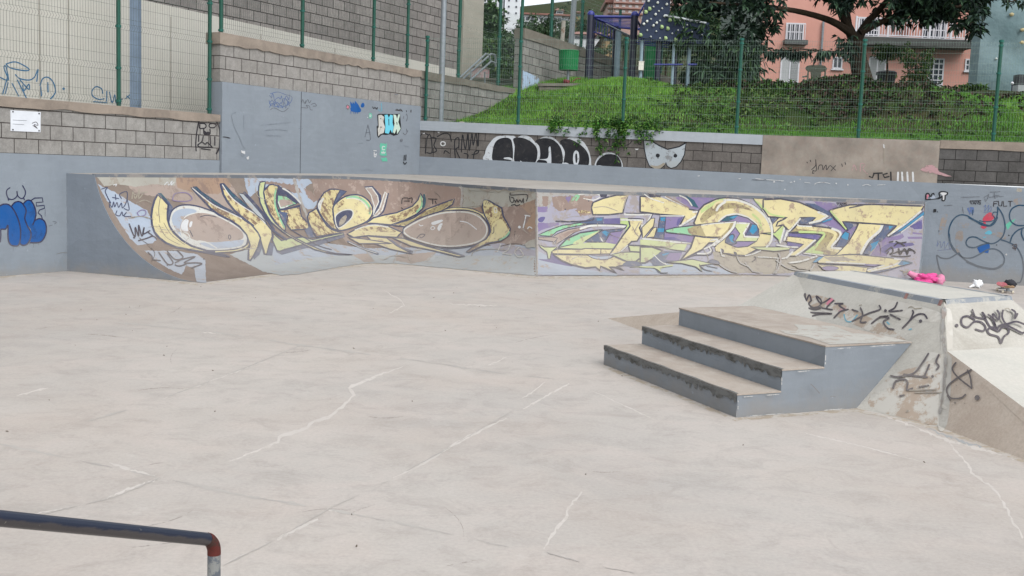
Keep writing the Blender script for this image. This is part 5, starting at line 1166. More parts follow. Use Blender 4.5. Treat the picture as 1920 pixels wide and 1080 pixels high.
# ---------------------------------------------------------------- back wall
d = Decal('throw_up_lettering', S_backb, back_wall, ZG)
def dome(x0, x1, y0, yb, yb2):
    cx = (x0 + x1) / 2; return [(x0, yb)] + [(cx - (x1 - x0) / 2 * math.cos(a), (yb + yb2) / 2 - ((yb + yb2) / 2 - y0) * math.sin(a)) for a in [PI * k / 14 for k in range(1, 14)]] + [(x1, yb2)]
d.fill(P_bwhite, [(600, 405), (598, 350), (615, 300), (660, 245), (720, 220), (790, 218), (830, 240), (840, 412)], True);
for x0, x1, y0, a, b in ((600, 825, 218, 408, 412), (770, 1012, 212, 412, 428), (930, 1200, 220, 425, 438), (1120, 1396, 226, 430, 450), (1418, 1632, 342, 448, 462)): d.fill(P_bwhite, dome(x0, x1, y0, a, b))
d.fill(P_bblack, [(660, 408), (655, 330), (680, 260), (740, 232), (790, 245), (805, 300), (808, 370), (800, 402), (770, 412)], True); d.fill(P_bblack, [(820, 410), (820, 300), (810, 240), (870, 232), (940, 260), (985, 310), (990, 370), (970, 422), (900, 422)], True)
d.fill(P_bblack, [(985, 420), (1010, 380), (1005, 300), (975, 258), (1040, 235), (1110, 250), (1160, 300), (1180, 370), (1170, 432), (1060, 436)], True); d.fill(P_bblack, [(1190, 440), (1196, 340), (1160, 262), (1220, 242), (1290, 270), (1350, 320), (1378, 380), (1366, 446), (1280, 448)], True); d.fill(P_bblack, [(1435, 444), (1450, 395), (1500, 360), (1560, 358), (1605, 385), (1618, 458), (1520, 456)], True)
d.fill(P_bwhite, [(740, 384), (780, 380), (815, 400), (820, 418), (790, 400), (745, 392)], True); d.fill(P_bwhite, [(862, 405), (885, 420), (870, 422)], True); d.fill(P_bwhite, [(1075, 310), (1090, 308), (1094, 432), (1070, 432), (1055, 405), (1000, 395), (1060, 390), (1075, 360)], True)
d.fill(P_bwhite, [(1262, 350), (1280, 328), (1300, 345), (1304, 400), (1290, 438), (1268, 440), (1258, 400)], True); d.fill(P_bblack, [(1275, 360), (1288, 355), (1290, 410), (1278, 420)], True); d.fill(P_bwhite, [(1175, 436), (1195, 420), (1220, 425), (1228, 440)], True); d.fill(P_bwhite, [(1420, 448), (1450, 440), (1490, 446), (1495, 455)], True)
d.done('black and white bubble throw up half hidden by grey paint')
d = Decal('graffiti_tag', S_backb, back_wall, ZG, .001)
d.strokes(P_bblack, 2.0, [(150, 350), (165, 230), (190, 220), (200, 340), (160, 345)], [(200, 230), (230, 240), (215, 290), (235, 330), (205, 345)], [(100, 240), (130, 200), (170, 210)], [(240, 225), (290, 200), (330, 210), (345, 260)], [(375, 390), (370, 260), (400, 235), (400, 300), (380, 320), (410, 390)], [(420, 340), (430, 210), (450, 320), (470, 200), (480, 330), (500, 200), (510, 290), (530, 200), (545, 300), (550, 200)], [(440, 350), (470, 360), (465, 390)], [(500, 360), (540, 350), (550, 330), (520, 340), (510, 390)], [(290, 350), (300, 330), (330, 350)], [(70, 340), (90, 330), (100, 360)], [(90, 230), (75, 210)])
d.stroke(P_white, [(268, 270), (280, 262), (298, 270), (296, 288), (275, 292), (266, 280)], 2, True); d.fill(P_white, [(125, 200), (148, 195), (145, 205)]); d.fill(P_white, [(240, 190), (256, 188), (254, 200)])
d.strokes(P_bblack, 1.4, [(1600, 255), (1620, 290), (1640, 295), (1640, 330)], [(1640, 295), (1680, 280), (1700, 255)], [(1740, 255), (1750, 280), (1770, 285)]); d.fill(P_white, [(1722, 315), (1750, 315), (1742, 325), (1730, 325)])
d.done()
d = Decal('mask_doodle', S_backb, back_wall, ZH, .002)
P_silver = paint('dull silver paint', C(156, 164, 170), C(120, 122, 124), .4, 4)
M_ = [(160, 258), (170, 360), (190, 460), (225, 550), (290, 585), (350, 580), (400, 540), (410, 505), (425, 550), (470, 575), (530, 555), (580, 500), (620, 420), (638, 285), (560, 330), (430, 360), (340, 320), (240, 262)]
d.fill(P_silver, M_); d.fill(P_paleb2, [(170, 262), (230, 265), (228, 350), (180, 350)]); d.fill(P_paleb2, [(430, 500), (570, 500), (520, 550), (460, 565)], True)
d.fill(P_taupe, [(240, 540), (320, 545), (390, 510), (395, 540), (350, 575), (270, 575)], True)
d.stroke(P_bblack, M_, 1.8, True, False); d.strokes(P_bblack, 2.4, [(250, 265), (340, 320), (430, 360), (560, 330), (640, 285)], smooth=False); d.dot(P_bblack, 320, 430, 24); d.dot(P_bblack, 518, 432, 22); d.stroke(P_bblack, [(320, 430), (322, 465)], 1.4)
d.done('silver grey mask with black outline and two dot eyes')
d = Decal('graffiti_tag', S_backr, back_wall, ZI)
d.strokes(P_black, 1.4, [(180, 385), (215, 350), (215, 300), (220, 390), (190, 390)], [(235, 385), (245, 350), (270, 350), (275, 385), (300, 345), (305, 385), (330, 350)], [(335, 350), (380, 390)], [(380, 350), (340, 395)], [(205, 410), (190, 415), (195, 390)], [(143, 320), (148, 332)], [(170, 305), (175, 320)], [(428, 335), (435, 360)], [(455, 322), (462, 345)])
d.strokes(P_rose, 1.4, [(580, 400), (585, 335), (620, 345), (600, 375), (640, 420)], [(515, 390), (530, 345), (550, 390)]); d.strokes(P_bblack, 2.6, [(655, 440), (680, 450), (695, 410), (690, 415)], [(690, 415), (760, 412)], [(728, 415), (728, 472)], [(800, 415), (765, 425), (780, 450), (815, 440)], [(830, 405), (832, 472)], smooth=False)
for x in (890, 922, 965, 1010): d.stroke(P_white, [(x, 408), (x + (4 if x > 900 else -3), 480)], 3.6)
d.fill(P_rose, [(1070, 385), (1120, 350), (1170, 345), (1210, 370), (1225, 400), (1330, 440), (1280, 440), (1180, 415), (1110, 405)]); d.stroke(P_white, [(772, 180), (775, 205)], 2)
d.strokes(P_taupe, 1.0, [(775, 210), (775, 330)]); d.done()
d = Decal('graffiti_tag', S_back, bw_base, WW, .0)
d.fill(P_beige, [(960, 115), (1010, 120), (1010, 155), (955, 150)], jag=.6); d.fill(P_rose, [(-20, 5), (-5, 5)] + [(-5, 6)]) if False else None
for pg in ([(240, 390), (290, 370), (270, 480), (230, 560), (205, 540)], [(390, 470), (430, 420), (500, 450), (480, 500), (410, 490)], [(930, 230), (1029, 210), (1029, 280), (960, 300)], [(720, 560), (790, 540), (900, 590), (840, 610), (760, 580)], [(370, 560), (440, 540), (430, 720), (380, 740)]): d.fill(paint('dusty tan overpaint', C(150, 140, 132, .8), C(126, 134, 143, .95), .85, 2.5, dust=0), pg, True)
d.fill(P_red, [(630, 420), (650, 385), (700, 350), (735, 375), (745, 400), (700, 440), (660, 445), (670, 490), (640, 510), (610, 490), (640, 470)], True); d.fill(P_mint, [(850, 470), (890, 440), (950, 410), (900, 480), (870, 520)]); d.fill(P_cyan, [(650, 555), (690, 525), (720, 545), (700, 565)], True); d.fill(P_cyan, [(630, 590), (665, 585), (650, 597)], True)
d.fill(P_cobalt, [(575, 700), (600, 670), (690, 655), (700, 690), (680, 740), (600, 740)], jag=.8); d.fill(P_ghostb, [(480, 310), (540, 300), (550, 350), (500, 370)], jag=.9); d.stroke(P_tealo, [(535, 330), (533, 375)], 2)
d.strokes(P_ghostb, 1, [(640, 300), (660, 280), (650, 340), (690, 280), (680, 340), (710, 290), (705, 340), (640, 350)], [(200, 620), (190, 680), (220, 630), (230, 690), (260, 630), (265, 700), (300, 640), (310, 700), (330, 690)], [(190, 720), (330, 705)])
d.strokes(P_tealo, 2.6, [(260, 975), (215, 900), (195, 820), (188, 765), (230, 790), (300, 795), (360, 765), (385, 745)], [(775, 300), (770, 380), (740, 440), (690, 480), (620, 470), (540, 420), (470, 380), (400, 380), (340, 430), (305, 520), (310, 620), (340, 700), (385, 745), (440, 785), (520, 790), (600, 755), (680, 710), (750, 705), (810, 740), (840, 800), (820, 860), (760, 895), (680, 890), (560, 860), (480, 820), (430, 780), (400, 740)], [(775, 300), (820, 370), (845, 460), (840, 540), (810, 600), (750, 645), (690, 650), (620, 620), (560, 590), (500, 595), (470, 640), (490, 680), (550, 690), (620, 665), (690, 645)], [(800, 612), (880, 640), (950, 680), (1000, 760), (1022, 850), (1020, 940), (995, 1020), (965, 1028)], [(1029, 285), (970, 285), (910, 320), (888, 380), (905, 440), (960, 475), (1029, 478)], [(895, 640), (915, 580), (960, 530), (1010, 505), (1029, 500)], [(1010, 510), (1005, 560), (1029, 620)])
d.strokes(P_tealo, 3.6, [(500, 400), (600, 450), (690, 480), (740, 455), (770, 400)], [(480, 825), (600, 875), (740, 895), (820, 855)], [(305, 560), (320, 650), (370, 730)])
d.stroke(P_tealo, [(770, 350), (735, 350), (725, 380), (745, 400), (735, 430), (650, 440), (600, 430)], 1.6)
d.strokes(P_tag, 2, [(915, 670), (955, 660), (950, 700), (920, 695), (935, 680), (945, 715)])
d.text(P_black, 'VANS', 508, 274, 32, 22, 1.4, -.02); d.stroke(P_black, [(505, 240), (615, 238)], 1.4); d.text(P_black, 'FULT', 735, 292, 48, 38, 1.5, -.0, 0)
d.strokes(P_ghost, 1, [(640, 210), (670, 190), (690, 180), (660, 245), (650, 215)], [(690, 205), (830, 195)], [(740, 150), (750, 220)], [(700, 155), (800, 150)], [(730, 190), (790, 185)], [(420, 205), (600, 200)], [(260, 285), (340, 280)], [(435, 300), (445, 360)])
d.fill(P_bblack, [(155, 320), (182, 318), (183, 348), (155, 350)]); d.stroke(P_bblack, [(193, 338), (196, 352)], 1); d.dot(P_bblack, 882, 573, 7); d.dot(P_bblack, 765, 665, 6); d.dot(P_bblack, 208, 530, 5); d.dot(P_white, 858, 757, 9)
d.stroke(P_bblack, [(80, 225), (85, 175), (110, 170), (125, 205), (140, 175), (160, 172), (165, 215), (215, 205), (210, 165), (240, 150), (290, 160), (285, 180), (270, 185), (265, 230), (240, 235), (240, 195), (215, 215), (160, 220), (120, 225), (80, 225)], 2.2)
d.fill(P_pink, [(88, 220), (92, 180), (108, 178), (112, 195), (100, 205), (100, 222)]); d.fill(P_paleblue, [(120, 200), (135, 205), (160, 180), (175, 212), (205, 212), (130, 222)]); d.fill(P_white, [(218, 165), (242, 155), (285, 163), (278, 178), (262, 185), (258, 230), (246, 232), (245, 190)])
d.at(ZD)
for pts in ([(470, 90), (510, 80), (560, 85), (580, 92)], [(480, 85), (470, 100)], [(800, 105), (830, 95), (860, 105)], [(900, 100), (960, 96)], [(60, 55), (130, 62), (260, 70)], [(400, 80), (440, 85)]): d.stroke(P_white, pts, 1.2, taper=.5, wob=.4)
for x, y in ((265, 130), (370, 60), (190, 75), (620, 88), (700, 98), (330, 75)): d.dot(P_white, x, y, 5)
d.at(ZH)
for x, y in ((780, 658), (1630, 728), (1720, 715), (1820, 728), (1240, 690)): d.fill(P_white, [(x - 14, y), (x + 10, y - 4), (x + 16, y + 3), (x - 8, y + 6)])
d.stroke(P_ghost, [(1380, 700), (1450, 706), (1540, 700)], 1)
d.done()

# ---------------------------------------------------------------- fun box tags
d = Decal('graffiti_tag', S_fbs, fb, ZF, .012)
d.fill(P_pink, [(490, 270), (530, 225), (555, 240), (520, 280)], jag=.8) ; d.fill(P_rose, [(580, 320), (630, 290), (640, 310), (600, 330)], jag=.8); d.fill(P_cyan, [(310, 280), (345, 265), (340, 285), (320, 292)], jag=.6); d.strokes(P_cyan, 2.4, [(625, 345), (640, 390), (680, 395), (720, 350)], [(935, 400), (950, 415)], [(1095, 455), (1110, 450)])
G = P_tag; w = 3.1
d.strokes(G, w, [(232, 172), (215, 215), (195, 262)], [(175, 222), (240, 210), (300, 178)], [(255, 205), (285, 195), (300, 245), (330, 235), (345, 195), (350, 250), (375, 205), (390, 245)], [(390, 245), (372, 270), (400, 295), (440, 290), (462, 265), (455, 235), (425, 215), (460, 265), (525, 230)], [(552, 245), (500, 300), (545, 312), (470, 300)], [(560, 268), (620, 268), (590, 280), (640, 315)], [(655, 310), (600, 325), (555, 370)], [(290, 270), (220, 275), (218, 295), (300, 290), (420, 310), (460, 290), (320, 315), (360, 330), (540, 340), (440, 345), (375, 368)], [(685, 312), (725, 325)], [(880, 282), (885, 310), (800, 340), (685, 395)], [(745, 300), (760, 345), (745, 400), (785, 402)], [(1010, 260), (990, 300), (950, 325), (1045, 318)], [(825, 412), (880, 370), (945, 358), (880, 365), (950, 370), (910, 400), (940, 445), (985, 455)], [(960, 348), (1030, 382)], [(1048, 445), (1100, 390), (1125, 335), (1120, 320)], [(1095, 395), (1150, 350), (1200, 345), (1225, 375)])
d.dot(G, 925, 320, 11); d.dot(G, 1178, 395, 12); d.strokes(P_taupe, 1.4, [(735, 282), (755, 278)], [(1090, 300), (1110, 290), (1140, 305), (1190, 300)])
d.strokes(G, 3.8, [(1545, 315), (1560, 365), (1535, 350), (1580, 370), (1640, 375), (1615, 330), (1650, 400), (1680, 445), (1720, 465)], [(1560, 385), (1510, 360), (1470, 375), (1470, 420), (1510, 440), (1560, 400), (1610, 405), (1640, 440), (1620, 468), (1570, 455)], [(1660, 350), (1690, 380), (1720, 465), (1690, 345), (1730, 385), (1740, 350), (1725, 320)], [(1765, 320), (1760, 370), (1790, 420), (1860, 460), (1900, 480), (1919, 478)], [(1830, 315), (1855, 335), (1850, 378), (1870, 345)], [(1720, 465), (1740, 430), (1800, 415), (1860, 400), (1919, 420)], [(1650, 460), (1670, 490), (1730, 510), (1750, 555), (1770, 510), (1805, 480), (1800, 445), (1760, 440), (1730, 470), (1690, 440), (1650, 460)]); d.dot(G, 1432, 428, 13)
d.strokes(P_taupe, 1.8, [(1780, 310), (1800, 305), (1820, 320)])
w = 3.4
d.strokes(G, w, [(1235, 630), (1190, 700), (1130, 770), (1020, 798), (965, 790)], [(1060, 780), (1190, 795), (1215, 770), (1240, 710)], [(1200, 800), (1225, 800)], [(980, 880), (1000, 830), (1060, 815), (1085, 840), (1080, 890), (1120, 880)], [(1170, 870), (1235, 860)], [(1310, 640), (1290, 690), (1310, 720), (1295, 745)], [(1030, 935), (1060, 930)]); d.strokes(P_taupe, 2.4, [(1140, 910), (1330, 910)], [(1100, 895), (1290, 890)])
d.strokes(P_tag, 3.0, [(1435, 695), (1410, 740), (1450, 800), (1550, 880)], [(1550, 745), (1470, 790), (1390, 850), (1370, 900), (1400, 950), (1470, 950), (1505, 925)], [(1520, 750), (1540, 800), (1550, 875)], [(1375, 930), (1395, 965)]); d.dot(G, 1590, 948, 20); d.dot(G, 1265, 795, 10)
for x, y, r in ((1085, 1045, 9), (1215, 1005, 4), (1440, 860, 5), (1430, 985, 9), (1500, 990, 5), (1240, 825, 4)): d.dot(P_taupe, x, y, r)
d.stroke(P_seam, [(1345, 300), (1340, 500), (1360, 640), (1350, 850), (1320, 1060)], 4, wob=.8)
d.done()

d = Decal('ground_stain', S_fbs, fb, PX)
d.fill(P_stain, [(1630, 745), (1680, 700), (1740, 690), (1765, 740), (1762, 795), (1700, 785), (1640, 768)], True); d.fill(P_stain, [(1735, 665), (1768, 668), (1770, 710), (1765, 740), (1745, 720)], True)
d.fill(P_stain, [(1480, 560), (1560, 590), (1640, 625), (1700, 640), (1640, 600), (1540, 555)], True); d.fill(P_stain2, [(1766, 590), (1785, 590), (1784, 700), (1776, 795), (1758, 798), (1764, 690)], True); d.fill(P_stain2, [(1650, 560), (1760, 585), (1755, 605), (1660, 585)], True)
d.done()
d = Decal('base_grime_shade', S_floor, floor, PX, 0)  # tan grime at the steps; contact darkening painted along the bases
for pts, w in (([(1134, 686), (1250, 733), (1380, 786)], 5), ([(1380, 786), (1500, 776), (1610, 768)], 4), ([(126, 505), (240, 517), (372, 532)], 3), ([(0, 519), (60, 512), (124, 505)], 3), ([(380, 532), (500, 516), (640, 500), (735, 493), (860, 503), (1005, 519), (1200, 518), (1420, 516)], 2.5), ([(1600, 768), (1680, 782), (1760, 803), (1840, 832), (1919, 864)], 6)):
    for q in range(3): d.stroke(P_grime_shade, [(x + random.Random(q + x).uniform(-3, 3), y + q * 1.2) for x, y in pts], w * (1.2 - .3 * q), wob=.7)
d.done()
d = Decal('scuff_mark', S_qp, qp, PX, .05); rnd = random.Random(8)
for i in range(70):
    x = rnd.uniform(250, 1690); top = 345 + (x - 250) * .022; y = top + rnd.random() ** .7 * 130; L = rnd.uniform(6, 34); a = rnd.gauss(1.2, .5) if rnd.random() < .5 else rnd.gauss(0, .25); k = rnd.uniform(-.4, .4)
    d.stroke(rnd.choice((P_taupe, P_dustp, P_dustp, P_scuffd)), [(x + L * q * math.cos(a + k * q), y + L * q * .6 * math.sin(a + k * q)) for q in (-1, 0, 1)], rnd.uniform(.7, 1.9), taper=.8, wob=.6)
d.done()

# ---------------------------------------------------------------- cracks and joints in the floor
FL = (0, 540, 2); FRt = (960, 540, 2)
def jag_line(pts, step=6, amp=1.0, seed=0):
    rnd = random.Random(seed); out = [pts[0]]
    for a, b in zip(pts, pts[1:]):
        n = max(1, int(math.hypot(b[0] - a[0], b[1] - a[1]) / step))
        for k in range(1, n + 1): out.append((a[0] + (b[0] - a[0]) * k / n + rnd.uniform(-amp, amp), a[1] + (b[1] - a[1]) * k / n + rnd.uniform(-amp, amp)))
    return out
d = Decal('crack_filler', S_floor, floor, FL)
d.stroke(P_filler, jag_line([(1510, 295), (1400, 335), (1310, 375), (1330, 402), (1270, 455), (1230, 485), (1180, 498), (1150, 525), (1050, 558), (1040, 578), (950, 615), (860, 650)], 14, 3, 1), 4.6, smooth=False, taper=.7, wob=.5)
d.stroke(P_filler, jag_line([(1900, 488), (1820, 525), (1720, 578), (1640, 625), (1560, 672), (1475, 712)], 14, 1.5, 2), 4.2, smooth=False, taper=.8, wob=.6)
d.stroke(P_filler, jag_line([(1190, 868), (1110, 905), (1040, 942)], 10, 3, 3), 5.5, smooth=False, taper=.4, wob=.6)
d.stroke(P_filler, jag_line([(1440, 10), (1510, 50), (1515, 65), (1460, 95)], 9, 3, 4), 2.0, smooth=False, taper=.8, wob=.6)
d.stroke(P_filler, jag_line([(410, 655), (480, 680), (580, 705)], 9, 2, 9), 4.5, smooth=False, taper=.8, wob=.5)
d.stroke(P_filler, jag_line([(600, 715), (480, 755), (400, 790)], 9, 3, 10), 3.6, smooth=False, taper=.8, wob=.6)
d.stroke(P_filler, jag_line([(1230, 830), (1300, 845)], 9, 2, 11), 3.6, smooth=False, wob=.6)
for a, b, w in (((180, 375), (60, 405), 3), ((1020, 265), (570, 430), 1.6), ((240, 828), (110, 850), 1.6), ((930, 990), (830, 1040), 1.6), ((1900, 260), (1830, 290), 2), ((760, 165), (830, 172), 2), ((1660, 60), (1870, 68), 1.4)): d.stroke(P_filler, jag_line([a, b], 10, 2, int(a[0])), w, smooth=False, taper=.8, wob=.6)
d.at(FRt)
d.stroke(P_filler, jag_line([(262, 765), (230, 800), (205, 838), (210, 855), (165, 905), (140, 940), (122, 980)], 10, 3, 5), 4.4, smooth=False, taper=.6, wob=.6)
d.stroke(P_filler, jag_line([(1640, 580), (1700, 650), (1730, 700), (1800, 745), (1840, 800), (1870, 860), (1915, 935)], 10, 4, 6), 3.4, smooth=False, taper=.3, wob=.7)
d.stroke(P_filler, jag_line([(125, 352), (80, 390), (36, 414)], 9, 2, 7), 2.2, smooth=False, taper=.7, wob=.5); d.stroke(P_filler, jag_line([(215, 358), (120, 410), (40, 455)], 9, 2, 8), 3.2, smooth=False, taper=.6, wob=.5)
d.stroke(P_filler, jag_line([(1080, 540), (1340, 600), (1530, 650)], 9, 1.4, 12), 1.6, smooth=False, taper=.7, wob=.6); d.stroke(P_filler, jag_line([(300, 385), (420, 440), (530, 492)], 9, 2, 13), 1.8, smooth=False, taper=.7, wob=.6)
d.stroke(P_filler, jag_line([(1300, 452), (1400, 480), (1480, 510), (1640, 575), (1780, 610), (1919, 650)], 8, 3, 14), 4, smooth=False, taper=.5, wob=.8)
d.stroke(P_paleb2, jag_line([(1560, 530), (1700, 580), (1860, 620)], 8, 4, 15), 3.5, smooth=False, taper=.6, wob=.8)
d.done()
def dashed(d, mt, pts, w, seed, keep=.55, step=12, amp=1.5):
    P = jag_line(pts, step, amp, seed); rnd = random.Random(seed); i = 0
    while i < len(P) - 2:
        n = rnd.randint(2, 9)
        if rnd.random() < keep: d.stroke(mt, P[i:i + n + 1], w * rnd.uniform(.6, 1.2), smooth=False, taper=.6, wob=.5)
        i += n
d = Decal('expansion_joint', S_floor, floor, FL)
for n_, (pts, w) in enumerate((([(0, 585), (300, 648), (600, 712), (920, 780), (1230, 830), (1560, 895), (1920, 975)], 3.2), ([(440, 130), (800, 165), (1130, 215), (1560, 272), (1920, 326), (2260, 360)], 2.2), ([(1130, 215), (880, 315), (570, 430), (330, 500)], 1.6), ([(600, 712), (430, 785), (230, 832), (40, 880)], 1.8), ([(1920, 462), (1700, 590), (1480, 712), (1230, 830), (1040, 942), (830, 1045)], 1.6))):
    dashed(d, P_fillerd, pts, w * 1.4, 40 + n_, .6); dashed(d, P_jointd, pts, w * .5, 60 + n_, .45)
d.at(FRt); dashed(d, P_jointd, [(0, 978), (120, 990), (300, 1040), (520, 1080)], 2, 30, .6)
d.done()
d = Decal('scuff_mark', S_floor, floor, (0, 0, 1)); rnd = random.Random(31)
for i in range(16):
    x, y = rnd.uniform(60, 1300), rnd.uniform(560, 1060); L = rnd.uniform(15, 70) * (y / 900); a = rnd.gauss(-.25, .5); k = rnd.uniform(-.25, .25)
    d.stroke(P_scuff, [(x + L * q * math.cos(a + k * q), y + L * q * .4 * math.sin(a + k * q)) for q in (-1, -.5, 0, .5, 1)], rnd.uniform(.7, 1.5), taper=.8, wob=.5)
d.done()
S_side = Surf(S0 - SD * .0065, -SD); sbody = [o for o in steps.children if o.name.startswith('body')][0]
d = Decal('edge_wear', S_side, sbody, PX)
for n_, (a_, b_) in enumerate((((1385, 745), (1462, 739)), ((1468, 699), (1543, 693)), ((1550, 655), (1700, 645)), ((1384, 748), (1383, 778)), ((1466, 702), (1465, 730)), ((1548, 660), (1547, 686)), ((1390, 781), (1600, 765)))):
    for q in range(4):
        k0 = random.Random(n_ * 9 + q).uniform(0, .8); k1 = min(1, k0 + random.Random(n_ * 5 + q + 70).uniform(.1, .35))
        d.stroke(P_stepw, [(a_[0] + (b_[0] - a_[0]) * k, a_[1] + (b_[1] - a_[1]) * k) for k in (k0, (k0 + k1) / 2, k1)], 1.6, taper=.8, wob=.6)
d.stroke(P_ghost, [(1520, 720), (1530, 730), (1536, 737)], 1.6); d.stroke(P_ghost, [(1556, 743), (1566, 744)], 1.2)
d.done()
# lighter plaque scribble, small litter
rnd = random.Random(11)
mb = MB()
for i in range(70):
    x, y = rnd.uniform(-5.5, 5), rnd.uniform(4.8, 18); r = rnd.uniform(.003, .009); a = rnd.uniform(0, 6)
    c = Vector((x, y, floor_z(x, y) + .002)); e = Vector((math.cos(a), math.sin(a), 0)); f = Vector((-e.y, e.x, 0))
    mb.add([c - e * r * 1.6, c + f * r * .6, c + e * r * 1.5 + Vector((0, 0, .006)), c - f * r * .7, c + Vector((0, 0, .008))], [(0, 1, 4), (1, 2, 4), (2, 3, 4), (3, 0, 4)])
litter = mb.build('litter', simple('dry leaf crumbs', C(90, 82, 72), .9)); tag(litter, kind='stuff')
# ================================================================== fences
M_post = simple('dark green post paint', C(20, 88, 72, .7), .45, .12, 8, .4)
M_post2 = simple('green clamp', C(24, 104, 92, .75), .5, .1, 8, .4)
M_wire = simple('green grey mesh wire', C(112, 132, 122, .85), .5, .1, 3, .4)
M_wired = simple('grey mesh wire against concrete', C(84, 98, 92, .75), .5, .1, 3, .4)
M_galv = simple('galvanised steel', C(150, 158, 164, .75), .45, .12, 14, .5, .35)

def wire_panel(mb, fn, u0, u1, z0, z1, off, folds, zu=0, step=.052, r=.0018, hstep=.2, zfun=None):
    def tri_path(pts):
        vs = []
        for p in pts:
            for k in range(3):
                a = 2 * PI * k / 3; vs.append(p + LDIR * (r * math.cos(a)) + NDIR * (r * math.sin(a)))
        fs = []
        for i in range(len(pts) - 1):
            for k in range(3): fs.append((i * 3 + k, i * 3 + (k + 1) % 3, i * 3 + 3 + (k + 1) % 3, i * 3 + 3 + k))
        mb.add(vs, fs)
    LDIR = (fn(u1, 0, 0) - fn(u0, 0, 0)).normalized(); NDIR = Vector((LDIR.y, -LDIR.x, 0))
    n = max(1, int((u1 - u0) / step))
    for i in range(n + 1):
        u = u0 + (u1 - u0) * i / n; pts = [fn(u, z0, off)]
        for f in folds: pts += [fn(u, f - .05, off), fn(u, f, off + .04), fn(u, f + .05, off)]
        pts.append(fn(u, z1, off)); tri_path(pts)
    hz = []
    for f in folds: hz += [(f - .05, off), (f + .05, off)]
    z = z0 + .02
    while z < z1:
        if all(abs(z - f) > .09 for f in folds): hz.append((z, off))
        z += hstep
    for z, o in hz:
        a, b = fn(u0, z, o + .004), fn(u1, z, o + .004); vs = []
        for p in (a, b):
            for k in range(3): vs.append(p + Vector((0, 0, r * 1.1 * math.cos(2 * PI * k / 3))) + NDIR * (r * 1.1 * math.sin(2 * PI * k / 3)))
        mb.add(vs, [(k, (k + 1) % 3, 3 + (k + 1) % 3, 3 + k) for k in range(3)])
def post(mb, p, z0, z1, r=.034, collars=()):
    mb.tube((p.x, p.y, z0), (p.x, p.y, z1), r, n=10)
    for c in collars:
        mb.tube((p.x, p.y, c - .02), (p.x, p.y, c + .02), r + .012, n=10, mi=1)
        mb.tube((p.x - .05, p.y - .01, c), (p.x + .05, p.y - .01, c), .012, n=6, mi=1)
def fence(name, fn, us, off, z0s, z1, folds, label, posts_r=.034, panels=True, post_top=None, wire=None, wr=.0018):
    root = thing(name, fn(us[0], z0s[0], off), label, 'fence')
    for i, u in enumerate(us):
        mb = MB(); zt = (post_top or {}).get(i, z1 + .04)
        post(mb, fn(u, 0, off), z0s[min(i, len(z0s) - 1)], zt, posts_r, [f for f in folds if f < zt] + ([zt - .03] if zt < 7 else []))
        mb.build('fence_post', [M_post, M_post2], root)
    if panels:
        for u0, u1 in zip(us, us[1:]):
            mb = MB(); wire_panel(mb, fn, u0 + .04, u1 - .04, z0s[0] + .03, z1, off + .02, folds, r=wr); mb.build('wire_panel', wire or M_wire, root)
    return root
t0 = t_of(233); t1 = t_of(402)
f1 = fence('mesh_fence', lp, [t0 - 7.5, t0 - 5.0, t0 - 2.5, t0, t1], -.13, [2.66], 5.75, [2.76, 3.30, 3.98, 4.66, 5.3], 'tall green wire mesh fence on the low left block wall', .036, wire=M_wired, wr=.0023)
f2 = fence('mesh_fence', lp, [T_P + .16, t_of(574), t_of(706), t_of(769)], -.14, [4.1], 7.3, [4.22, 4.9, 5.6, 6.3], 'tall green wire mesh fence on the wall above the painted panel', .036, wire=M_wired, wr=.0023)
a_posts = [A_CORNER + .12, a_of(968), a_of(1165), a_of(1380), a_of(1610), a_of(1865), a_of(1865) + 2.5, a_of(1865) + 5]
f3 = fence('mesh_fence', bp, a_posts, -.13, [2.8], 4.90, [3.0, 3.55, 4.25, 4.82], 'green wire mesh fence along the long retaining wall in front of the grass', .038, post_top={1: 9.0})
f4 = fence('court_fence', lp, [t_of(865), t_of(942, 170), t_of(1000)], -.15, [4.05], 6.1, [4.2, 4.8, 5.4], 'tall dark green court fence on the ramp wall before the trees', .045, post_top={0: 7.0, 1: 10, 2: 4.2})
f5 = fence('court_fence', lp, [t_of(1034), t_of(1090), t_of(1160), t_of(1240)], -.15, [5.6], 7.3, [5.7, 6.4, 7.1], 'thin dark green court fence on the terrace wall behind the bin', .05, post_top={0: 10.5, 1: 10.5, 2: 7.3, 3: 7.3}, panels=True)
# poles
p = at_y(826, 222, 26.6)
lamp = thing('lamp_pole', (p.x, p.y, 2.8), 'grey galvanised lamp pole standing in the corner behind the painted wall', 'pole')
mb = MB(); mb.tube((p.x, p.y, 2.6), (p.x, p.y, 9.5), .075, .06, 16); mb.build('shaft', M_galv, lamp)
mb = MB(); mb.box((p.x - .16, p.y - .16, 2.8), (p.x + .16, p.y + .16, 2.86)); mb.tube((p.x, p.y, 2.86), (p.x, p.y, 3.0), .095, n=14); mb.build('base_plate', M_galv, lamp)
u = t_of(297); p = lp(u, 0, -.55)
dp = thing('square_pole', (p.x, p.y, 2.4), 'blue grey square steel pole behind the left mesh fence', 'pole')
mb = MB(); mb.box((p.x - .075, p.y - .075, 2.4), (p.x + .075, p.y + .075, 9)); mb.build('shaft', simple('blue grey steel', C(128, 146, 166, .75), .5), dp)
mb = MB(); mb.box((p.x - .14, p.y - .14, 2.4), (p.x + .14, p.y + .14, 2.43)); mb.build('base_plate', M_galv, dp)
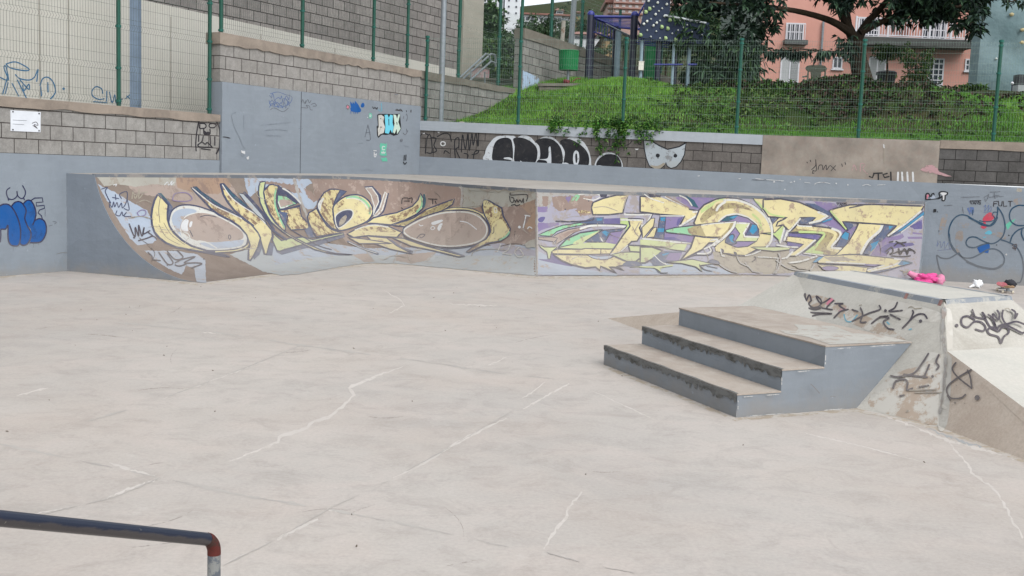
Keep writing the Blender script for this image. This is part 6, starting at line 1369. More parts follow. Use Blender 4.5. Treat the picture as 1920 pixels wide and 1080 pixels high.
# plaque
pq = thing('wall_plaque', at_plane(48, 228, L0, LN), 'small white metal plaque screwed to the left block wall', 'plaque')
c = [at_plane(x, y, L0 + LN * .012, LN) for x, y in ((20.5, 245.5), (76, 248), (76.5, 210), (20, 206.5))]
mb = MB(); mb.prism(c, -LN * .012, 0); mb.build('plate', simple('white enamel', C(206, 210, 216), .5, .05), pq)
for x, y in ((24, 209.5), (73, 213), (24, 243), (73, 245)):
    q = at_plane(x, y, L0 + LN * .012, LN); mb = MB(); mb.tube(q, q + LN * .008, .012, n=8); mb.build('screw', simple('dark screw', C(80, 80, 84)), pq)
dq = Decal('scribble', Surf(L0 + LN * .0125, LN), pq, Z1)
dq.strokes(P_tag, 1.2, [(240, 925), (270, 915), (285, 940), (255, 935), (280, 965), (265, 945)], [(245, 940), (275, 960)]); dq.strokes(P_ghost, .7, [(95, 900), (200, 905)], [(95, 930), (180, 935)]); dq.done()

# ================================================================== tall building behind the left fence
M_concW = concrete('smooth pale concrete wall', C(206, 204, 194, .82), C(194, 192, 184, .82), C(212, 210, 202, .82), 1.0, .2, .85, stretch=(1, 1, .5), fine=.15)
OFFB = -2.0
def bu(px, y): return (at_plane(px, y, L0 + LN * OFFB, LN) - L0).dot(LD)
UB = bu(862, 60)
bld = thing('tall_building', lp(4, 2.4, OFFB), 'tall blockwork building with smooth pale concrete base behind the left fence', 'building')
mb = MB(); wall_seg(mb, lp, -16, UB, 2.3, (5.15, 4.62), OFFB + .03, OFFB - .4); cw = mb.build('concrete_base', M_concW, bld)
mb = MB(); wall_seg(mb, lp, -16, UB, (5.15, 4.62), 11, OFFB, OFFB - 9, vref=(4.62, 4.62)); mb.build('blockwork', M_blockU, bld)
for u in (-5.2, -2.6, 0.05, 2.2, 2.8, 5.2, 7.8, 10.4): mb = MB(); wall_seg(mb, lp, u - .012, u + .012, 2.4, 4.6, OFFB + .0325, OFFB + .02); mb.build('panel_joint', simple('concrete joint', C(162, 158, 148, .75)), bld)
mb = MB(); wall_seg(mb, lp, UB + .02, UB + 1.15, 2.3, 12, OFFB + .1, OFFB - 8.5); mb.build('corner_pillar', concrete('pillar concrete', C(186, 182, 168, .72), C(172, 168, 156, .72), C(194, 190, 178, .72), 1, .3), bld)
mb = MB(); wall_seg(mb, lp, bu(770, 0), UB - .8, 7.0, 7.6, OFFB + .012, OFFB); mb.build('brick_panel', block_mat('reddish clay blocks', C(150, 110, 98, .7), C(134, 98, 88, .7), C(80, 66, 62), C(120, 100, 92)), bld)
S_bld = Surf(L0 + LN * (OFFB + .0315), LN)
dq = Decal('graffiti_tag', S_bld, cw, Z1)
dq.strokes(P_wblue, 2.2, [(45, 480), (120, 465), (215, 515), (190, 530), (80, 510), (45, 480)], [(0, 580), (60, 600), (30, 510), (45, 500), (65, 600)], [(115, 560), (150, 590), (220, 600), (260, 575), (285, 520), (275, 610)], [(60, 620), (40, 700)], [(90, 625), (140, 720)], [(150, 600), (215, 670), (215, 630), (180, 680), (170, 640)], [(300, 640), (320, 590), (360, 580), (400, 620), (415, 690), (380, 740)], [(305, 650), (310, 720)], [(358, 620), (360, 690)], [(60, 560), (20, 705)], [(130, 600), (200, 740)])
dq.dot(P_wblue, 477, 665, 10)
dq.strokes(P_wblue, 1.9, [(780, 740), (740, 745), (695, 720), (690, 680), (720, 650), (760, 665), (770, 700)], [(800, 685), (800, 760)], [(820, 690), (840, 770), (860, 710), (870, 770), (890, 700)], [(870, 770), (920, 740), (880, 760)], [(900, 700), (905, 775)], [(940, 740), (990, 695)], [(950, 720), (1040, 800)], [(700, 762), (800, 770)]); dq.dot(P_wblue, 1035, 770, 8); dq.done()

# ================================================================== stairs rails, low ledge behind the corner
def lw_(px, y, off): return at_plane(px, y, L0 + LN * off, LN)
lg = thing('low_ledge', lw_(930, 158, -1.2), 'low beige concrete ledge at the head of the stairs below the trees', 'ledge')
mb = MB(); a_, b_ = lw_(884, 149, -1.2), lw_(964, 152, -1.2); ua = (a_ - L0).dot(LD); ub = (b_ - L0).dot(LD)
wall_seg(mb, lp, ua, ub, 3.4, (a_.z, b_.z), -1.2, -1.6); mb.build('body', M_capgrey, lg); 
mb = MB(); wall_seg(mb, lp, ua - .02, ub + .02, (a_.z + .002, b_.z + .002), (a_.z + .06, b_.z + .06), -1.17, -1.63); mb.build('cap', M_capgrey, lg)
hr = thing('stair_handrail', lw_(880, 150, -.8), 'pair of sloping grey steel handrails beside the tall building', 'handrail')
for k, (o, pts) in enumerate(((-.75, [(862, 146), (911, 101), (918, 103), (920, 118)]), (-1.0, [(866, 150), (921, 101), (928, 103), (930, 118)]), (-.72, [(880, 152), (921, 115), (928, 118), (929, 125)]))):
    mb = MB(); mb.path([lw_(x, y, o) for x, y in pts], .028, 8); mb.build('rail', M_galv, hr)
for x, y0, y1, o in ((883, 131, 156, -.75), (909, 135, 158, -1.0)): mb = MB(); mb.tube(lw_(x, y0, o), lw_(x, y1, o), .022, n=6); mb.build('post', M_galv, hr)
sb = thing('painted_block', lw_(893, 140, -1.4), 'small pink and white painted block on the stair ledge', 'block')
mb = MB(); a_, b_ = lw_(886, 149, -1.55), lw_(903, 149, -1.55); wall_seg(mb, lp, (a_ - L0).dot(LD), (b_ - L0).dot(LD), a_.z - .2, a_.z + .33, -1.3, -1.6); sbb = mb.build('body', paint('pink and white block paint', C(200, 160, 164, .7), C(206, 196, 194, .7), .7, 9), sb)
mb = MB(); wall_seg(mb, lp, (a_ - L0).dot(LD) - .02, (b_ - L0).dot(LD) + .02, a_.z + .331, a_.z + .37, -1.28, -1.62); mb.build('cap', M_capgrey, sb)

# ================================================================== playground on the terrace
M_nav = simple('black blue playground steel', C(40, 44, 66, .7), .4, .1, 10, .5)
M_pblue = simple('royal blue playground steel', C(56, 64, 150, .75), .4, .1, 10, .5)
M_pale = simple('pale blue steel', C(150, 174, 186, .75), .45, .1, 10, .4)
YP = 33.0
def vpost(mb, x, ytop, Y, r, ybot=None, n=10, over=0):
    p = at_y(x, ytop, Y); mb.tube((p.x, p.y, ground_z(p.x, p.y) - .1 if ybot is None else at_y(x, ybot, Y).z), (p.x, p.y, p.z + over), r, n=n); return p
mbars = thing('monkey_bars', at_y(1150, 158, YP), 'blue monkey bars frame with dark posts on the grass terrace', 'climbing frame')
corners = {}
for key, x, y, Y, r in (('a', 1108, 27, YP, .11), ('b', 1190, 28, YP, .11), ('c', 1155, 47, YP + 2.0, .09), ('d', 1206, 52, YP + 2.0, .08)):
    mb = MB(); p = at_y(x, y, Y); mb.tube((p.x, p.y, ground_z(p.x, p.y) - .1), (p.x, p.y, p.z), r, n=12); mb.blob((p.x, p.y, p.z), r * 1.05, 3, amp=0, mi=1); mb.build('post', [M_nav, M_pblue], mbars); corners[key] = p
A_, B_, C_, D_ = (corners[k] - Vector((0, 0, .06)) for k in 'abcd')
mb = MB()
for s, e in ((A_, B_), (A_, C_), (B_, D_), (C_, D_)): mb.tube(s, e, .04, n=8)
s, e = A_ - Vector((0, 0, .42)), C_ - Vector((0, 0, .42))
mb.tube(s, e, .025, n=6); mb.build('frame', M_pblue, mbars)
for i in range(1, 8):
    k = i / 8; mb = MB(); mb.tube(A_.lerp(C_, k), B_.lerp(D_, k), .015, n=6); mb.build('rung', M_pblue, mbars)
for i in range(1, 9): mb = MB(); q = A_.lerp(C_, i / 9); mb.tube(q, q - Vector((0, 0, .42)), .014, n=5); mb.build('lattice_bar', M_pblue, mbars)
lad = thing('overhead_ladder', at_y(1180, 60, 34), 'grey sloping overhead ladder leaning behind the blue monkey bars', 'climbing frame')
mb = MB(); l1, l2 = at_y(1114, 34, 34), at_y(1185, 69, 34.4); w_ = Vector((.25, 1.0, 0))
mb.tube(l1, l2, .022, n=6); mb.tube(l1 + w_, l2 + w_, .022, n=6); mb.build('side_rail', M_galv, lad)
for i in range(1, 13): k = i / 13; mb = MB(); mb.tube(l1.lerp(l2, k), l1.lerp(l2, k) + w_, .014, n=5); mb.build('rung', M_galv, lad)
for x, Y in ((1114, 34.2), (1160, 34.6)):
    mb = MB(); vpost(mb, x, 36 if x < 1120 else 58, Y, .05 if x < 1120 else .1); mb.build('post', M_nav if x < 1120 else M_pale, lad)
# climbing board
cw_ = thing('climbing_wall', at_y(1260, 160, 32), 'dark navy climbing board dotted with pale holds', 'climbing wall')
M_board = simple('dark navy board', C(42, 56, 82, .75), .6, .15, 3)
YB = 32.0; bn = Vector((.10, -1, 0)).normalized()
def cb(x, y, Y=YB): return at_y(x, y, Y)
mb = MB(); mb.prism([cb(*q) for q in ((1197, 70), (1264, 79), (1256, 24), (1258, -60), (1216, -60), (1211, 0))], Vector((0, .09, 0))); mb.build('board', M_board, cw_)
mb = MB(); mb.prism([cb(*q) for q in ((1264.5, 79), (1332, 84), (1330, 43), (1256.5, 27))], Vector((0, .09, 0))); mb.build('board', M_board, cw_)
mb = MB(); mb.tube(cb(1247, 29, 31.96), cb(1324, 43, 31.96), .035, n=6); mb.build('edge_trim', simple('white trim', C(190, 196, 200)), cw_)
hp_ = [(1216, 2, 1), (1233, 5, 1), (1250, 8, 1), (1218, 17, 2), (1211, 23, 2), (1225, 13, 0), (1235, 21, 0), (1241, 16, 0), (1229, 27, 1), (1246, 30, 1), (1213, 40, 1), (1220, 36, 0), (1207, 45, 1), (1231, 43, 1), (1237, 39, 0), (1225, 48, 1), (1213, 57, 0), (1230, 59, 0), (1201, 66, 2), (1220, 69, 0), (1237, 72, 0), (1241, 51, 2), (1252, 54, 2), (1256, 38, 2), (1248, 72, 2), (1260, 63, 0), (1274, 39, 1), (1283, 38, 0), (1271, 57, 0), (1281, 52, 0), (1294, 40, 0), (1278, 67, 0), (1267, 75, 2), (1306, 42, 0), (1311, 50, 0), (1288, 47, 0), (1297, 60, 0), (1316, 66, 0), (1224, -15, 1), (1242, -22, 2)]
M_hold = [simple('grey hold', C(186, 192, 188, .9), .7), simple('white hold', C(220, 224, 218, .9), .7), simple('lime hold', C(160, 184, 130), .7)]
proto = {}
for i, (x, y, k) in enumerate(hp_):
    r = (.028, .042, .055)[k]
    if k not in proto:
        mb = MB(); mb.blob((0, 0, 0), r, k + 2, nu=8, nv=6, amp=.3, sc=(1, .7, .9)); proto[k] = mb
    m_ = MB(); o = cb(x, y) + Vector((0, -.03, 0)); m_.add([Vector(v) + o for v in proto[k].v], proto[k].f, 0, smooth=True); m_.build('climbing_hold', M_hold[k], cw_)
mb = MB(); vpost(mb, 1236, 78, 32.3, .09, n=10); mb.build('post', M_nav, cw_)
mb = MB(); vpost(mb, 1268, 80, 32.3, .07); mb.build('post', M_nav, cw_)
mb = MB(); vpost(mb, 1264, 82, 32.1, .045); mb.build('post', M_pale, cw_)
mb = MB(); vpost(mb, 1293, 86, 32.2, .06); mb.build('post', M_pale, cw_)
mb = MB(); mb.tube(cb(1226, 121), cb(1280, 121), .025, n=6); mb.tube(cb(1290, 121), cb(1307, 121), .03, n=6); mb.tube(cb(1196, 30, 33), cb(1212, 3, 33), .03, n=6); mb.build('crossbar', M_pblue, cw_)
mb = MB(); b0, b1 = cb(1197, 73, 32.4), cb(1300, 84, 32.4)
for k in range(4): mb.tube(b0 + Vector((0, k * .25, -.02 * k)), b1 + Vector((0, k * .25, -.02 * k)), .02, n=6)
mb.build('under_frame', M_pblue, cw_)
# meter box on a pale pole, green slide column
mp = thing('meter_pole', at_y(1203, 158, 32.2), 'thin pale pole carrying a white meter box', 'pole')
mb = MB(); vpost(mb, 1204, 76, 32.2, .05); mb.build('shaft', M_pale, mp)
q = at_y(1202, 124, 32.1); mb = MB(); mb.box((q.x - .075, q.y - .06, q.z - .12), (q.x + .075, q.y + .04, q.z + .12)); mb.box((q.x - .085, q.y - .07, q.z + .121), (q.x + .085, q.y + .05, q.z + .14)); mb.build('meter_box', simple('cream plastic', C(214, 212, 200), .5, .05), mp)
gs = thing('green_column', at_y(1220, 158, 34.5), 'translucent looking green play column behind the climbing board', 'play column')
mb = MB(); p = at_y(1221, 80, 34.5); mb.tube((p.x, p.y, ground_z(p.x, p.y) - .1), (p.x, p.y, p.z), .19, n=14); mb.build('tube', simple('bright green plastic', C(40, 128, 76), .5), gs)
mb = MB(); mb.tube((p.x, p.y, p.z), (p.x, p.y, p.z + .08), .22, n=14); mb.build('cap', M_nav, gs)
# litter bin
bn_ = thing('litter_bin', at_y(1067, 160, 31), 'bright green slatted litter bin on a post by the terrace wall', 'bin')
M_bin = simple('bright green bin', C(20, 112, 62), .5, .1, 10)
p = at_y(1067, 96, 31); q = at_y(1067, 132, 31); r0, r1 = .275, .26
mb = MB(); mb.tube((p.x, p.y, q.z), (p.x, p.y, p.z), r1, r0, 24, cap=False); mb.tube((p.x, p.y, q.z + .01), (p.x, p.y, q.z + .02), r1 - .005, n=24)
for k in range(28):
    a = 2 * PI * k / 28; c_, s_ = math.cos(a), math.sin(a); mb.tube((p.x + c_ * r1, p.y + s_ * r1, q.z), (p.x + c_ * r0, p.y + s_ * r0, p.z), .014, n=5)
mb.build('basket', M_bin, bn_)
mb = MB()
for i in range(24):
    a, b = 2 * PI * i / 24, 2 * PI * (i + 1) / 24; mb.tube((p.x + r0 * math.cos(a), p.y + r0 * math.sin(a), p.z), (p.x + r0 * math.cos(b), p.y + r0 * math.sin(b), p.z), .02, n=6)
mb.build('rim', M_bin, bn_)
mb = MB(); mb.tube((p.x, p.y, ground_z(p.x, p.y) - .05), (p.x, p.y, q.z + .2), .04, n=8); mb.build('post', M_galv, bn_)
# bench slab
bs = thing('concrete_bench', at_y(1060, 166, 30.2), 'low grey concrete slab bench at the top of the grass', 'bench')
a_, b_ = at_y(1008, 156, 30.2), at_y(1112, 156, 30.6)
mb = MB(); mb.prism([a_, b_, b_ + Vector((.05, .5, 0)), a_ + Vector((.05, .5, 0))], Vector((0, 0, -.08))); mb.build('slab', M_capgrey, bs)
for k in (.03, .9):
    mb = MB(); c_ = a_.lerp(b_, k); d_ = a_.lerp(b_, k + .08); mb.prism([c_ + Vector((0, .04, -.081)), d_ + Vector((0, .04, -.081)), d_ + Vector((0, .4, -.081)), c_ + Vector((0, .4, -.081))], Vector((0, 0, -.5))); mb.build('support', M_capgrey, bs)
mb = MB(); mb.box((a_.x + .1, a_.y + .1, a_.z - .6), (b_.x - .1, b_.y + .35, a_.z - .09)); mb.build('plinth', M_capgrey, bs)
rb_ = thing('red_bag', at_y(1068, 156, 30.6), 'crumpled dull red bag lying on the concrete bench under the green bin', 'bag')
mb = MB(); c_ = at_y(1062, 155, 30.7); mb.blob(c_ + Vector((0, 0, .02)), .07, 4, amp=.5, sc=(1.3, .8, .7)); mb.build('body', simple('dull red cloth', C(136, 66, 70, .6), .9, .3, 12), rb_)
mb = MB(); c_ = at_y(1082, 154, 30.7); mb.path([c_ + Vector((-.15, 0, 0)), c_ + Vector((0, 0, .1)), c_ + Vector((.1, 0, .09))], .014, 6); mb.build('strap', simple('dull red cloth', C(170, 70, 76)), rb_)

# ================================================================== pink house
YH = 56.0
M_pink = concrete('salmon pink render', C(212, 158, 144, .84), C(206, 152, 138, .84), C(216, 164, 151, .84), .7, .1, .9, fine=.12)
M_whitew = simple('white window paint', C(226, 226, 232, .8), .5, .04, 6)
M_glass = simple('dark window glass', C(66, 72, 84, .6), .15, .2, 1.5, .6)
M_shut = simple('pale grey shutter', C(186, 188, 190, .75), .6, .08, 30)
house = thing('pink_house', at_y(1630, 190, YH), 'salmon pink house with white balcony railings behind the big tree', 'house')
hl = at_y(1428, 100, YH).x; hrx = at_y(1838, 100, YH).x
zb = 5.6; zt = at_y(1630, -90, YH).z
mb = MB(); mb.box((hl, YH, zb), (hrx, YH + 9, zt)); mb.build('wall', M_pink, house)
mb = MB(); mb.box((hl - .5, YH - .6, zt + .003), (hrx + .3, YH + 9.5, zt + .25)); mb.build('roof', simple('roof tile red', C(150, 92, 74), .9, .2, 8), house)
mb = MB(); mb.box((hl - .62, YH + .25, zb), (hl - .004, YH + 8.8, zt)); mb.build('side_wall', simple('grey green side render', C(120, 132, 124, .7), .9, .1, 2), house)
def hw(x, y, d=0): return at_y(x, y, YH - d)
def window(x0, y0, x1, y1, nx_, ny_, fw=.07, glass=None, sill=True, half=None):
    a, b = hw(x0, y1), hw(x1, y0); gx0, gx1, gz0, gz1 = a.x, b.x, a.z, b.z
    f = MB(); w = fw; y_ = YH
    f.box((gx0, y_ - .05, gz0), (gx0 + w, y_ - .005, gz1)); f.box((gx1 - w, y_ - .05, gz0), (gx1, y_ - .005, gz1)); f.box((gx0 + w, y_ - .05, gz0), (gx1 - w, y_ - .005, gz0 + w)); f.box((gx0 + w, y_ - .05, gz1 - w), (gx1 - w, y_ - .005, gz1))
    for i in range(1, nx_):
        x = gx0 + (gx1 - gx0) * i / nx_; f.box((x - w * .35, y_ - .045, gz0 + w), (x + w * .35, y_ - .006, gz1 - w))
    for j in range(1, ny_):
        z = gz0 + (gz1 - gz0) * j / ny_; f.box((gx0 + w, y_ - .04, z - w * .35), (gx1 - w, y_ - .007, z + w * .35))
    fo = f.build('window', M_whitew, house)
    g = MB(); g.box((gx0 + w * .5, y_ - .02, gz0 + w * .5), (gx1 - w * .5, y_ - .003, gz1 - w * .5)); g.build('pane', glass or M_glass, fo)
    if sill: s = MB(); s.box((gx0 - .06, y_ - .12, gz0 - .07), (gx1 + .06, y_ - .004, gz0 - .002)); s.build('sill', M_whitew, fo)
    return fo
window(1738, 110, 1771, 160, 3, 5); window(1808, 111, 1826, 133, 2, 2); window(1560, 107, 1580, 129, 2, 1)
window(1472, 44, 1508, 76, 4, 2); window(1461, 104, 1500, 155, 2, 1, glass=M_shut); window(1626, 107, 1662, 158, 2, 1, glass=M_shut)
def shutter(x0, y0, x1, y1):
    a, b = hw(x0, y1), hw(x1, y0); s = MB(); z = a.z
    while z < b.z: s.box((a.x, YH - .06, z), (b.x, YH - .03, z + .05)); z += .085
    s.build('louvre', M_shut, house)
shutter(1482, 107, 1497, 153); shutter(1646, 110, 1660, 155); shutter(1629, 110, 1643, 155)
# bay ledge under the upper left window
a, b = hw(1468, 84), hw(1511, 77); mb = MB(); mb.box((a.x, YH - .45, a.z), (b.x, YH - .002, b.z)); mb.build('window_ledge', simple('grey ledge', C(96, 98, 98, .7)), house)
# grille of the upper window
mb = MB(); a, b = hw(1473, 77), hw(1508, 46)
for i in range(9): x = a.x + (b.x - a.x) * i / 8; mb.tube((x, YH - .3, a.z), (x, YH - .3, b.z), .016, n=5)
mb.box((a.x, YH - .32, a.z - .01), (b.x, YH - .28, a.z + .05)); mb.box((a.x, YH - .32, b.z - .03), (b.x, YH - .28, b.z + .02)); mb.build('window_grille', M_whitew, house)
# balcony
a, b = hw(1590, 92), hw(1810, 80); bz1 = b.z; bz0 = a.z + .15
balc = MB(); balc.box((a.x, YH - 1.0, bz0), (b.x, YH - .002, bz1)); bo = balc.build('balcony', simple('dark grey balcony slab', C(92, 94, 92, .7), .9, .15, 3), house)
mb = MB(); zt_ = bz1 + .95
mb.box((a.x, YH - .98, bz1 + .07), (b.x, YH - .93, bz1 + .12)); mb.box((a.x, YH - .98, zt_ - .05), (b.x, YH - .93, zt_)); mb.box((a.x, YH - .99, bz1 + .002), (b.x, YH - .92, bz1 + .03))
n = 44
for i in range(n + 1): x = a.x + (b.x - a.x - .04) * i / n; mb.box((x, YH - .97, bz1 + .12), (x + .035, YH - .94, zt_ - .05))
for k in (.0, .27, .62, .8, .985): x = a.x + (b.x - a.x) * k; mb.box((x, YH - .995, bz1 + .031), (x + .09, YH - .915, zt_ + .04))
mb.build('railing', M_whitew, bo)
window(1727, 34, 1776, 79, 4, 2, sill=False); window(1607, 34, 1650, 79, 4, 2, sill=False)
mb = MB(); a, b = hw(1690, 80), hw(1702, -60); mb.box((a.x, YH - .9, bz1 + .002), (b.x, YH - .002, b.z)); mb.build('balcony_pier', M_pink, house)
for x, y0, y1, mt, r in ((1538, 40, 128, M_galv, .06), (1597, 118, 168, M_nav, .035), (1824, 110, 187, M_nav, .035)):
    mb = MB(); p0, p1 = hw(x, y1, .12), hw(x, y0, .12); mb.tube(p0, (p0.x, p0.y, p1.z), r, n=8); mb.build('drainpipe', mt, house)
# ================================================================== teal boulder wall at the right edge
tw = thing('boulder_wall', at_y(1900, 190, 46), 'tall teal grey bouldering wall with yellow holds at the right edge', 'climbing wall')
def teal_mat():
    t = NT('teal bouldering wall'); f = t.ramp(t.noise(.5, 5, .6), .35, .7); g = t.ramp(t.noise(3, 7, .7), .5, .75)
    col = t.mix(f, C(116, 142, 146, .72), C(136, 158, 162, .72)); h = t.n('ShaderNodeMath', operation='MULTIPLY'); h.inputs[1].default_value = .5; t.l(g, h.inputs[0]); col = t.mix(h.outputs[0], col, C(96, 116, 122, .7))
    t.base(col, .8); t.bump(t.noise(1.2, 5), .6, .15); return t.m
M_tealw = teal_mat()
x0 = at_y(1836, 100, 46).x
mb = MB(); vs = []; NX, NZ = 24, 30
for j in range(NZ + 1):
    for i in range(NX + 1):
        x = x0 + 11 * i / NX; z = 4.6 + 8.5 * j / NZ
        y = 46 - (.22 * math.sin(x * .9 + z * 1.3) * math.sin(z * 1.1 + .6) + .12 * math.sin(2.3 * x - z)) * (0 if i == 0 else 1)
        vs.append((x, y, z))
mb.add(vs, [(j * (NX + 1) + i, j * (NX + 1) + i + 1, (j + 1) * (NX + 1) + i + 1, (j + 1) * (NX + 1) + i) for j in range(NZ) for i in range(NX)], smooth=True)
mb.box((x0 + .02, 46.4, 4.6), (x0 + 11, 46.9, 13.1)); mb.add([(x0, 46, 4.6), (x0, 46.9, 4.6), (x0, 46.9, 13.1), (x0, 46, 13.1)], [(0, 1, 2, 3)]); mb.build('panel', M_tealw, tw)
M_hy = simple('yellow hold', C(196, 182, 138, .8), .6)
for i, (x, y) in enumerate(((1897, 27), (1917, 56), (1916, 80), (1868, 110), (1841, 170), (1876, -14))):
    mb = MB(); mb.blob(at_y(x, y, 45.7), (.08 if i < 3 else .05), i, amp=.3, sc=(1.2, .7, .9), nu=8, nv=6); mb.build('climbing_hold', M_hy if i < 3 else M_hold[1 if i > 3 else 0], tw)
# ================================================================== things on the terrace
M_chair = simple('grey green plastic', C(142, 146, 130, .95), .5, .06, 6)
ch = thing('garden_chair', at_y(1530, 166, 38), 'grey green plastic garden chair seen from behind above the hedge', 'chair')
def chb(x, y, dy=0): return at_y(x, y, 38 + dy)
bk = [(1513, 133), (1510, 128), (1513, 123.5), (1520, 122), (1541, 122), (1548, 124), (1551, 129), (1548, 134), (1540, 135), (1539, 149), (1521, 149), (1520, 135)]
mb = MB(); mb.prism([chb(*q) for q in bk], Vector((0, .03, 0))); mb.build('backrest', M_chair, ch)
mb = MB(); s0, s1 = chb(1518, 148, -.04), chb(1544, 148, -.04); mb.prism([s0, s1, s1 + Vector((.03, .5, 0)), s0 + Vector((-.03, .5, 0))], Vector((0, 0, -.035))); mb.build('seat', M_chair, ch)
gz = ground_z(chb(1530, 150).x, 38)
for x, dy in ((1515, -.02), (1547, -.02), (1514, .46), (1548, .46)):
    mb = MB(); p = chb(x, 134 if dy < .2 else 146, 0) + Vector((0, dy, 0)); mb.tube((p.x, p.y, min(gz, p.z - .55)), p, .035, .03, 8); mb.build('leg', M_chair, ch)
for x in (1512, 1549):
    mb = MB(); p = chb(x, 143); mb.tube(p, p + Vector((0, .48, .02)), .03, n=8); mb.build('armrest', M_chair, ch)
wb_ = thing('waste_bin', at_y(1663, 178, 40), 'black plastic waste bin with flared rim behind the hedge', 'bin')
p0, p1 = at_y(1662, 178, 40), at_y(1662, 141, 40); M_bb = simple('black bin plastic', C(46, 48, 54, .7), .5, .1, 10)
mb = MB(); mb.tube((p1.x, p0.y, p0.z - .35), (p1.x, p0.y, p1.z), .25, .335, 20); mb.build('body', M_bb, wb_)
mb = MB(); mb.tube((p1.x, p0.y, p1.z + .002), (p1.x, p0.y, p1.z + .1), .375, .37, 20); mb.tube((p1.x, p0.y, p1.z + .1), (p1.x, p0.y, p1.z + .15), .37, .28, 20); mb.build('rim', M_bb, wb_)
sl = thing('sun_lounger', at_y(1432, 170, 40), 'small white plastic sun lounger in front of the pink house', 'lounger')
def sb_(x, y, dy=0): return at_y(x, y, 40) + Vector((0, dy, 0))
M_lw = simple('white plastic', C(216, 218, 220), .5, .05)
mb = MB(); mb.prism([sb_(1420, 166), sb_(1438, 165), sb_(1438, 165, .5), sb_(1420, 166, .5)], Vector((0, 0, -.04))); mb.build('seat', M_lw, sl)
mb = MB(); mb.prism([sb_(1438, 165), sb_(1446, 158), sb_(1446, 158, .5), sb_(1438, 165, .5)], Vector((.02, 0, -.05))); mb.build('backrest', M_lw, sl)
for x in (1421, 1439):
    mb = MB(); p = sb_(x, 166, .05); mb.tube((p.x, p.y, p.z - .3), p, .03, n=6); mb.build('leg', M_lw, sl)
cb_ = thing('storage_box', at_y(1914, 178, 44), 'dark grey box on a pale stand in front of the teal bouldering wall', 'box')
a, b = at_y(1905, 160, 44), at_y(1928, 141, 44); mb = MB(); mb.box((a.x, 43.8, a.z), (b.x, 44.3, b.z)); mb.build('body', simple('dark grey plastic', C(58, 62, 66, .7), .5), cb_)
a, b = at_y(1903, 172, 44), at_y(1930, 161, 44); mb = MB(); mb.box((a.x, 43.75, a.z), (b.x, 44.35, b.z)); mb.build('stand', simple('pale grey stand', C(150, 156, 156)), cb_)
for x in (1905, 1926):
    q = at_y(x, 172, 44); mb = MB(); mb.tube((q.x, 44, ground_z(q.x, 44) - .05), (q.x, 44, q.z), .05, n=8); mb.build('leg', M_nav, cb_)
sp_ = thing('garden_post', at_y(1898, 186, 42), 'short thin post with white foot and small lamp by the teal wall', 'post')
q0, q1 = at_y(1898, 188, 42), at_y(1898, 156, 42); mb = MB(); mb.tube((q1.x, 42, ground_z(q1.x, 42) - .1), (q1.x, 42, q1.z), .025, n=8); mb.build('shaft', M_nav, sp_)
mb = MB(); mb.tube((q1.x, 42, ground_z(q1.x, 42)), (q1.x, 42, q0.z + .3), .045, n=8); mb.build('foot', M_whitew, sp_)
mb = MB(); mb.blob((q1.x, 42, q1.z), .06, 1, amp=0); mb.build('lamp', M_whitew, sp_)

# ================================================================== objects left on the slab at the right
def fl(x, y):
    p = at_z(x, y, -.13)
    for _ in range(5): p = at_z(x, y, floor_z(p.x, p.y))
    return p
M_hot = simple('hot pink cloth', C(232, 84, 156, .75), .7, .18, 14); M_rosy = simple('light pink cloth', C(234, 150, 184, .75), .7, .12, 14)
pk = thing('pink_bundle', fl(1735, 533), 'crumpled hot pink jacket lying at the foot of the ramp end', 'jacket')
c = fl(1737, 533); rx = Vector((1, -.2, 0)).normalized()
mb = MB(); mb.blob(c + Vector((0, 0, .09)), .19, 5, nu=22, nv=14, amp=.4, sc=(1.35, .8, .5))
for i_, (dx_, dy_, dz_, rr_) in enumerate(((-.1, -.03, .14, .1), (.06, .02, .15, .11), (.14, -.06, .1, .1), (-.02, -.1, .07, .1), (.0, .08, .12, .09))): mb.blob(c + rx * dx_ + Vector((0, dy_, dz_)), rr_, 20 + i_, nu=14, nv=10, amp=.55, sc=(1.3, .7, .55))
mb.build('body', M_hot, pk)
mb = MB(); mb.path([c + rx * -.12 + Vector((0, 0, .13)), c + rx * -.25 + Vector((0, .02, .16)), c + rx * -.36 + Vector((0, .02, .22))], [.085, .07, .05], 10); mb.build('sleeve', M_rosy, pk)
mb = MB(); mb.blob(c + rx * .24 + Vector((0, -.04, .1)), .11, 9, amp=.25, sc=(.8, 1, 1)); mb.build('hood', M_rosy, pk)
mb = MB(); mb.blob(c + rx * -.33 + Vector((0, -.08, .05)), .09, 3, amp=.3, sc=(1.5, .8, .6)); mb.build('lining', simple('black lining', C(40, 40, 48)), pk)
bt = thing('water_bottle', c + rx * .24, 'sky blue bottle leaning up behind the pink jacket', 'bottle')
q = fl(1759, 525) + Vector((.02, .12, .05)); mb = MB(); mb.tube(q + Vector((0, .05, -.05)), q + Vector((.03, .05, .15)), .035, .033, 10); mb.build('body', simple('cyan plastic', C(90, 180, 214), .3), bt)
mb = MB(); mb.tube(q + Vector((.03, .05, .15)), q + Vector((.04, .05, .19)), .02, .018, 10); mb.build('cap', simple('cyan plastic', C(90, 180, 214)), bt)
wbg = thing('white_bag', fl(1832, 540), 'crumpled white plastic bag on the dark slab', 'bag')
c = fl(1833, 540); M_wp = simple('white plastic film', C(226, 228, 230), .45, .06, 20)
mb = MB(); mb.blob(c + Vector((0, 0, .075)), .1, 12, nu=16, nv=12, amp=.5, sc=(.85, .7, .85)); mb.build('body', M_wp, wbg)
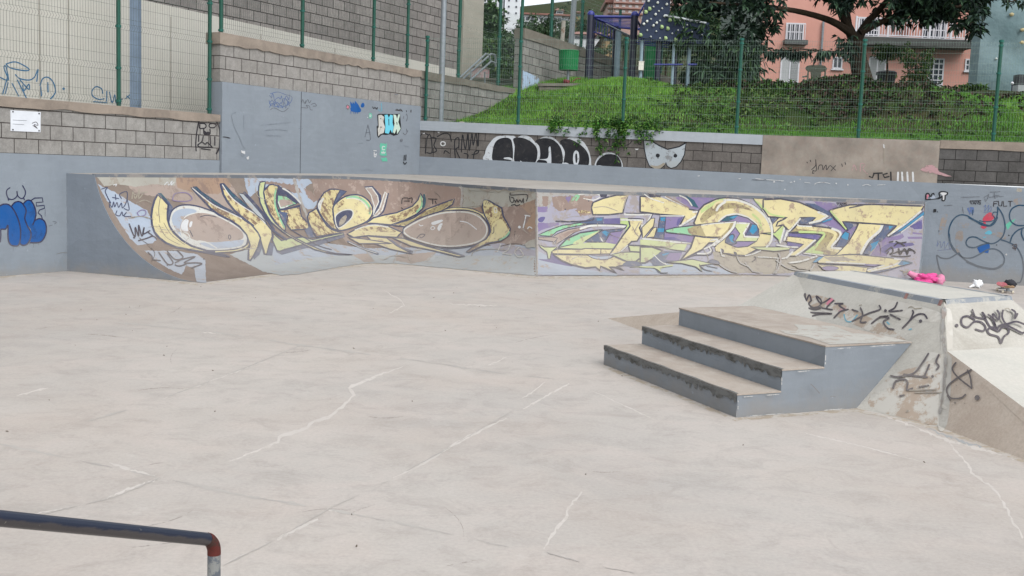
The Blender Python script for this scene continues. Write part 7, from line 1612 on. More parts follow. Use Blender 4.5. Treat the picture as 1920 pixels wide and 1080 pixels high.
mb = MB(); mb.path([c + Vector((-.05, 0, .05)), c + Vector((-.12, -.02, .04)), c + Vector((-.18, -.03, .012))], [.045, .03, .012], 8); mb.build('handle', M_wp, wbg)
dkb = thing('dark_pouch', fl(1896, 540), 'small black pouch lying behind the pink skateboard', 'bag')
c = fl(1895, 539); mb = MB(); mb.blob(c + Vector((.04, .12, .07)), .12, 6, nu=14, nv=10, amp=.25, sc=(1.05, .7, .65)); mb.build('body', simple('black nylon', C(50, 50, 56), .8, .15, 20), dkb)
mb = MB(); mb.path([c + Vector((-.04, .1, .11)), c + Vector((.05, .1, .155)), c + Vector((.12, .1, .1))], .012, 6); mb.build('strap', simple('black nylon', C(50, 50, 56)), dkb)
sk = thing('skateboard', fl(1885, 547), 'skateboard with faded pink deck standing on its wheels', 'skateboard')
c = fl(1884, 548); ax = (fl(1900, 551) - fl(1870, 539)); ax.z = 0; ax.normalize(); sd = Vector((-ax.y, ax.x, 0))
mb = MB(); vs = []; n = 14; HW = .10; HL = .37
for i in range(n + 1):
    u = -1 + 2 * i / n; zz = .115 + .05 * max(0, abs(u) - .68) / .32; w = HW * (1 - max(0, abs(u) - .78) ** 2 * 12)
    for s_ in (-1, -.5, 0, .5, 1): vs.append(c + ax * (u * HL) + sd * (s_ * w) + Vector((0, 0, zz + .008 * abs(s_))))
mb.add(vs, [(i * 5 + k, i * 5 + k + 1, i * 5 + 5 + k + 1, i * 5 + 5 + k) for i in range(n) for k in range(4)], 0); vs2 = [v - Vector((0, 0, .012)) for v in vs]
mb.add(vs2, [(i * 5 + k, i * 5 + 5 + k, i * 5 + 5 + k + 1, i * 5 + k + 1) for i in range(n) for k in range(4)], 1)
rim = [i * 5 for i in range(n + 1)] + [n * 5 + k for k in range(1, 5)] + [i * 5 + 4 for i in range(n - 1, -1, -1)] + [3, 2, 1]
al = vs + vs2; N_ = len(vs); mb.add(al, [(rim[i], rim[(i + 1) % len(rim)], N_ + rim[(i + 1) % len(rim)], N_ + rim[i]) for i in range(len(rim))], 1)
mb.build('deck', [paint('faded pink deck', C(196, 112, 120, .62), C(186, 150, 148, .62), .3, 9), simple('plywood', C(180, 150, 120))], sk)
for s_ in (-1, 1):
    q = c + ax * (s_ * .22)
    tr = MB(); tr.tube(q + sd * -.085 + Vector((0, 0, .052)), q + sd * .085 + Vector((0, 0, .052)), .012, n=8); tr.box(tuple(q + Vector((-.022, -.022, .05))), tuple(q + Vector((.022, .022, .102)))); to = tr.build('truck', M_galv, sk)
    for w_ in (-1, 1):
        wm = MB(); wm.tube(q + sd * (w_ * .075) + Vector((0, 0, .03)), q + sd * (w_ * .108) + Vector((0, 0, .03)), .03, n=14); wm.build('wheel', simple('cream wheel', C(206, 198, 180), .5), sk)
# ================================================================== foliage
def leafm(name, c, tr=.35):
    t = NT(name)
    f = t.ramp(t.noise(2.2, 3), .3, .7)
    t.base(t.mix(f, mul(c, .7), mul(c, 1.3)), .6, .25)
    t.b.inputs['Transmission Weight'].default_value = 0
    t.b.inputs['Subsurface Weight'].default_value = 0
    return t.m
def rdir(rnd, flat=1.0):
    while True:
        v = Vector((rnd.uniform(-1, 1), rnd.uniform(-1, 1), rnd.uniform(-1, 1) * flat))
        if .05 < v.length < 1: return v.normalized()
def leaf(mb, p, d, L, W, mi, rnd):
    s = d.cross(Vector((rnd.uniform(-.5, .5), rnd.uniform(-.5, .5), 1)))
    if s.length < .05: s = d.orthogonal()
    s.normalize(); n = s.cross(d).normalized()
    mid = p + d * (L * .5); tip = p + d * L - Vector((0, 0, L * .12))
    mb.add([p, mid + s * W * .5 + n * W * .18, tip, mid - s * W * .5 + n * W * .18], [(0, 1, 2), (0, 2, 3)], mi)
def sprig(mb, p, rnd, n=9, L=.28, W=.1, droop=.35, mis=(0, 1, 2), spread=1.0):
    ax = rdir(rnd, .4)
    for k in range(n):
        d = (rdir(rnd, .6) * spread + ax * .5 - Vector((0, 0, droop))).normalized()
        leaf(mb, p + ax * (L * .8 * rnd.random()), d, L * rnd.uniform(.7, 1.2), W * rnd.uniform(.8, 1.2), rnd.choice(mis), rnd)
LT = [leafm('dark tree leaf', C(54, 78, 62, .75)), leafm('mid tree leaf', C(70, 98, 72, .75)), leafm('deep tree leaf', C(38, 54, 48, .75)), leafm('yellow green tree leaf', C(74, 104, 62, .6))]  # four greens, picked at random leaf by leaf
LH = [leafm('hedge leaf dark', C(48, 76, 34, .75)), leafm('hedge leaf', C(70, 108, 42, .75)), leafm('hedge leaf olive', C(96, 120, 58, .75)), leafm('dry brown leaf', C(70, 52, 40, .7))]
LG = [leafm('weed leaf', C(74, 128, 44, .75)), leafm('weed leaf dark', C(44, 88, 34, .75)), leafm('weed leaf pale', C(112, 150, 72, .75))]
LF = [leafm('far leaf green', C(78, 112, 66, .85)), leafm('far leaf dark', C(52, 74, 52, .8)), leafm('far leaf grey', C(96, 116, 86, .85))]
M_bark = concrete('tree bark', C(78, 66, 54, .6), C(56, 48, 42, .6), C(96, 80, 62, .6), 4, .9, .95, stretch=(1, 1, .25))
rnd = random.Random(21)
# ---- the big tree
YT = 34.0
big = thing('broad_tree', at_y(1620, 178, YT), 'large dark spreading tree standing in front of the pink house', 'tree')
def tp(x, y, dy=0): return at_y(x, y, YT + dy)
base = tp(1622, 180); base.z = ground_z(base.x, base.y) - .2
mb = MB()
mb.path([base, base + Vector((0, 0, .15)), tp(1618, 150), tp(1609, 110), tp(1603, 78)], [.52, .40, .31, .27, .25], 14)
mb.build('trunk', M_bark, big)
limbs = [([(1604, 82), (1590, 50, -.2), (1570, 10, -.5), (1540, -50, -.8)], .19), ([(1604, 80), (1625, 45, .3), (1660, 5, .6), (1700, -50, .8)], .17), ([(1600, 66), (1560, 40, -.8), (1490, 20, -1.3), (1400, 10, -1.6), (1330, 5, -1.6)], .13), ([(1612, 62), (1680, 30, .2), (1760, 15, .2), (1820, 12, .1)], .11), ([(1606, 100), (1590, 96, -.6), (1550, 97, -1.2), (1500, 92, -1.5), (1450, 97, -1.6)], .045), ([(1616, 130), (1595, 118, -.3), (1575, 100, -.5), (1572, 70, -.6)], .05), ([(1590, 50), (1585, -20, .8), (1600, -90, 1.2)], .14)]
for pts, r in limbs:
    P = [tp(*q) for q in pts]; P = catmull(P, 4); mb = MB(); mb.path(P, [r * (1 - .75 * i / (len(P) - 1)) for i in range(len(P))], 8); mb.build('limb', M_bark, big)
lowtab = [(1240, 60), (1262, 78), (1290, 92), (1340, 104), (1400, 96), (1432, 84), (1450, 60), (1490, 42), (1520, 40), (1560, 52), (1600, 46), (1640, 46), (1680, 38), (1720, 40), (1770, 42), (1805, 46), (1830, 38), (1848, 20), (1860, -20)]
def low_y(px):
    for a, b in zip(lowtab, lowtab[1:]):
        if a[0] <= px <= b[0]: return a[1] + (b[1] - a[1]) * (px - a[0]) / (b[0] - a[0])
    return -999
mb = MB(); n = 0; lump = []
for _ in range(120): lump.append((rnd.uniform(1250, 1850), rnd.uniform(-330, 90), rnd.uniform(-2.6, 2.6)))
while n < 3300:
    lx, ly, ld = rnd.choice(lump); d = rdir(rnd); k = rnd.random() ** .5 * rnd.uniform(.6, 1.2)
    px, py, dy = lx + d.x * 62 * k, ly + d.y * 50 * k, ld + d.z * .9 * k
    if py > low_y(px) + rnd.uniform(-14, 4): continue
    if ((px - 1550) / 330) ** 2 + ((py + 60) / 250) ** 2 > 1.0: continue
    if 1430 < px < 1640 and 26 < py and rnd.random() < .6: continue
    if px < 1440 and rnd.random() < (.72 if py > 15 else .45): continue
    sprig(mb, tp(px, py, dy), rnd, 9, .30, .11, .45, (0, 0, 1, 2, 2)); n += 1
for x0, x1, y0, y1, k in ((1440, 1592, 93, 100, 34), (1262, 1440, 66, 96, 70), (1575, 1600, 70, 108, 14), (1800, 1846, 40, 62, 16)):
    for _ in range(k): sprig(mb, tp(rnd.uniform(x0, x1), rnd.uniform(y0, y1), rnd.uniform(-1.7, -1.0)), rnd, 8, .28, .1, .8, (0, 1, 2, 2))
for _ in range(70): sprig(mb, tp(rnd.uniform(1262, 1340), rnd.uniform(20, 90), rnd.uniform(-2.2, -1.4)), rnd, 9, .3, .07, .5, (1, 3, 3, 0))
mb.build('crown', LT, big)
# overhanging twig at the right top
tw2 = thing('leaning_branch', at_y(1905, 0, 30), 'leafy branch tip hanging into view above the teal wall', 'branch')
mb = MB(); P = catmull([at_y(x, y, 30) for x, y in ((1960, -60), (1930, -20), (1900, 2), (1880, 0))], 4); mb.path(P, .02, 6); mb.build('twig', M_bark, tw2)
mb = MB()
for x, y in ((1885, 2), (1898, 4), (1910, 6), (1922, 4), (1935, -6), (1950, -20), (1965, -40)): 
    for _ in range(3): sprig(mb, at_y(x + rnd.uniform(-6, 6), y + rnd.uniform(-6, 2), 30 + rnd.uniform(-.2, .2)), rnd, 6, .2, .07, .6, (0, 1, 2))
mb.build('foliage', LT, tw2)

def bush(name, label, c, rad, n, L, W, mats, mis, cat='bush', trunk=None, droop=.3, group=None, seed=0, part='foliage', dens=.45, lumps=12, loc=None):
    rnd = random.Random(seed + 100); root = thing(name, loc or (c[0], c[1], ground_z(c[0], c[1])), label, cat, group)
    c = Vector(c); mb = MB(); lm = [Vector((rnd.uniform(-1, 1) * rad[0] * .7, rnd.uniform(-1, 1) * rad[1] * .7, rnd.uniform(-1, 1) * rad[2] * .75)) for _ in range(lumps)]
    for _ in range(n):
        d = rdir(rnd); k = rnd.random() ** dens; p = c + rnd.choice(lm) + Vector((d.x * rad[0], d.y * rad[1], d.z * rad[2])) * k * .45
        sprig(mb, p, rnd, 7, L, W, droop, mis)
    mb.build(part, mats, root)
    gz = ground_z(c.x, c.y); mb = MB(); r = trunk or .05
    mb.path([Vector((c.x, c.y, gz - .1)), Vector((c.x + .05, c.y, (gz + c.z) / 2)), Vector((c.x - .03, c.y, c.z + rad[2] * .4))], [r, r * .8, r * .4], 8); mb.build('trunk' if trunk and trunk > .06 else 'stem', M_bark, root)
    return root
def cpx(x, y, Y): p = at_y(x, y, Y); return (p.x, p.y, p.z)
bush('weeping_shrub', 'dark weeping shrub with long drooping leaves behind the mesh fence', cpx(1365, 128, 32), (1.1, .9, .7), 300, .34, .07, LT, (0, 1, 3, 2), droop=.9, trunk=.08, seed=1, cat='shrub')
bush('weeping_shrub', 'smaller leafy shrub with light tips beside the pale steel post', cpx(1310, 145, 32.6), (.6, .5, .55), 220, .26, .06, LT, (0, 1, 3), droop=.8, seed=2, cat='shrub')
bush('sapling', 'slender grey green young tree before the white grid window', cpx(1716, 132, 39), (.62, .55, 1.05), 420, .13, .055, LH, (0, 1, 2, 2), cat='tree', trunk=.065, droop=.1, seed=3, part='crown', lumps=20)
bush('climbing_shrub', 'pale leafy shrub hanging beside the trunk of the big tree', cpx(1664, 98, 37), (.55, .4, .3), 110, .15, .06, LH, (0, 1, 2), droop=.2, seed=4, cat='shrub')
bush('background_tree', 'tall bushy green tree between the tall building and the far white block', cpx(906, 72, 46), (.75, 1.0, 1.55), 420, .26, .12, LF, (0, 0, 1, 2), cat='tree', trunk=.2, droop=.2, seed=5, part='crown', lumps=18)
bush('background_tree', 'darker tree right behind the tall dark fence post', cpx(946, 84, 52), (.95, 1, .95), 300, .26, .12, LF, (1, 0, 2), cat='tree', trunk=.15, droop=.2, seed=6, part='crown')
bush('stair_hedge', 'long leaved green shrub behind the stair handrails', cpx(924, 118, 38), (.85, .5, .75), 460, .3, .06, LH, (0, 1, 1, 2), droop=.5, seed=7, cat='shrub')
# ---- hedge and undergrowth on the crest of the bank
def crest(name, label, x0, x1, y0f, Y, h, n, mats, mis, L=.16, W=.07, seed=0, th=.5):
    rnd = random.Random(seed); a = at_y(x0, 170, Y); b = at_y(x1, 170, Y)
    root = thing(name, (a.lerp(b, .5).x, Y, ground_z(a.lerp(b, .5).x, Y)), label, 'hedge'); mb = MB()
    for _ in range(n):
        k = rnd.random(); x = a.x + (b.x - a.x) * k; y = Y + rnd.uniform(-th, th); hh = h * (.75 + .25 * math.sin(x * 2.1 + seed) + .1 * math.sin(x * 5.3))
        z = ground_z(x, y) + hh * rnd.random() ** .7
        sprig(mb, Vector((x, y, z)), rnd, 7, L, W, .15, mis)
    mb.build('foliage', mats, root); mb = MB()
    for i in range(int((b.x - a.x) / .4)):
        x = a.x + .2 + i * .4; g = ground_z(x, Y); mb.path([Vector((x, Y, g - .05)), Vector((x + .06, Y, g + h * .6))], .02, 5)
    mb.build('stems', M_bark, root); return root
crest('hedge', 'clipped dark hedge on the bank below the garden chair', 1425, 1692, 170, 31.2, .15, 1300, LH, (0, 0, 1, 3), seed=1)
crest('hedge', 'rough brown green hedge under the weeping shrub', 1296, 1428, 170, 31.0, .16, 620, LH, (0, 0, 3, 3), seed=2)
crest('hedge', 'low light green hedge in front of the pink house wall', 1690, 1838, 180, 33.0, .14, 520, LH, (0, 1, 1, 2), seed=3)
# ---- undergrowth on the bank
rnd = random.Random(5); mb = MB()
for _ in range(3600):
    a = rnd.uniform(-7.2, 4.5); s = rnd.uniform(.3, 8.4)
    k = sstep(-7.6, -5, a) * (1 - sstep(.6, 2.8, a) * .6) * (.35 + .65 * (math.sin(a * 1.7 + s) * .5 + .5))
    if a > -4.2: k *= (.02 + 1.15 * sstep(2.3, 3.2, s)) * (1 - .8 * sstep(-.2, 1.3, a))
    if a < -4.2: k *= .55
    if rnd.random() > k: continue
    p = bp(a, 0, -s); p.z = ground_z(p.x, p.y) + rnd.uniform(.0, .12)
    sprig(mb, p, rnd, 6, .15, .075, .0, (0, 0, 2, 2) if a < -3 else (1, 1, 3, 3, 3) if s > 2.8 else (0, 1, 1))
ug = mb.build('undergrowth', [LH[1], LH[0], LH[2], LH[3]]); tag(ug, kind='stuff')
# ---- weeds over the coping
def weed(x0, x1, yl, label, n, seed):
    rnd = random.Random(seed); a0, a1 = a_of(x0), a_of(x1); root = thing('trailing_weed', bp((a0 + a1) / 2, 2.9, -.1), label, 'weed', 'weeds spilling over the painted coping'); mb = MB()
    st = MB()
    for i in range(n):
        a = rnd.gauss((a0 + a1) / 2, (a1 - a0) / 4); top = bp(a, 2.95 + rnd.uniform(0, .25), -.25); d_ = rnd.uniform(.1, 1) ** 1.5
        z2 = 2.86 - d_ * yl; P = catmull([top, bp(a + rnd.uniform(-.1, .1), 2.98, -.02), bp(a + rnd.uniform(-.15, .15), z2, .07)], 4)
        st.path(P, .006, 4)
        for q in P[1:]:
            for _ in range(2): sprig(mb, q + Vector((rnd.uniform(-.06, .06), rnd.uniform(-.04, .02), rnd.uniform(-.05, .05))), rnd, 4, .075, .045, .2, (0, 1, 1, 2))
    mb.build('foliage', LG, root); st.build('stems', LG[1], root)
weed(1095, 1175, .55, 'largest weed clump trailing over the coping above the black letters', 17, 1)
weed(1150, 1190, .75, 'narrow weed hanging lowest over the coping next to the mesh post', 9, 2)
weed(1188, 1235, .3, 'thin sparse weed over the coping just left of the silver mask', 6, 3)
weed(1000, 1085, .12, 'short weed tuft peeping over the coping above the first letters', 7, 4)
# ---- grass
GR = [leafm('grass blade', C(104, 158, 52, .8)), leafm('grass blade dark', C(80, 130, 46, .78)), leafm('grass blade yellow', C(128, 166, 70, .78))]
rnd = random.Random(9); mb = MB(); V = []; F = []; MI = []
for _ in range(150000):
    a = rnd.uniform(-11.4, 6.5); s = rnd.uniform(.2, 8.0)
    dens = 1.0 if a < -6 or s < 1.6 or a > 1.5 else .45
    if s > 2.6 and -4.5 < a < .4: dens = .06
    elif s > 3.0 and .4 <= a < 1.4 and s < 5: dens = .2
    if a < -10.2 and s < 1.6: dens = .15
    if rnd.random() > dens: continue
    x = B0.x + BD.x * a - BN.x * s; y = B0.y + BD.y * a - BN.y * s; z = ground_z(x, y)
    h = rnd.uniform(.035, .085) * (1.25 if a < -6 and s > 3 else 1); an = rnd.uniform(0, 6.28); w = rnd.uniform(.006, .013); cx, cy = math.cos(an) * w, math.sin(an) * w
    lx, ly = rnd.uniform(-.5, .5) * h, rnd.uniform(-.5, .5) * h; k = len(V)
    V += [(x - cx, y - cy, z - .01), (x + cx, y + cy, z - .01), (x + lx, y + ly, z + h)]; F.append((k, k + 1, k + 2))
    MI.append(rnd.choice((0, 0, 1, 2)) if a < -5.5 or a > 2 else rnd.choice((0, 1, 1)))
mb.v = V; mb.f = F; mb.mi = MI; mb.uv = [None] * len(F); mb.sm = [False] * len(F)
grass = mb.build('grass', GR); tag(grass, kind='stuff')
# ---- stones by the lamp pole
rnd = random.Random(4)
for i, (x, y, r, lb) in enumerate(((868, 222, .14, 'largest pale stone at the edge of the grass near the lamp pole'), (884, 222, .10, 'smaller flat pale stone right of the largest stone'), (853, 224, .09, 'small grey stone just right of the lamp pole foot'), (835, 207, .1, 'pale stone behind the lamp pole in the corner'))):
    p = at_y(x, y, 26.0); p.z = ground_z(p.x, p.y) + .02
    mb = MB(); mb.blob(p, r, i, amp=.4, sc=(1.5, 1, .7), nu=12, nv=8); o = mb.build('stone', simple('pale stone', C(176, 168, 152, .75), .95, .2, 10, bump=.4)); tag(o, lb, 'stone', 'stones at the grass edge')

# ================================================================== far town
def facade(name, label, cat, x0, x1, ytop, ybot, Y, mw, rows, cols, wfrac=(.5, .5), roof=None, depth=12, zdrop=6, wm=None, band=None):
    a = at_y(x0, ybot, Y); b = at_y(x1, ytop, Y); root = thing(name, ((a.x + b.x) / 2, Y, a.z - zdrop), label, cat)
    mb = MB(); mb.box((a.x, Y, a.z - zdrop), (b.x, Y + depth, b.z)); mb.build('wall', mw, root)
    H = b.z - a.z; Wd = b.x - a.x
    for j in range(rows):
        for i in range(cols):
            cx = a.x + Wd * (i + .5) / cols; cz = a.z + H * (j + .5) / rows; hw_, hh = Wd / cols * wfrac[0] / 2, H / rows * wfrac[1] / 2
            mb = MB(); mb.box((cx - hw_, Y - .08, cz - hh), (cx + hw_, Y - .004, cz + hh)); mb.build('window', wm or M_glass, root)
    if roof:
        mb = MB(); mb.box((a.x - .5, Y - .6, b.z + .004), (b.x + .5, Y + depth + .4, b.z + roof[1])); mb.build('roof', roof[0], root)
    if band:
        for z_ in range(rows): mb = MB(); zz = a.z + H * (z_ + .96) / rows; mb.box((a.x - .1, Y - .5, zz - H / rows * .05), (b.x + .1, Y - .002, zz + H / rows * .08)); mb.build('tile_band', band, root)
    return root
M_wb = simple('white render far', C(222, 226, 230, .8), .9, .04, .3); M_rt = simple('red tile far', C(164, 122, 112, .65), .9, .15, .8); M_pk2 = simple('salmon far', C(202, 168, 158, .7), .9, .08, .3)
M_ow = simple('ochre wall', C(180, 154, 116, .6), .9, .12, 1)
facade('apartment_block', 'white high block with small square windows beyond the trees', 'building', 905, 946, -40, 24, 150, M_wb, 6, 4, (.42, .45), None, 10)
facade('apartment_tower', 'narrow white stair tower joined to the white high block', 'building', 946.5, 977, -40, 30, 149, M_wb, 6, 2, (.22, .3), None, 11)
facade('long_building', 'long white building with red roof edge and a row of dark windows on the hill', 'building', 976, 1054, 30, 42, 205, M_wb, 1, 9, (.7, .42), (M_rt, .3), 16, 14)
facade('long_building', 'angled right end wing of the long white building', 'building', 1054.5, 1068, 31, 42, 206, M_wb, 1, 3, (.5, .45), (M_rt, .3), 10, 14)
for x0, x1, yt, yb, Y, lb in ((985, 1003, 25, 30, 206.5, 'left white roof sign box on the long building'), (1005, 1024, 25, 30, 206.5, 'right white roof sign box on the long building')):
    a, b = at_y(x0, yb, Y), at_y(x1, yt, Y); o = thing('roof_box', (a.x, Y, a.z), lb, 'roof box'); mb = MB(); mb.box((a.x, Y + 1, a.z), (b.x, Y + 3, b.z)); mb.build('body', M_wb, o); mb = MB(); mb.box((a.x + .3, Y + .95, a.z + .2), (b.x - .3, Y + .99, b.z - .25)); mb.build('panel', simple('pale panel', C(200, 200, 206)), o)
def small_house(x0, x1, ye, yb, yr, Y, label, mw, hip=.3):
    a, b = at_y(x0, yb, Y), at_y(x1, ye, Y); root = thing('small_house', ((a.x + b.x) / 2, Y, a.z - 4), label, 'house'); mb = MB(); mb.box((a.x, Y, a.z - 4), (b.x, Y + 8, b.z)); mb.build('wall', mw, root)
    zr = at_y(x0, yr, Y + 4).z; w = b.x - a.x; o_ = .35
    mb = MB(); q = [Vector((a.x - o_, Y - o_, b.z + .01)), Vector((b.x + o_, Y - o_, b.z + .01)), Vector((b.x + o_, Y + 8 + o_, b.z + .01)), Vector((a.x - o_, Y + 8 + o_, b.z + .01)), Vector((a.x + w * hip, Y + 4, zr)), Vector((b.x - w * hip, Y + 4, zr))]
    mb.add(q, [(0, 1, 5, 4), (1, 2, 5), (2, 3, 4, 5), (3, 0, 4), (3, 2, 1, 0)]); mb.build('roof', M_rt, root)
    for k in (.3, .68): mb = MB(); x = a.x + w * k; mb.box((x - .35, Y - .05, a.z + (b.z - a.z) * .3), (x + .35, Y - .004, a.z + (b.z - a.z) * .75)); mb.build('window', M_glass, root)
    return root
small_house(1074, 1112, 66, 76, 59, 95, 'low white house with salmon hip roof left of the monkey bars', M_wb)
small_house(1112.5, 1138, 66, 76, 60, 98, 'second hip roofed white house partly behind the monkey bars', M_wb)
small_house(1136, 1152, 68, 80, 63, 90, 'small ochre house at the right under the blue ladder', M_ow)
small_house(1043, 1056, 20, 27, 15, 230, 'tiny pale house on the hillside with flat red roof', M_wb)
small_house(1074, 1094, 24, 34, 21, 190, 'small orange house on the slope right of the grey pole', M_ow)
small_house(975, 992, 62, 70, 58, 85, 'little house with brown tile roof and chimney above the terrace wall', M_wb)
oc = thing('ochre_wall', at_y(1010, 78, 80), 'low ochre garden wall seen above the terrace wall', 'wall'); a, b = at_y(992, 78, 80), at_y(1030, 69.5, 80); mb = MB(); mb.box((a.x, 80, a.z - 3), (b.x, 80.4, b.z)); mb.build('body', M_ow, oc); mb = MB(); mb.box((a.x - .05, 79.95, b.z + .003), (b.x + .05, 80.45, b.z + .12)); mb.build('coping', M_rt, oc)
facade('terraced_block', 'large salmon apartment complex with tile bands and white windows on the hill', 'building', 1150, 1300, -30, 36, 180, M_pk2, 7, 12, (.5, .45), None, 14, 14, simple('white bay', C(214, 210, 210, .8)), M_rt)
facade('terraced_block', 'lower left wing of the salmon apartment complex', 'building', 1139, 1149.5, 6, 36, 182, M_pk2, 3, 2, (.5, .45), (M_rt, .6), 10, 14, simple('white bay', C(214, 210, 210, .8)), M_rt)
pp_ = thing('concrete_pole', at_y(1070, 95, 40), 'thick grey concrete pole rising behind the green bin', 'pole')
mb = MB(); p = at_y(1068, 92, 40); mb.tube((p.x, p.y, ground_z(p.x, p.y) - .2), (p.x + .2, p.y, 12), .11, .085, 12); mb.build('shaft', M_galv, pp_); mb = MB(); mb.tube((p.x, p.y, ground_z(p.x, p.y) - .2), (p.x, p.y, ground_z(p.x, p.y) + .2), .16, n=12); mb.build('foot', M_capgrey, pp_)
pp2 = thing('rusty_post', at_y(1052, 90, 42), 'short pale rust stained post left of the grey concrete pole', 'post'); mb = MB(); p = at_y(1051, 90, 42); mb.tube((p.x, p.y, ground_z(p.x, p.y) - .2), (p.x + .08, p.y, at_y(1051, 38, 42).z), .085, .08, 10); mb.build('shaft', paint('rusty white post', C(176, 170, 160), C(140, 104, 84), .5, 4), pp2)
mb = MB(); q = at_y(1051, 38, 42); mb.tube((p.x + .08, p.y, q.z), (p.x + .08, p.y, q.z + .06), .1, n=10); mb.build('cap', M_galv, pp2)
for x, y, yb, Y, lb in ((952, 66, 78, 60, 'short white garden lamp with flat head by the fence post'), (962, 55, 72, 62, 'taller white garden lamp next to the fence post')):
    lo = thing('garden_lamp', at_y(x, yb, Y), lb, 'lamp', 'white garden lamps among the trees'); p = at_y(x, y, Y); mb = MB(); mb.tube((p.x, p.y, ground_z(p.x, p.y)), p, .05, n=6); mb.build('shaft', M_wb, lo); mb = MB(); mb.box((p.x - .35, p.y - .12, p.z), (p.x + .15, p.y + .12, p.z + .1)); mb.build('head', M_wb, lo)
def far_tree(x, y, Y, r, label, seed, mis=(0, 1, 1, 2), sq=.8):
    r *= (.8 if seed in (1, 2, 3, 8) else .62); rnd = random.Random(seed); c = at_y(x, y, Y); root = thing('distant_tree', (c.x, c.y, ground_z(c.x, c.y)), label, 'tree', 'trees among the distant houses'); mb = MB()
    lm = [Vector((rnd.uniform(-.7, .7), rnd.uniform(-.5, .5), rnd.uniform(-.6, .6) * sq)) * r for _ in range(9)]
    L = r * .22
    for _ in range(130):
        p = c + rnd.choice(lm) + rdir(rnd) * r * .4 * rnd.random() ** .4
        sprig(mb, p, rnd, 5, L, L * .5, .1, mis)
    mb.build('crown', LF, root); mb = MB(); mb.tube((c.x, c.y, ground_z(c.x, c.y) - .5), (c.x, c.y, c.z), r * .07, n=7); mb.build('trunk', M_bark, root)
far_tree(990, 47, 130, 2.0, 'dark round tree below the left end of the long white building', 1, (1, 1, 0))
far_tree(1014, 47, 132, 2.2, 'dark wide tree below the middle of the long white building', 2, (1, 1, 2))
far_tree(1042, 48, 128, 2.1, 'dark tree just left of the rusty post top', 3, (1, 1, 0))
far_tree(985, 60, 100, 1.3, 'olive tree low over the terrace wall cap', 4)
far_tree(1003, 59, 104, 1.5, 'green tree behind the ochre wall', 5)
far_tree(1022, 61, 102, 1.5, 'bushy green tree right behind the far fence post', 6)
far_tree(1042, 72, 70, 1.3, 'low green tree between the far fence post and the rusty post', 7)
far_tree(1084, 42, 140, 3.0, 'tall brownish tree right of the grey concrete pole', 8, (1, 2, 2), 1.3)
far_tree(1102, 46, 130, 2.2, 'dark tree left of the monkey bars post', 9, (1, 1, 2))
far_tree(1122, 44, 125, 1.9, 'dark green tree seen through the monkey bars', 10, (1, 0))
far_tree(1146, 54, 85, 1.5, 'light green tree under the blue ladder', 11, (0, 0, 2))
far_tree(1130, 98, 62, 1.2, 'grey green tree low behind the monkey bars posts', 12, (2, 1, 0), .6)
far_tree(1088, 96, 64, 1.1, 'low bush like tree behind the green bin', 13, (1, 0, 2), .6)
far_tree(1170, 84, 60, 1.2, 'low dull green tree behind the right monkey bars post', 14, (1, 2), .6)
far_tree(1250, 100, 50, 1.4, 'olive green tree mass behind the green play column', 15, (2, 1, 0))
far_tree(1060, 60, 110, 1.4, 'small dark tree between the two poles', 16, (1, 1))
# scrub wood on the far hill
rnd = random.Random(77); mb = MB()
for _ in range(13000):
    a = rnd.uniform(-40, 60); s = rnd.uniform(226, 402); p = bp(a, 0, -s); z = ground_z(p.x, p.y); r = rnd.uniform(1.6, 3.6)
    for k in range(4):
        d = rdir(rnd, .6); leaf(mb, Vector((p.x, p.y, z + r * .4)) + d * r * .5, d, r * 1.1, r * .9, rnd.choice((0, 1, 1, 2)), rnd)
LW = [leafm('hill scrub', C(78, 94, 82, .6)), leafm('hill scrub dark', C(56, 72, 66, .6)), leafm('hill scrub pale', C(92, 106, 90, .6))]
wood = mb.build('hill_wood', LW); tag(wood, kind='stuff')
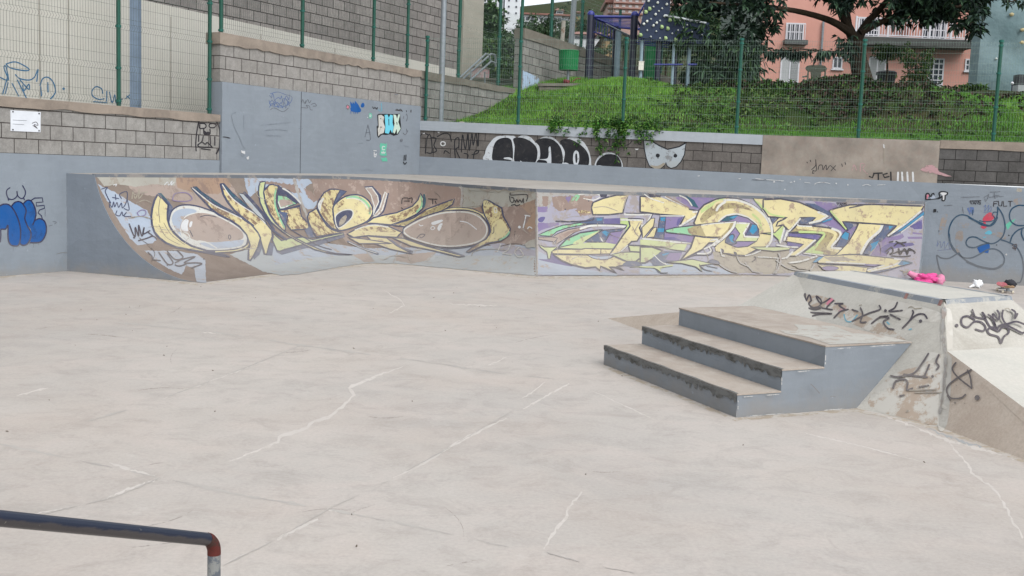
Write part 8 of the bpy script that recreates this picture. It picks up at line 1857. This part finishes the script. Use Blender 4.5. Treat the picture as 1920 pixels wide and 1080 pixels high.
# ================================================================== light
SUN_EL, SUN_AZ = math.radians(44), math.radians(148)      # azimuth measured clockwise from +Y
w = bpy.data.worlds.new("World"); SC.world = w; w.use_nodes = True
nt = w.node_tree; bg = nt.nodes['Background']
sky = nt.nodes.new('ShaderNodeTexSky'); sky.sky_type = 'NISHITA'; sky.sun_disc = False
sky.sun_elevation = SUN_EL; sky.sun_rotation = SUN_AZ; sky.air_density = 1; sky.dust_density = 2.5; sky.ozone_density = 1
hs = nt.nodes.new('ShaderNodeHueSaturation'); hs.inputs['Saturation'].default_value = .38; hs.inputs['Value'].default_value = 1.0
nt.links.new(sky.outputs[0], hs.inputs['Color'])
# a veil of cloud
tc = nt.nodes.new('ShaderNodeTexCoord'); nz = nt.nodes.new('ShaderNodeTexNoise'); nz.inputs['Scale'].default_value = 3.0; nz.inputs['Detail'].default_value = 7
nt.links.new(tc.outputs['Generated'], nz.inputs['Vector'])
mr = nt.nodes.new('ShaderNodeMapRange'); mr.inputs['From Min'].default_value = .35; mr.inputs['From Max'].default_value = .65
nt.links.new(nz.outputs['Fac'], mr.inputs['Value'])
mx = nt.nodes.new('ShaderNodeMix'); mx.data_type = 'RGBA'; nt.links.new(mr.outputs['Result'], mx.inputs[0]); nt.links.new(hs.outputs[0], mx.inputs[6]); mx.inputs[7].default_value = (7.6, 7.9, 8.2, 1)
nt.links.new(mx.outputs[2], bg.inputs['Color']); bg.inputs['Strength'].default_value = .122
sd_ = bpy.data.lights.new('sun', 'SUN'); sd_.energy = 1.15; sd_.angle = math.radians(40); sd_.color = (1, .985, .96)
so = bpy.data.objects.new('sun', sd_); COL.objects.link(so)
dv = Vector((math.sin(SUN_AZ) * math.cos(SUN_EL), math.cos(SUN_AZ) * math.cos(SUN_EL), math.sin(SUN_EL)))
so.rotation_euler = dv.to_track_quat('Z', 'Y').to_euler(); so.location = dv * 60
SC.view_settings.view_transform = 'Standard'; SC.view_settings.look = 'None'; SC.view_settings.exposure = 0.75; SC.view_settings.gamma = 1; SC.view_settings.use_curve_mapping = False
SC.render.engine = 'CYCLES'
SC.cycles.use_denoising = True
SC.cycles.max_bounces = 6; SC.cycles.diffuse_bounces = 3; SC.cycles.glossy_bounces = 2; SC.cycles.transmission_bounces = 2
SC.cycles.use_adaptive_sampling = True; SC.cycles.adaptive_threshold = .02
SC.render.film_transparent = False
